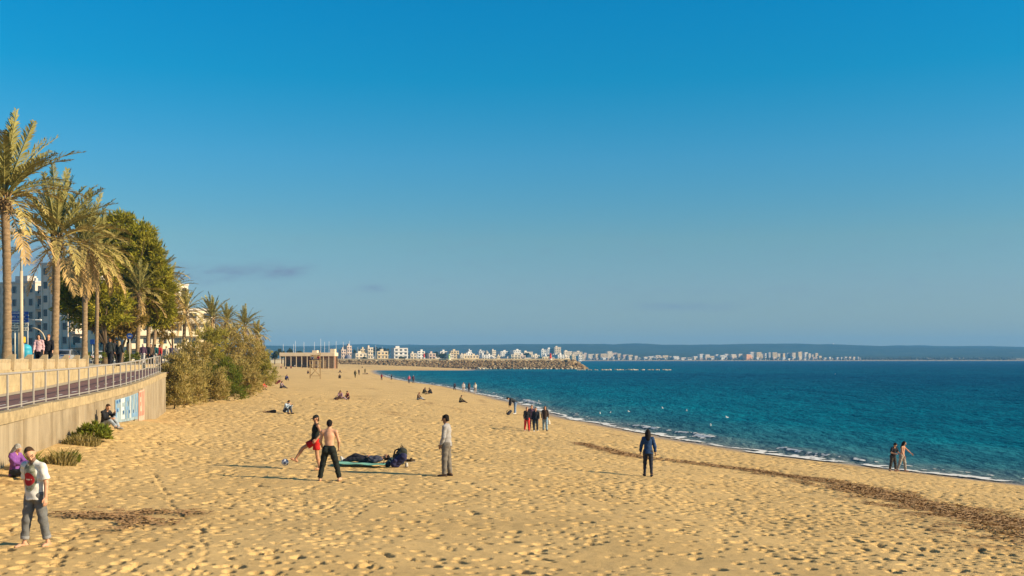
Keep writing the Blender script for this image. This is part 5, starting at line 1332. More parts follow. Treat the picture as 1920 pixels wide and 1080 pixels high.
class Sdf:
    def __init__(s): s.p = []
    def cap(s, a, b_, ra, rb=None, flat=None, cut=None, k=0.02, op='u'):
        rb = ra if rb is None else rb
        s.p.append((np.array(a, float), np.array(b_, float), ra, rb, flat, cut, k, op)); return s
    def plane(s, n, p): s.p.append(('plane', np.array(n, float), np.array(p, float))); return s
    def mesh(s, h, wob=0.0, seed=0):
        pr = [q for q in s.p if not isinstance(q[0], str)]
        lo = np.min([np.minimum(q[0], q[1]) - max(q[2], q[3]) for q in pr], 0) - 3 * h
        hi = np.max([np.maximum(q[0], q[1]) + max(q[2], q[3]) for q in pr], 0) + 3 * h
        n = np.ceil((hi - lo) / h).astype(int) + 1
        ax = [lo[i] + h * np.arange(n[i]) for i in range(3)]
        V = np.full(n, 1.0)
        for q in s.p:
            if isinstance(q[0], str):
                _, nn, pp = q
                d = (ax[0][:, None, None] - pp[0]) * nn[0] + (ax[1][None, :, None] - pp[1]) * nn[1] + (ax[2][None, None, :] - pp[2]) * nn[2]
                V = np.maximum(V, d); continue
            a, b_, ra, rb, flat, cut, k, op = q
            m_ = max(ra, rb) + k + 2.5 * h
            w0 = np.clip(np.floor((np.minimum(a, b_) - m_ - lo) / h).astype(int), 0, n - 1); w1 = np.clip(np.ceil((np.maximum(a, b_) + m_ - lo) / h).astype(int) + 1, 1, n)
            X = ax[0][w0[0]:w1[0]][:, None, None]; Y = ax[1][w0[1]:w1[1]][None, :, None]; Z = ax[2][w0[2]:w1[2]][None, None, :]
            ab = b_ - a; L2 = max(1e-9, ab @ ab)
            dx, dy, dz = X - a[0], Y - a[1], Z - a[2]
            t0 = (dx * ab[0] + dy * ab[1] + dz * ab[2]) / L2; t = np.clip(t0, 0, 1)
            ex, ey, ez = dx - t * ab[0], dy - t * ab[1], dz - t * ab[2]
            if flat is not None:
                f, g = flat; dd = (ex * f[0] + ey * f[1] + ez * f[2]) * (g - 1)
                ex, ey, ez = ex + dd * f[0], ey + dd * f[1], ez + dd * f[2]
            d = np.sqrt(ex * ex + ey * ey + ez * ez) - (ra + (rb - ra) * t)
            L = math.sqrt(L2)
            if cut in ('b', 'ab'): d = np.maximum(d, (t0 - 1) * L)
            if cut in ('a', 'ab'): d = np.maximum(d, -t0 * L)
            if wob > 0:
                d = d + wob * (np.sin(31 * Z + 17 * X + seed) * np.sin(23 * X - 11 * Y + 2 * seed) + 0.6 * np.sin(47 * Z - 29 * Y + 13 * X))
            sl = (slice(w0[0], w1[0]), slice(w0[1], w1[1]), slice(w0[2], w1[2]))
            v = V[sl]
            if op == 's': V[sl] = np.maximum(v, -d)
            else:
                hh = np.clip(0.5 + 0.5 * (v - d) / k, 0, 1); V[sl] = v * (1 - hh) + d * hh - k * hh * (1 - hh)
        return surface_net(V, lo, h)

def vec(*a): return np.array(a, float)
def unit(v): return v / (np.linalg.norm(v) + 1e-9)
def rotz(v, a): c, s = math.cos(a), math.sin(a); return vec(v[0] * c - v[1] * s, v[0] * s + v[1] * c, v[2])
def pose(lean=0, side=0, twist=0, head=(0, 0), aL=(4, 8, 12, 0.1), aR=(4, 8, 12, 0.1), lL=(2, 4, 2), lR=(-2, 4, 2), back=None, fpL=0, fpR=0, female=False, slump=0):
    """joint positions of a figure 1.75 m tall that faces -y; angles in degrees, + is forwards"""
    J = {}; pel = vec(0, 0, 0.95); J['pel'] = pel
    le, si = R(lean), R(side)
    up = unit(vec(math.sin(si), -math.sin(le) * math.cos(si), math.cos(le) * math.cos(si)))
    up2 = unit(vec(math.sin(si), -math.sin(le + R(slump)) * math.cos(si), math.cos(le + R(slump)) * math.cos(si)))
    J['waist'] = pel + up * 0.15; J['chest'] = J['waist'] + up * 0.12 + up2 * 0.10; J['neck'] = J['chest'] + up2 * 0.175
    fwd = unit(np.cross(vec(1, 0, 0), up2)); 
    fwd = fwd if fwd[1] < 0 else -fwd
    tw = R(twist); right = rotz(vec(1, 0, 0), tw); J['fwd'] = unit(rotz(vec(0, -1, 0), tw) - up2 * (rotz(vec(0, -1, 0), tw) @ up2)); J['up'] = up2; J['right'] = unit(right - up2 * (right @ up2))
    sw = 0.165 if female else 0.190
    hw = 0.095 if female else 0.088
    for s, nm, a in ((1, 'L', aL), (-1, 'R', aR)):
        sh = J['neck'] - up2 * 0.072 + J['right'] * s * sw; J['sh' + nm] = sh
        def arm_dir(fl, ab, inw):
            f, b_ = R(fl), R(ab)
            d = J['right'] * s * (math.sin(b_) - inw) + J['fwd'] * math.sin(f) * math.cos(b_) - vec(0, 0, 1) * math.cos(f) * math.cos(b_)
            return unit(d)
        fl, ab, elb, inw = a
        J['el' + nm] = sh + arm_dir(fl, ab, 0) * 0.285
        fd = arm_dir(fl + elb, ab * 0.4, inw)
        J['wr' + nm] = J['el' + nm] + fd * 0.25; J['hd' + nm] = fd
    for s, nm, l_, fp in ((1, 'L', lL, fpL), (-1, 'R', lR, fpR)):
        hip = pel + vec(s * hw, 0, -0.03); J['hip' + nm] = hip
        f, b_, kn = R(l_[0]), R(l_[1]), R(l_[2])
        d1 = vec(s * math.sin(b_), -math.sin(f) * math.cos(b_), -math.cos(f) * math.cos(b_)); J['kn' + nm] = hip + d1 * 0.425
        f2 = f - kn; b2 = b_ * (0.8 if len(l_) < 4 else 1) + (R(l_[3]) if len(l_) > 3 else 0)
        d2 = vec(s * math.sin(b2), -math.sin(f2) * math.cos(b2), -math.cos(f2) * math.cos(b2)); J['an' + nm] = J['kn' + nm] + d2 * 0.415
        tp = R(fp) if fp is not None else 0
        ft = vec(s * 0.22, -math.cos(tp), math.sin(tp)); J['toe' + nm] = J['an' + nm] + unit(ft) * 0.165 + vec(0, 0, -0.045) * math.cos(tp); J['heel' + nm] = J['an' + nm] - unit(ft) * 0.045 + vec(0, 0, -0.05)
    hp, hy = R(head[0]), R(head[1])
    hu = unit(up2 * math.cos(hp) + J['fwd'] * math.sin(hp)); hf = unit(J['fwd'] * math.cos(hp) - up2 * math.sin(hp))
    hu0 = unit(0.6 * hu + 0.4 * vec(0, 0, 1)) if abs(hu[2]) > 0.3 else hu
    c, s = math.cos(hy), math.sin(hy); hr = unit(np.cross(hf, hu)); hf2 = unit(hf * c + hr * -s); hr2 = unit(np.cross(hf2, hu))
    J['hc'] = J['neck'] + unit(up2 + 0.55 * hu + J['fwd'] * 0.18) * 0.155 ; J['hu'] = hu; J['hf'] = hf2; J['hr'] = hr2
    return J
def fix_ground(J, sit=False):
    z = min(J[k][2] for k in ('toeL', 'toeR', 'heelL', 'heelR')) - 0.03
    if sit: z = min(z, J['pel'][2] - 0.13)
    for k in J:
        if k not in ('fwd', 'up', 'right', 'hu', 'hf', 'hr', 'hdL', 'hdR'): J[k] = J[k] - vec(0, 0, z)
    return J

SKIN = {'light': (0.58, 0.31, 0.185), 'tan': (0.46, 0.23, 0.125), 'brown': (0.30, 0.155, 0.085)}
def cloth(c, rough=0.9):
    key = 'cloth_%02x%02x%02x' % tuple(int(255 * min(1, x)) for x in c)
    return mat(key, c, rough, 0.22, 9.0, 0.35, 60, spec=0.15)
def skin(k): return mat('skin_' + k, SKIN[k], 0.6, 0.12, 14, 0.15, 60, spec=0.3)
M_eye = mat('dark_feature', (0.03, 0.02, 0.016), 0.5, 0.1, 5); M_lip = mat('lip', (0.36, 0.13, 0.10), 0.6, 0.1, 5); M_stub = mat('stubble', (0.20, 0.12, 0.08), 0.8, 0.2, 40)

def build_figure(J, h, sk, top, bot, shoe, hair, female=False, beard=False, bare_feet=False):
    """returns {part name: (verts, faces, material indices or None, material list)}"""
    out = {}; near = h < 0.018
    fw, up, rt = J['fwd'], J['up'], J['right']
    shrT = 0.012 if top else 0.0; shrB = 0.012 if bot else 0.0
    wr, cr, hr_ = (0.108, 0.132, 0.148) if female else (0.125, 0.150, 0.140)
    b = Sdf()
    fl = (fw, 1.38)
    b.cap(J['pel'] - up * 0.02, J['waist'], hr_ - shrB, wr - shrT, fl, k=0.03); b.cap(J['waist'], J['chest'], wr - shrT, cr - shrT, fl, k=0.03)
    b.cap(J['chest'], J['neck'] - up * 0.07, cr - shrT, 0.11 - shrT, fl, k=0.03)
    b.cap(J['shL'], J['shR'], 0.058 - shrT * 0.7, None, (fw, 1.15), k=0.03)
    for nm in 'LR': b.cap(J['neck'] + up * 0.0, J['sh' + nm] + up * 0.012, 0.046 - shrT * 0.5, 0.04 - shrT * 0.5, k=0.03)
    b.cap(J['neck'] - up * 0.05, J['hc'] - J['hu'] * 0.05, 0.056, 0.050, k=0.02)
    hc, hu, hf, hr = J['hc'], J['hu'], J['hf'], J['hr']
    b.cap(hc + hu * 0.028 - hf * 0.022, hc + hu * 0.02 + hf * 0.012, 0.090, 0.086, (hr, 1.18), k=0.015)
    b.cap(hc + hf * 0.02 - hu * 0.02, hc + hf * 0.034 - hu * 0.088, 0.072, 0.046, (hr, 1.1), k=0.02)
    if near:
        b.cap(hc + hf * 0.088 + hu * 0.012, hc + hf * 0.112 - hu * 0.028, 0.012, 0.017, k=0.012)
        for s in (-1, 1):
            b.cap(hc + hr * s * 0.080 + hu * 0.012 - hf * 0.008, hc + hr * s * 0.082 - hu * 0.028 - hf * 0.004, 0.017, 0.012, (hr, 1.8), k=0.01)
            b.cap(hc + hr * s * 0.034 + hf * 0.108 + hu * 0.002, hc + hr * s * 0.040 + hf * 0.106 + hu * 0.002, 0.014, None, op='s', k=0.01)
    ga = 0.9 if female else 1.0
    for nm, s in (('L', 1), ('R', -1)):
        sh, el, w_, hd = J['sh' + nm], J['el' + nm], J['wr' + nm], J['hd' + nm]
        sa = shrT if top and top[0] in ('long', 'jacket') else 0
        b.cap(sh, el, 0.050 * ga - shrT, 0.041 * ga - sa, k=0.025); b.cap(el, w_, 0.040 * ga - sa, 0.027 * ga - sa * 0.3, k=0.02)
        side_ax = unit(np.cross(hd, rt * 0.3 + fw))
        if near:
            pn = unit(np.cross(hd, vec(0, 0, 1)) + 1e-3 * rt); pn = unit(rt * s * 0.9 + fw * 0.3 - hd * ((rt * s * 0.9 + fw * 0.3) @ hd))   # palm normal: sideways
            wd = unit(np.cross(pn, hd))
            b.cap(w_, w_ + hd * 0.082, 0.030, 0.036, (pn, 1.9), k=0.012)
            for q, (o_, ln) in enumerate(((-0.030, 0.066), (-0.010, 0.078), (0.010, 0.074), (0.029, 0.058))):
                k0 = w_ + hd * 0.085 + wd * o_; k1 = k0 + unit(hd - pn * s * 0.0 - pn * 0.25) * ln * 0.55; k2 = k1 + unit(hd - pn * 0.75) * ln * 0.5
                b.cap(k0, k1, 0.0105, 0.0095, k=0.006); b.cap(k1, k2, 0.0095, 0.008, k=0.006)
            th = w_ + hd * 0.025 + wd * 0.030
            if (wd @ fw) < 0: th = w_ + hd * 0.025 - wd * 0.030; tdir = -wd
            else: tdir = wd
            b.cap(th, th + unit(hd * 0.8 + tdir * 0.6) * 0.045, 0.014, 0.011, k=0.01); b.cap(th + unit(hd * 0.8 + tdir * 0.6) * 0.045, th + unit(hd * 0.9 + tdir * 0.4) * 0.075, 0.011, 0.009, k=0.008)
        else:
            b.cap(w_, w_ + hd * 0.13, 0.032, 0.028, k=0.015)
        hp, kn, an = J['hip' + nm], J['kn' + nm], J['an' + nm]
        sb = shrB if bot and bot[0] != 'shorts' else 0
        b.cap(hp, kn, 0.092 - shrB, 0.058 - sb, k=0.03)
        calf = kn * 0.68 + an * 0.32
        b.cap(kn, calf, 0.056 - sb, 0.056 - sb, k=0.02); b.cap(calf, an, 0.054 - sb, 0.036 - sb * 0.5, k=0.02)
        to, he = J['toe' + nm], J['heel' + nm]
        b.cap(an, he, 0.038, 0.034, k=0.02); b.cap(he, to * 0.75 + he * 0.25, 0.034, 0.032, k=0.02); b.cap(to * 0.6 + an * 0.4, to, 0.036, 0.024, (vec(0, 0, 1), 1.2), k=0.02)
        b.cap(hp - fw * 0.05 + vec(0, 0, -0.02), hp - fw * 0.05, 0.085 - shrB, None, k=0.04)
    r_ = b.mesh(h)
    mi = None
    P, F = r_
    if near:
        c = P[F].mean(1) - hc; lx, lf, lu = c @ hr, c @ hf, c @ hu
        mi = np.zeros(len(F), int)
        if beard: mi[(lf > 0.03) & (lu < -0.045) & (lu > -0.14) & (np.abs(lx) < 0.07)] = 3
        mi[(np.abs(np.abs(lx) - 0.034) < 0.016) & (np.abs(lu - 0.002) < 0.009) & (lf > 0.06)] = 1
        mi[(np.abs(np.abs(lx) - 0.036) < 0.022) & (np.abs(lu - 0.028) < 0.007) & (lf > 0.06)] = 1
        mi[(np.abs(lx) < 0.024) & (np.abs(lu + 0.070) < 0.008) & (lf > 0.06)] = 2
    out['body'] = (P, F, mi, [skin(sk), M_eye, M_lip, M_stub])
    e = 0.006 if near else 0.012
    if top:
        kind, c = top[0], top[1]; m_ = top[2] if len(top) > 2 else cloth(c)
        t = Sdf(); inf = {'tank': 0.008, 'tee': 0.018, 'long': 0.014, 'jacket': 0.022}[kind] + e
        hem = {'tank': -0.06, 'tee': -0.09, 'long': -0.06, 'jacket': -0.10}[kind]
        t.cap(J['pel'] + up * (hem), J['waist'], hr_ + (0.024 if kind != 'tank' else 0.004) + inf, wr + inf + 0.010, (fw, 1.22), 'a', k=0.03); t.cap(J['waist'], J['chest'], wr + inf + 0.006, cr + inf, (fw, 1.34), k=0.03)
        t.cap(J['chest'], J['neck'] - up * 0.065, cr + inf, 0.105 + inf * 0.7, (fw, 1.34), k=0.03)
        if kind != 'tank':
            t.cap(J['shL'], J['shR'], 0.055 + inf * 0.6, None, (fw, 1.12), k=0.03)
            for nm in 'LR': t.cap(J['neck'] - up * 0.012, J['sh' + nm] + up * 0.008, 0.040 + inf * 0.5, 0.040 + inf * 0.5, k=0.03)
            for nm in 'LR':
                sh, el, w_ = J['sh' + nm], J['el' + nm], J['wr' + nm]
                if kind == 'tee': t.cap(sh, sh + (el - sh) * 0.80, 0.050 + inf * 0.6, 0.052 + inf, None, 'b', k=0.02)
                else: t.cap(sh, el, 0.052 + inf * 0.8, 0.045 + inf * 0.8, k=0.02); t.cap(el, w_ - (w_ - el) * 0.04, 0.045 + inf * 0.8, 0.034 + inf * 0.6, None, 'b', k=0.02)
        else:
            for nm in 'LR':
                s0 = J['sh' + nm] * 0.72 + J['neck'] * 0.28; t.cap(J['chest'] * 0.5 + J['sh' + nm] * 0.5, s0 + up * 0.03, 0.05, 0.036, (fw, 1.0), k=0.03)
        if kind == 'jacket': t.cap(J['neck'] - up * 0.05, J['neck'] + up * 0.02 - fw * 0.01, 0.085, 0.080, k=0.02)
        # neck opening
        t.cap(J['neck'] + fw * 0.03 - up * 0.02, J['neck'] + up * 0.08 + fw * 0.03, 0.062 if kind != 'jacket' else 0.058, None, op='s')
        r2 = t.mesh(h, 0.0062 if h < 0.025 else 0.0, 1.7)
        if r2: out[{'tank': 'vest', 'tee': 'shirt', 'long': 'sweater', 'jacket': 'jacket'}[kind]] = (*r2, None, [m_])
    if bot:
        kind, c = bot[0], bot[1]; t = Sdf(); inf = {'trousers': 0.014, 'leggings': 0.003, 'shorts': 0.016, 'rolled': 0.010}[kind] + e
        t.cap(J['pel'] - up * 0.03, J['pel'] + up * 0.085, hr_ + inf * 0.6, wr + 0.004 + inf * 0.7, (fw, 1.36), 'b', k=0.03)
        for nm in 'LR':
            hp, kn, an = J['hip' + nm], J['kn' + nm], J['an' + nm]
            t.cap(hp - fw * 0.05 + vec(0, 0, -0.02), hp - fw * 0.05, 0.085 + inf * 0.6, None, k=0.03)
            if kind == 'shorts':
                t.cap(hp, hp + (kn - hp) * 0.62, 0.094 + inf, 0.092 + inf, None, 'b', k=0.025)
            else:
                end = an + (kn - an) * (0.02 if kind != 'rolled' else 0.17)
                t.cap(hp, kn, 0.094 + inf, 0.062 + inf, k=0.025); t.cap(kn, end, 0.062 + inf, (0.048 if kind != 'leggings' else 0.040) + inf, None, 'b', k=0.02)
        r2 = t.mesh(h, 0.0058 if h < 0.025 else 0.0, 4.1)
        if r2: out['shorts' if kind == 'shorts' else 'trousers'] = (*r2, None, [cloth(c)])
        if kind == 'rolled' and near:
            for nm in 'LR':
                an, kn = J['an' + nm], J['kn' + nm]; t = Sdf(); a_ = an + (kn - an) * 0.165; b_ = an + (kn - an) * 0.30
                t.cap(a_, b_, 0.048 + inf + 0.008, 0.052 + inf + 0.008, None, 'ab', k=0.01); r2 = t.mesh(h); out['cuff' + nm] = (*r2, None, [cloth((0.27, 0.27, 0.27))])
    if shoe is not None and not bare_feet:
        for nm in 'LR':
            an, to, he = J['an' + nm], J['toe' + nm], J['heel' + nm]; t = Sdf()
            t.cap(he, to * 0.8 + he * 0.2, 0.044, 0.044, k=0.02); t.cap(an * 0.5 + he * 0.5, to, 0.044, 0.034, (vec(0, 0, 1), 1.15), k=0.02)
            r2 = t.mesh(h)
            if r2: out['shoe' + nm] = (*r2, None, [cloth(shoe)])
    if hair:
        kind, c = hair; t = Sdf()
        hm = mat('hair_%02x%02x%02x' % tuple(int(255 * x) for x in c), c, 0.85, 0.35, 20, 0.5, 60, spec=0.12)
        ex = 0.0 if near else 0.008
        t.cap(hc + hu * 0.040 - hf * 0.026, hc + hu * 0.034 + hf * 0.008, 0.094 + ex, 0.088 + ex, (hr, 1.14), k=0.015)
        if kind in ('short', 'bald'):
            t.cap(hc - hf * 0.04 - hu * 0.02, hc - hf * 0.045 - hu * 0.05, 0.072 + ex, 0.060 + ex, (hr, 1.0), k=0.02)
            t.plane(unit(hf * 0.80 - hu * 0.62), hc + hf * (0.030 if kind == 'short' else 0.0) + hu * (0.028 if kind == 'short' else 0.05)); t.plane(-hu, hc - hu * 0.075)
        elif kind == 'cap':
            t.plane(-hu, hc + hu * 0.028)
            r2 = t.mesh(h); out['cap'] = (*r2, None, [cloth((0.02, 0.022, 0.02))])
            t = Sdf(); t.cap(hc + hu * 0.045 + hf * 0.07, hc + hu * 0.025 + hf * 0.145, 0.062, 0.055, (hu, 6.0), k=0.01); r2 = t.mesh(min(h, 0.012)); out['brim'] = (*r2, None, [cloth((0.02, 0.022, 0.02))])
            t = Sdf(); t.cap(hc - hf * 0.045 + hu * 0.01, hc - hf * 0.05 - hu * 0.05, 0.074, 0.06, k=0.02); t.plane(unit(hf), hc - hf * 0.02); t.plane(hu, hc + hu * 0.03)
        elif kind == 'long':
            bk = -hf * 0.055
            t.cap(hc + bk + hu * 0.0, hc + bk - hu * 0.12 - fw * 0.01, 0.082 + ex, 0.075 + ex, k=0.03); t.cap(hc + bk - hu * 0.12, hc + bk - hu * 0.27 - fw * 0.035, 0.088, 0.075, (fw, 1.5), k=0.03)
            for s in (-1, 1): t.cap(hc + hr * s * 0.075 + hu * 0.02, hc + hr * s * 0.085 - hu * 0.20 - hf * 0.02, 0.035, 0.030, k=0.02)
            t.cap(hc + hf * 0.10 + hu * 0.01, hc + hf * 0.10 - hu * 0.12, 0.075, 0.065, op='s')
        elif kind == 'bun':
            t.cap(hc - hf * 0.04 - hu * 0.02, hc - hf * 0.045 - hu * 0.04, 0.078, 0.065, k=0.02); t.cap(hc - hf * 0.10 + hu * 0.06, hc - hf * 0.12 + hu * 0.05, 0.04, k=0.01)
            t.plane(unit(hf * 0.80 - hu * 0.62), hc + hf * 0.035 + hu * 0.03)
        r2 = t.mesh(h if near else min(h, 0.03), 0.002 if near else 0, 9.0)
        if r2: out['hair'] = (*r2, None, [hm])
    return out
def person(loc, rz, label, H, P, sk='light', top=None, bot=('trousers', (0.03, 0.03, 0.04)), shoe=(0.03, 0.03, 0.03), hair=('short', (0.03, 0.02, 0.015)), res=0.03, sit=False, female=False, beard=False, group=None, J=None, ground=True):
    J = J or pose(female=female, **P)
    if ground: fix_ground(J, sit)
    sc = H / 1.75
    parts = build_figure(J, res / sc, sk, top, bot, shoe, hair, female, beard, shoe is None)
    e_ = empty('person', loc, R(rz), label, 'person', group)
    for nm, (v, f, mi, ms) in parts.items():
        n2 = {'cuffL': 'cuff', 'cuffR': 'cuff', 'shoeL': 'shoe', 'shoeR': 'shoe'}.get(nm, nm)
        me = mesh_np(n2, v * sc, f, True, mi); link(n2, me, e_, ms if mi is not None else ms[:1])
    return e_
def stand(px, py, ytop, rz, label, P, fac=1.0, **k):
    g = on_sand(px, py); H = (py - ytop) * g.y / FPX * fac
    H = min(1.92, max(1.45, H)) if fac == 1.0 else H
    k.setdefault('res', 0.011 if g.y < 42 else (0.017 if g.y < 90 else 0.028 if g.y < 200 else 0.04))
    return person(g, rz, label, H, P, **k)

WALK = dict(lL=(16, 3, 6), lR=(-14, 3, 10), aL=(-12, 8, 16, 0.05), aR=(14, 8, 16, 0.05))
WALK2 = dict(lL=(-14, 3, 10), lR=(16, 3, 6), aL=(14, 8, 16, 0.05), aR=(-12, 8, 16, 0.05))
STILL = dict(lL=(2, 5, 3), lR=(-2, 5, 2))
SITK = dict(lean=12, slump=22, lL=(132, 8, 118), lR=(129, 9, 112), aL=(62, 5, 32, 0.35), aR=(60, 5, 34, 0.35), head=(6, 0))     # knees drawn up
SITX = dict(lean=2, slump=18, lL=(113, 12, 54), lR=(97, 8, 14), aL=(40, 10, 40, 0.2), aR=(38, 8, 40, 0.2), head=(12, 0))          # legs stretched
SITC = dict(lean=10, slump=20, lL=(90, 50, 150), lR=(90, 50, 150), aL=(34, 12, 50, 0.3), aR=(34, 12, 50, 0.3), head=(10, 0))    # cross-legged
SITB = dict(lean=-14, slump=16, lL=(92, 10, 60), lR=(88, 8, 40), aL=(-28, 20, 8, 0.0), aR=(46, 10, 60, 0.3), head=(-4, 0))      # leaning back
BLK = (0.018, 0.018, 0.022); NAVY = (0.022, 0.032, 0.075); JEAN = (0.16, 0.24, 0.36); DJEAN = (0.05, 0.075, 0.12); GREY = (0.20, 0.195, 0.185); LGREY = (0.42, 0.40, 0.37); RED = (0.52, 0.035, 0.03); WHT = (0.70, 0.68, 0.63); PINK = (0.56, 0.36, 0.38); PURP = (0.10, 0.055, 0.085); BRN = (0.12, 0.075, 0.05); OLV = (0.11, 0.095, 0.05); TEAL = (0.02, 0.09, 0.10); CRM = (0.58, 0.50, 0.38); LBLU = (0.40, 0.50, 0.58); DRED = (0.24, 0.035, 0.04)
HBLK = (0.016, 0.013, 0.012); HBRN = (0.06, 0.035, 0.02); HGIN = (0.22, 0.09, 0.03); HBLO = (0.34, 0.24, 0.12); HGRY = (0.33, 0.31, 0.27)

# ---- the man in the printed white shirt: flat print on the cloth
m, nt, b = nodes_of('printed_shirt')
tcp = nt.nodes.new('ShaderNodeTexCoord'); sp = nt.nodes.new('ShaderNodeSeparateXYZ'); nt.links.new(tcp.outputs['Object'], sp.inputs[0])
def mth(op, a, b_=None):
    n = nt.nodes.new('ShaderNodeMath'); n.operation = op
    for i, x in ((0, a), (1, b_)):
        if x is None: continue
        if isinstance(x, (int, float)): n.inputs[i].default_value = x
        else: nt.links.new(x, n.inputs[i])
    return n.outputs[0]
X_, Y_, Z_ = sp.outputs['X'], sp.outputs['Y'], sp.outputs['Z']
front = mth('LESS_THAN', Y_, -0.03)
def disc(cx, cz, rx, rz_): return mth('LESS_THAN', mth('ADD', mth('POWER', mth('DIVIDE', mth('SUBTRACT', X_, cx), rx), 2.0), mth('POWER', mth('DIVIDE', mth('SUBTRACT', Z_, cz), rz_), 2.0)), 1.0)
base_ = ramp(nt, tnoise(nt, 12, 4, 0.6), [(0.3, (0.62, 0.60, 0.54)), (0.7, (0.74, 0.72, 0.66))])
g1 = mth('MULTIPLY', front, disc(-0.01, 1.23, 0.135, 0.26)); gcol = ramp(nt, tnoise(nt, 16, 4, 0.6), [(0.35, (0.18, 0.18, 0.11)), (0.55, (0.34, 0.34, 0.25)), (0.7, (0.52, 0.50, 0.42))])
c1 = mixc(nt, g1, base_, gcol)
rd = mth('MULTIPLY', front, disc(-0.02, 1.19, 0.115, 0.115)); c2 = mixc(nt, rd, c1, (0.42, 0.028, 0.032))
txt = mth('MULTIPLY', mth('MULTIPLY', front, disc(-0.02, 1.185, 0.075, 0.013)), mth('GREATER_THAN', tnoise(nt, 60, 1, 0.5, 'Object', (1, 0.2, 0.2)), 0.46)); c3 = mixc(nt, txt, c2, (0.75, 0.70, 0.66))
nt.links.new(c3, b.inputs['Base Color']); b.inputs['Roughness'].default_value = 0.9; b.inputs['Specular IOR Level'].default_value = 0.15
bump(nt, b, tnoise(nt, 60, 3, 0.6), 0.25, 0.01)
M_print = m
stand(66, 1027, 838, -18, 'man in white shirt with red disc print walking barefoot by the wall', dict(lL=(-4, 7, 6), lR=(7, 6, 4), aL=(-3, 13, 10, 0.02), aR=(-18, 10, 26, 0.3), head=(34, 34), lean=3, slump=4), sk='light', top=('tee', WHT, M_print), bot=('rolled', (0.155, 0.155, 0.15)), shoe=None, hair=('bald', HBRN), beard=True, res=0.0095)
# ---- sitters at the wall
g = on_sand(30, 895); person(g, 72, 'person with grey hair in purple jacket sitting against the wall at far left', 1.6, dict(SITX, lean=-14, slump=26, head=(26, 0), aL=(46, 4, 60, 0.3), aR=(44, 4, 62, 0.3)), top=('jacket', (0.21, 0.075, 0.28)), bot=('trousers', (0.035, 0.04, 0.05)), hair=('long', HGRY), sit=True, female=True, res=0.012)
g = on_sand(197, 805); person(g, 68, 'man in dark jacket and pale jeans sitting behind the green weed clump', 1.74, dict(SITX, lean=-4, slump=24, lL=(127, 8, 100), lR=(114, 8, 58), head=(10, -8), aL=(55, 4, 95, 0.3), aR=(40, 6, 70, 0.3)), top=('jacket', (0.022, 0.022, 0.024)), bot=('trousers', (0.30, 0.34, 0.37)), shoe=(0.30, 0.29, 0.26), hair=('short', HBRN), sit=True, res=0.014)
# ---- ball players
stand(591, 881, 779, -62, 'man in black cap, black vest and red shorts kicking the ball', dict(lean=-4, lL=(-4, 3, 6), lR=(58, 14, 26), fpR=20, aL=(-16, 30, 58, 0.2), aR=(-22, 24, 24, 0.0), head=(14, 8)), sk='tan', top=('tank', (0.020, 0.024, 0.020)), bot=('shorts', (0.50, 0.022, 0.018)), shoe=None, hair=('cap', HBRN), beard=True, res=0.0095)
stand(617, 902, 787, 180, 'bare backed man in black trousers seen from behind', dict(lean=5, lL=(6, 14, 4), lR=(6, 15, 4), aL=(8, 15, 36, 0.22), aR=(8, 15, 36, 0.22), head=(4, 4)), sk='light', top=None, bot=('trousers', (0.022, 0.024, 0.020)), shoe=None, hair=('short', HBLK), res=0.0095)
stand(837, 894, 779, -104, 'man in pale grey sweater and grey trousers standing sideways', dict(lean=-3, slump=6, lL=(3, 3, 3), lR=(-3, 3, 4), aL=(4, 6, 22, 0.3), aR=(4, 6, 22, 0.3), head=(6, 0)), sk='brown', top=('long', (0.31, 0.295, 0.285)), bot=('trousers', (0.17, 0.15, 0.125)), shoe=(0.06, 0.04, 0.03), hair=('short', HBLK), res=0.0095)
stand(1215, 893, 806, 176, 'woman with long black hair in blue jacket walking away', dict(lL=(10, 2, 12), lR=(-9, 2, 6), aL=(6, 17, 12, 0.0), aR=(-6, 17, 12, 0.0), lean=4, slump=6, head=(14, 4)), sk='tan', top=('jacket', (0.022, 0.052, 0.125)), bot=('leggings', (0.030, 0.034, 0.048)), shoe=(0.02, 0.02, 0.025), hair=('long', HBLK), female=True, res=0.012)
# ---- group of four walking up the beach
G4 = 'four people walking side by side up the beach'
stand(988, 809, 763, 4, 'person in bright red trousers, leftmost of the four walkers', WALK, top=('jacket', BLK), bot=('trousers', RED), hair=('short', HGIN), shoe=(0.4, 0.3, 0.25), female=True, group=G4)
stand(997, 806, 759, -6, 'walker in dark purple jacket half hidden behind the red trousers', WALK2, top=('jacket', PURP), bot=('trousers', BLK), hair=('short', HBLK), group=G4)
stand(1004.5, 809, 764, 0, 'walker all in dark navy, third of the four walkers', WALK2, top=('jacket', (0.018, 0.024, 0.035)), bot=('trousers', (0.035, 0.045, 0.055)), hair=('short', HBLK), shoe=WHT, group=G4)
w4 = stand(1022, 808, 761, -6, 'walker in brown jacket and pale blue jeans, rightmost of the four', WALK, top=('jacket', (0.05, 0.035, 0.028)), bot=('trousers', (0.20, 0.30, 0.38)), hair=('long', HBRN), female=True, group=G4)
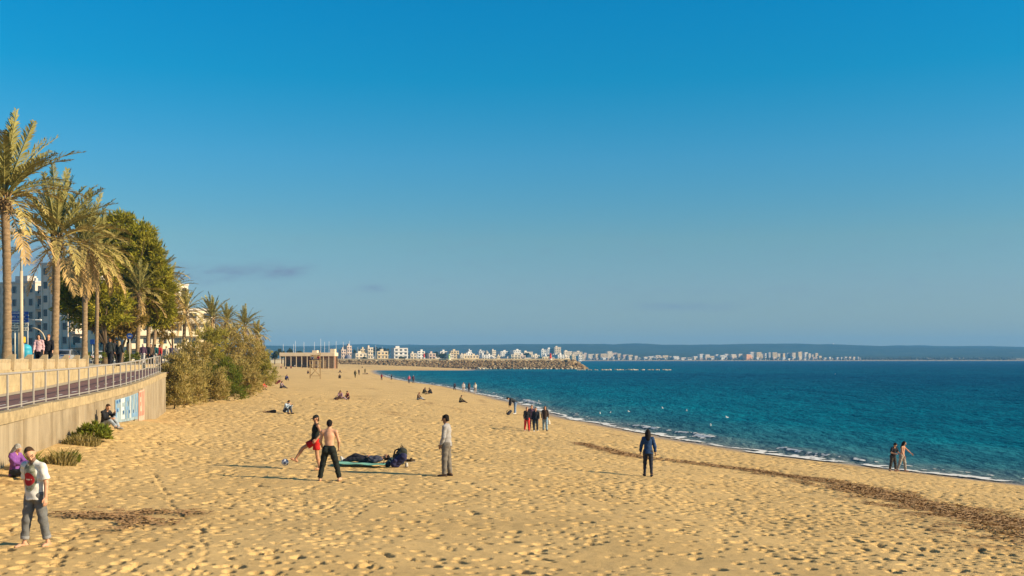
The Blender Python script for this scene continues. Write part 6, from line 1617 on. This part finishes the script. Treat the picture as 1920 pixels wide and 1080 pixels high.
# ---- others down the beach
stand(966, 776, 744, -78, 'person bending down over a dark bag near the water', dict(lean=48, slump=20, lL=(6, 5, 4), lR=(-2, 5, 2), aL=(18, 6, 6, 0), aR=(26, 6, 6, 0), head=(20, 0)), fac=1.25, top=('jacket', (0.035, 0.04, 0.045)), bot=('trousers', JEAN), hair=('short', HBLK), shoe=WHT)
def seated(px, py, rz, label, P, H=1.72, **k):
    g = on_sand(px, py); k.setdefault('res', 0.017 if g.y < 80 else (0.026 if g.y < 200 else 0.036))
    return person(g, rz, label, H, P, sit=True, **k)
seated(863, 755, 70, 'lone person in olive sitting hunched near the water', SITX, top=('jacket', OLV), bot=('trousers', (0.06, 0.045, 0.03)), hair=('short', HBLK))
seated(535, 776, 62, 'person in pale blue shirt and dark trousers sitting with hands at the face', dict(SITK, aL=(70, 6, 78, 0.25), aR=(66, 6, 82, 0.25)), top=('long', LBLU), bot=('trousers', (0.05, 0.06, 0.085)), hair=('short', HBLK), res=0.015)
GS = 'people sitting on the sand'
seated(638, 750, 10, 'person in mauve sitting, left of a pair on the sand', SITC, top=('jacket', (0.28, 0.17, 0.20)), bot=('trousers', (0.26, 0.20, 0.24)), hair=('long', HBRN), female=True, group=GS)
seated(652.5, 750, -6, 'person in dark red sitting, right of a pair on the sand', SITK, top=('tank', DRED), bot=('leggings', (0.06, 0.03, 0.03)), hair=('bun', HBRN), female=True, sk='tan', group=GS)
seated(784, 750, 62, 'person in dark top and pale trousers sitting left of the seaside pair', SITX, top=('jacket', BRN), bot=('trousers', LGREY), hair=('short', HGIN), group=GS)
seated(794, 739, 58, 'dark clothed sitter, left one of the seaside pair', SITK, top=('jacket', BLK), bot=('trousers', OLV), hair=('short', HBRN), group=GS)
seated(808.5, 739, -60, 'dark clothed sitter, right one of the seaside pair', SITK, top=('jacket', (0.035, 0.03, 0.028)), bot=('trousers', BLK), hair=('short', HBLK), group=GS)
seated(491, 731, 62, 'person in bright red top sitting by the reeds', dict(SITK, aL=(80, 8, 10, 0.1), aR=(78, 8, 12, 0.1)), top=('jacket', (0.58, 0.045, 0.03)), bot=('trousers', (0.45, 0.30, 0.24)), hair=('short', HGIN), group=GS)
seated(527, 728, 60, 'person with grey trousers sitting beside a dark red bag', SITX, top=('jacket', (0.22, 0.16, 0.17)), bot=('trousers', (0.10, 0.10, 0.11)), hair=('long', HBRN), female=True, group=GS)
seated(536, 713, 50, 'person in navy blue sitting behind the red bag', SITK, top=('jacket', (0.030, 0.040, 0.13)), bot=('trousers', NAVY), hair=('short', HBLK), group=GS)
seated(577, 701, 30, 'small dark figure sitting left of the lookout tower', SITK, top=('jacket', BRN), bot=('trousers', BLK), group=GS)
seated(637, 710, 8, 'dark figure sitting with knees up right of the tower', SITK, top=('jacket', (0.03, 0.03, 0.02)), bot=('trousers', (0.05, 0.045, 0.035)), group=GS)
seated(637, 699, 40, 'small dark figure sitting further back right of the tower', SITC, top=('jacket', BLK), bot=('trousers', BRN), group=GS)
GF = 'people standing far down the beach'
stand(666, 708.5, 694, 160, 'olive clothed figure standing, left of the far trio', WALK, top=('jacket', OLV), bot=('trousers', (0.04, 0.045, 0.02)), group=GF)
stand(673, 703, 691, 170, 'brown clothed figure standing in the middle of the far trio', WALK2, top=('jacket', BRN), bot=('trousers', (0.07, 0.05, 0.03)), group=GF)
stand(684.5, 700, 687.5, 180, 'figure in pale olive standing right of the far trio', STILL, top=('long', (0.17, 0.15, 0.07)), bot=('trousers', (0.10, 0.085, 0.04)), group=GF)
seated(679, 690, 20, 'tiny dark figure sitting behind the far trio', SITK, top=('jacket', BRN), bot=('trousers', BLK), group=GF)
stand(715.5, 713, 701, 175, 'figure in dark red standing at the tip of the bay', STILL, top=('jacket', DRED), bot=('trousers', (0.06, 0.05, 0.05)), group=GF)
stand(734, 712.5, 702, 120, 'thin black figure wading at the water line', WALK, top=('jacket', BLK), bot=('trousers', BLK), group=GF)
stand(767, 719, 703.5, 178, 'figure in pink top walking, left of a couple at the water', WALK, top=('jacket', (0.50, 0.12, 0.17)), bot=('trousers', DJEAN), hair=('short', HGRY), group=GF)
stand(775, 718.5, 703.5, 182, 'figure in dark purple walking, right of a couple at the water', WALK2, top=('jacket', PURP), bot=('trousers', (0.05, 0.055, 0.08)), hair=('short', HGRY), group=GF)
GL = 'people in a line at the water edge'
stand(852, 732, 717, 170, 'heavy dark figure, leftmost of the line at the water edge', dict(lean=26, slump=16, lL=(20, 6, 30), lR=(20, 6, 30), aL=(30, 8, 20, 0.1), aR=(30, 8, 20, 0.1), head=(20, 0)), top=('jacket', (0.045, 0.035, 0.05)), bot=('trousers', BLK), group=GL)
stand(869, 735.5, 717, 10, 'figure in pale grey, second of the line at the water edge', STILL, top=('jacket', (0.48, 0.44, 0.42)), bot=('trousers', (0.40, 0.34, 0.30)), hair=('short', HBRN), group=GL)
stand(879.5, 735, 717.5, 175, 'figure in brown, third of the line at the water edge', STILL, top=('jacket', (0.13, 0.085, 0.07)), bot=('trousers', (0.09, 0.07, 0.065)), hair=('long', HBRN), female=True, group=GL)
stand(891, 736.5, 716.5, 178, 'figure in white coat with dark red bag, rightmost of the line', WALK, top=('jacket', (0.62, 0.56, 0.48)), bot=('trousers', (0.45, 0.34, 0.26)), hair=('long', HBLO), female=True, group=GL)
# ---- couple at the water on the right
GC = 'couple at the water on the right'
stand(1674.5, 884, 831, 30, 'person in black shirt and dark trousers, left of the right hand couple', dict(lean=5, slump=9, lL=(10, 4, 12), lR=(-6, 5, 6), aL=(18, 18, 76, 0.5), aR=(14, 26, 80, 0.5), head=(22, 10)), fac=1.02, sk='light', top=('tee', BLK), bot=('rolled', (0.055, 0.05, 0.045)), shoe=None, hair=('short', HBLK), group=GC)
stand(1691.5, 884, 827, 46, 'woman with long dark hair, bare shoulders and pale trousers, right of the couple', dict(lean=6, slump=4, lL=(14, 3, 10), lR=(-12, 3, 10), aL=(44, 24, 10, 0.0), aR=(8, 8, 20, 0.1), head=(8, 10)), sk='light', top=('tank', (0.46, 0.24, 0.15)), bot=('trousers', (0.33, 0.29, 0.24)), shoe=None, hair=('long', HBLK), female=True, group=GC)
# ---- on the lookout tower
GT = 'people sitting on the lookout tower'
for dx, rz, lb, tc_, bc in ((-0.55, 20, 'person in grey blue sitting on the left of the lookout tower', (0.10, 0.13, 0.19), (0.05, 0.05, 0.07)), (0.62, 10, 'person in red sitting on the right of the lookout tower', (0.55, 0.04, 0.03), (0.10, 0.11, 0.12))):
    person(TOWER + Vector((dx, -0.25, TOWER_H + 0.13)), rz, lb, 1.72, SITK, sit=True, top=('jacket', tc_), bot=('trousers', bc), res=0.032, group=GT)
# ---- on the promenade
def prom(px, Y, rz, label, P, H=1.72, **k):
    k.setdefault('res', 0.018 if Y < 60 else 0.026)
    return person(((px - 960) * Y / FPX, Y, PROM), rz, label, H, P, **k)
GPm = 'people on the promenade'
prom(73, 53.5, 8, 'woman with long dark hair and pink top walking on the promenade', WALK, 1.70, top=('long', PINK), bot=('trousers', BLK), hair=('long', HBLK), female=True, group=GPm)
prom(91, 54.5, 14, 'man in black shirt and trousers walking beside the woman in pink', WALK2, 1.72, top=('long', BLK), bot=('trousers', BLK), hair=('short', HGIN), group=GPm)
prom(206, 70, 178, 'walker in dark grey jacket, left of the three by the palms', WALK, 1.78, top=('jacket', (0.03, 0.035, 0.035)), bot=('trousers', BLK), hair=('short', HGIN), shoe=WHT, group=GPm)
prom(214.5, 71.5, 184, 'walker in dark coat, middle of the three by the palms', WALK2, 1.75, top=('jacket', (0.035, 0.035, 0.04)), bot=('trousers', (0.05, 0.045, 0.04)), hair=('short', HBRN), group=GPm)
prom(223.5, 71, 172, 'walker in black with pale hem, right of the three by the palms', WALK, 1.66, top=('jacket', (0.02, 0.025, 0.028)), bot=('trousers', BLK), hair=('long', HBLO), female=True, group=GPm)
for px, Y, rz, H, tc_, bc, hc_, lb in [(268, 90, 180, 1.72, PURP, LGREY, HGRY, 'walker in plum top and pale trousers by the railing end'), (276, 92, 175, 1.74, BLK, BLK, HBRN, 'walker all in black behind the plum top'), (283, 94, 10, 1.76, BRN, (0.03, 0.03, 0.03), HBLK, 'walker in brown jacket in the middle of the promenade crowd'),
        (291, 95, 178, 1.74, TEAL, LGREY, HBLK, 'walker in dark teal jacket by the railing end'), (299, 97, 170, 1.72, (0.48, 0.05, 0.05), (0.06, 0.05, 0.06), HBRN, 'walker in red jacket in the promenade crowd'), (312, 96, 176, 1.60, CRM, LGREY, HBLO, 'walker in cream jacket right of the red jacket'),
        (321, 100, 5, 1.76, (0.07, 0.06, 0.09), DJEAN, HBLK, 'walker in dark violet jacket at the right of the crowd'), (329, 102, 180, 1.74, (0.20, 0.19, 0.21), (0.09, 0.09, 0.10), HBRN, 'walker in grey, last of the promenade crowd')]:
    prom(px, Y, rz, lb, random.choice([WALK, WALK2]), H, top=('jacket', tc_), bot=('trousers', bc), hair=('short', hc_), group=GPm)
# ---- guests at the beach bar
GBr = 'guests in front of the beach bar'
for px, py, lb, tc_ in [(527, 691, 'guest in pink sitting at the left of the beach bar', (0.45, 0.22, 0.17)), (536, 692, 'guest in dark clothes sitting on the sand before the bar', BRN), (545, 691, 'guest in dark red sitting on the sand before the bar', DRED), (553, 688, 'guest in white sitting under the bar roof', WHT)]:
    seated(px, py, random.uniform(-60, 60), lb, SITK, top=('jacket', tc_), bot=('trousers', BLK), group=GBr)
for px, py, lb, tc_ in [(567, 690, 'guest in olive standing before the beach bar', OLV), (613, 688, 'guest in grey standing at the bamboo screen of the bar', GREY)]:
    stand(px, py, py - 8, 160, lb, STILL, top=('jacket', tc_), bot=('trousers', BLK), group=GBr)

# ---- the one lying on the towel
g = on_sand(690, 873)
towel_c = on_sand(678, 874)
tw = MB(); nx_, ny_ = 26, 10
for j in range(ny_ + 1):
    for i in range(nx_ + 1):
        x_, y_ = -0.80 + 1.6 * i / nx_, -0.36 + 0.72 * j / ny_
        tw.v.append((x_, y_, beach_z(towel_c.x + x_, towel_c.y + y_) - towel_c.z + 0.075 + 0.02 * math.sin(9 * x_ + 3 * y_) * math.sin(7 * y_) + (0.03 if i in (0, nx_) else 0)))
for j in range(ny_):
    for i in range(nx_): tw.f.append((j * (nx_ + 1) + i, j * (nx_ + 1) + i + 1, (j + 1) * (nx_ + 1) + i + 1, (j + 1) * (nx_ + 1) + i)); tw.m.append(0); tw.sm.append(True)
o = tw.build('beach_towel', mat('turquoise_towel', (0.19, 0.45, 0.34), 0.95, 0.15, 6, 0.4, 60)); o.location = towel_c
sm_ = o.modifiers.new('thick', 'SOLIDIFY'); sm_.thickness = 0.025; sm_.offset = 1
tag(o, 'turquoise beach towel spread under the lying person', 'towel')
J = {}
def setj(**k): J.update({a: vec(*b_) for a, b_ in k.items()})
# on the back, head to the right, knees a little raised
setj(pel=(-0.05, 0, 0.15), waist=(0.10, 0, 0.14), chest=(0.32, 0, 0.16), neck=(0.50, 0, 0.17), fwd=(0, 0, 1), up=(1, 0, 0.05), right=(0, 1, 0), hu=(0.94, 0, 0.3), hf=(-0.3, 0, 0.95), hr=(0, 1, 0), hc=(0.66, 0, 0.22),
     shL=(0.46, 0.18, 0.16), shR=(0.46, -0.18, 0.16), elL=(0.25, 0.30, 0.12), elR=(0.25, -0.30, 0.12), wrL=(0.04, 0.20, 0.24), wrR=(0.04, -0.20, 0.24), hdL=(-0.7, -0.6, 0.2), hdR=(-0.7, 0.6, 0.2),
     hipL=(-0.08, 0.09, 0.14), hipR=(-0.08, -0.09, 0.14), knL=(-0.46, 0.12, 0.28), knR=(-0.49, -0.10, 0.16), anL=(-0.80, 0.12, 0.12), anR=(-0.88, -0.10, 0.10), toeL=(-0.93, 0.12, 0.17), toeR=(-0.95, -0.10, 0.24), heelL=(-0.80, 0.12, 0.06), heelR=(-0.90, -0.10, 0.05))
for k in ('up', 'hu', 'hf', 'hdL', 'hdR'): J[k] = unit(J[k])
lz = person(g + Vector((0.0, 0.0, 0.07)), 0, 'person in dark clothes lying on the turquoise towel', 1.6, None, J=J, ground=False, top=('long', (0.055, 0.06, 0.085)), bot=('trousers', (0.03, 0.03, 0.04)), hair=('short', HBLK), shoe=(0.5, 0.48, 0.45), res=0.013, sk='tan')

# ================================================================== THINGS ON THE SAND
def bag(px, py, c, label, s=1.0, rz=0, name='backpack', tilt=0.2):
    g = on_sand(px, py); e_ = empty(name, g, R(rz), label, 'bag')
    t = Sdf(); a_, b_ = vec(0, 0, 0.12), vec(0.10 * tilt * 5, 0, 0.36)
    t.cap(a_, b_, 0.17, 0.145, (vec(0, 1, 0), 1.3), k=0.04); t.cap(vec(-0.02, -0.11, 0.12), vec(0.05, -0.11, 0.22), 0.10, 0.085, (vec(0, 1, 0), 1.2), k=0.03)
    v, f = t.mesh(0.018, 0.008, 2.2); me = mesh_np('sack', v * s, f, True); link('sack', me, e_, cloth(c))
    t = MB(); t.tube([(0.02 * s, 0.10 * s, 0.46 * s), (-0.10 * s, 0.16 * s, 0.40 * s), (-0.16 * s, 0.15 * s, 0.2 * s), (-0.12 * s, 0.12 * s, 0.06 * s)], 0.022 * s, 6); t.build('strap', cloth(BLK), e_)
    t = MB(); t.tube([(0.04 * s, 0, 0.5 * s), (0.08 * s, 0, 0.55 * s), (0.13 * s, 0, 0.5 * s)], 0.014 * s, 6); t.build('handle', cloth(BLK), e_)
    return e_
bag(748, 871, (0.035, 0.04, 0.035), 'large dark green backpack standing by the head of the lying person', 1.15, 10)
bag(741, 876, (0.035, 0.035, 0.085), 'navy backpack slumped in front of the dark green one', 0.95, -20, tilt=0.6)
bag(727, 875, (0.03, 0.05, 0.06), 'small dark bag between the lying person and the navy backpack', 0.6, 40, tilt=0.5)
bag(953, 778, (0.035, 0.035, 0.045), 'dark bag on the sand under the bending person', 1.0, 20, tilt=0.5)
bag(631, 750, (0.09, 0.05, 0.035), 'brown bag lying left of the pair in mauve and dark red', 0.9, 0, tilt=0.8)
bag(518, 720, (0.16, 0.03, 0.04), 'dark red bag beside the sitter with grey trousers', 1.2, 0, tilt=0.8)
bag(1028.5, 799, (0.65, 0.60, 0.48), 'white bag at the hand of the rightmost walker', 0.5, 0, 'hand_bag') if False else None
# cloth lump
g = on_sand(507, 774); e_ = empty('jacket_pile', g, R(10), 'crumpled dark jacket on the sand left of the pale blue sitter', 'jacket')
t = Sdf(); t.cap(vec(-0.15, 0, 0.06), vec(0.25, 0.05, 0.10), 0.10, 0.16, (vec(0, 0, 1), 1.3), k=0.05); t.cap(vec(-0.55, 0, 0.03), vec(-0.2, 0, 0.05), 0.04, 0.07, k=0.05); v, f = t.mesh(0.025, 0.015, 1.0)
link('heap', mesh_np('heap', v, f, True), e_, cloth((0.10, 0.055, 0.035))); t = MB(); t.tube([(-0.7, 0.02, 0.03), (-0.55, 0, 0.05), (-0.4, 0, 0.04)], [0.02, 0.04, 0.05], 6); t.build('sleeve', cloth((0.10, 0.055, 0.035)), e_)
# shoes left lying
for k, (px, py, lb) in enumerate(((764, 866, 'left dark shoe lying right of the green backpack'), (773.5, 866, 'right dark shoe lying furthest right of the bags'), (762, 876, 'pair of small pale sandals before the navy backpack'))):
    g = on_sand(px, py); e_ = empty('shoe', g, R(40 * k + 20), lb, 'shoe'); t = Sdf()
    t.cap(vec(-0.09, 0, 0.05), vec(0.10, 0, 0.045), 0.05, 0.042, k=0.02); t.cap(vec(-0.09, 0, 0.05), vec(-0.07, 0, 0.11), 0.045, 0.045, k=0.02); v, f = t.mesh(0.014)
    link('upper', mesh_np('upper', v, f, True), e_, cloth((0.05, 0.035, 0.02) if k < 2 else (0.5, 0.45, 0.38))); t = MB(); t.box((0, 0, 0.012), (0.27, 0.095, 0.024), bev=0.01); t.build('sole', cloth((0.2, 0.17, 0.14)), e_)
# white carrier bag of the rightmost walker
g = on_sand(1029, 806); e_ = empty('carrier_bag', g + Vector((0, -0.1, 0.42)), 0, 'white carrier bag at the hand of the rightmost of the four walkers', 'bag')
t = Sdf(); t.cap(vec(0, 0, 0.08), vec(0, 0, 0.25), 0.12, 0.09, (vec(0, 1, 0), 1.6), k=0.03); v, f = t.mesh(0.02, 0.006, 1.0); link('sack', mesh_np('sack', v, f, True), e_, cloth((0.66, 0.60, 0.50)))
t = MB(); t.tube([(-0.05, 0, 0.33), (-0.01, 0, 0.44), (0.05, 0, 0.33)], 0.012, 5); t.build('handle', cloth((0.66, 0.60, 0.50)), e_)
# long board near the far trio
g = on_sand(685, 702); e_ = empty('driftwood', g, R(-14), 'low brown plank lying at the feet of the far trio', 'plank'); t = MB(); t.box((0, 0, 0.2), (2.2, 0.5, 0.22), bev=0.05); t.build('board', mat('driftwood', (0.28, 0.17, 0.09), 0.9, 0.3, 2), e_); t = MB(); t.box((0.7, 0, 0.4), (0.5, 0.4, 0.3), bev=0.08); t.build('bundle', cloth(BRN), e_)
# football
Yb = on_sand(591, 881).y + 0.1; c = at(534.5, 867, Yb)
g_ = beach_z(c.x, c.y); bz = max(c.z, g_ + 0.17)
nu, nv = 36, 22; mb = MB(); mb.ball((0, 0, 0), 0.11, nu, nv)
t_ = (1 + 5 ** 0.5) / 2; ico = [unit(vec(*v)) for v in ((-1, t_, 0), (1, t_, 0), (-1, -t_, 0), (1, -t_, 0), (0, -1, t_), (0, 1, t_), (0, -1, -t_), (0, 1, -t_), (t_, 0, -1), (t_, 0, 1), (-t_, 0, -1), (-t_, 0, 1))]
for i, f in enumerate(mb.f):
    cc = unit(np.mean([mb.v[q] for q in f], 0)); mb.m[i] = 1 if max(cc @ q for q in ico) > 0.93 else 0
o = mb.build('football', [mat('ball_white', (0.70, 0.70, 0.72), 0.5, 0.1, 8), mat('ball_panel', (0.10, 0.13, 0.22), 0.5, 0.2, 8)]); o.location = (c.x, c.y, bz); o.rotation_euler = (0.4, 0.3, 0.7)
tag(o, 'white and dark football in front of the kicking man', 'ball')

# ================================================================== GULLS
M_gw = mat('gull_white', (0.80, 0.79, 0.76), 0.7, 0.08, 8); M_gg = mat('gull_grey', (0.42, 0.43, 0.45), 0.7, 0.1, 8); M_gy = mat('gull_beak', (0.55, 0.32, 0.05), 0.6)
GG = 'gulls floating near the shore'
def at_sea(px, py): Y = CAMZ * FPX / (py - HOR); return Vector(((px - 960) * Y / FPX, Y, 0.02))
for px, py, rz, lb in [(1125, 777, 80, 'leftmost gull floating off the group of four'), (1144, 776, 100, 'second gull from the left on the water'), (1179, 774, 60, 'third gull, slightly spread, right of the first two'), (1242, 767, 70, 'gull floating farthest out above the woman in blue'), (1287, 772, 90, 'faint gull right of the farthest one'), (1363, 785, 50, 'rightmost gull on the water'), (1332, 800, 85, 'gull nearest to the shore'), (1010, 754, 90, 'lone gull left of the four walkers'), (1566, 702, 90, 'single gull far out on the right')]:
    g = at_sea(px, py); s = 0.95; e_ = empty('gull', g, R(rz), lb, 'gull', GG)
    t = Sdf(); t.cap(vec(-0.14, 0, 0.10), vec(0.12, 0, 0.09), 0.055, 0.095, (vec(0, 1, 0), 1.05), k=0.03); t.cap(vec(-0.14, 0, 0.10), vec(-0.19, 0, 0.24), 0.05, 0.042, k=0.03); t.cap(vec(-0.19, 0, 0.25), vec(-0.20, 0, 0.26), 0.052, k=0.02); v, f = t.mesh(0.02)
    link('body', mesh_np('body', v * s, f, True), e_, M_gw)
    for sd in (-1, 1):
        t = Sdf(); t.cap(vec(-0.08, sd * 0.075, 0.14), vec(0.30, sd * 0.03, 0.13), 0.055, 0.02, (vec(0, 1, 0), 1.8), k=0.02); v, f = t.mesh(0.02); link('wing', mesh_np('wing', v * s, f, True), e_, M_gg)
    t = MB(); t.tube([(-0.24 * s, 0, 0.25 * s), (-0.32 * s, 0, 0.235 * s)], [0.016 * s, 0.005 * s], 5); t.build('beak', M_gy, e_)
# ================================================================== HAZE
t = MB(); t.box((0, 3400, 70), (15000, 7600, 152))
o = t.build('haze', []); o.location = (0, 0, 0)
hm = bpy.data.materials.new('haze'); hm.use_nodes = True
hn_ = hm.node_tree
for n in list(hn_.nodes): hn_.nodes.remove(n)
ho = hn_.nodes.new('ShaderNodeOutputMaterial'); hv = hn_.nodes.new('ShaderNodeVolumePrincipled')
hv.inputs['Color'].default_value = (0.16, 0.52, 0.98, 1); hv.inputs['Density'].default_value = 0.00014; hv.inputs['Anisotropy'].default_value = 0.0
hn_.links.new(hv.outputs[0], ho.inputs['Volume'])
o.data.materials.append(hm)
tag(o, 'thin bluish sea haze over the whole bay', 'haze', kind='stuff')
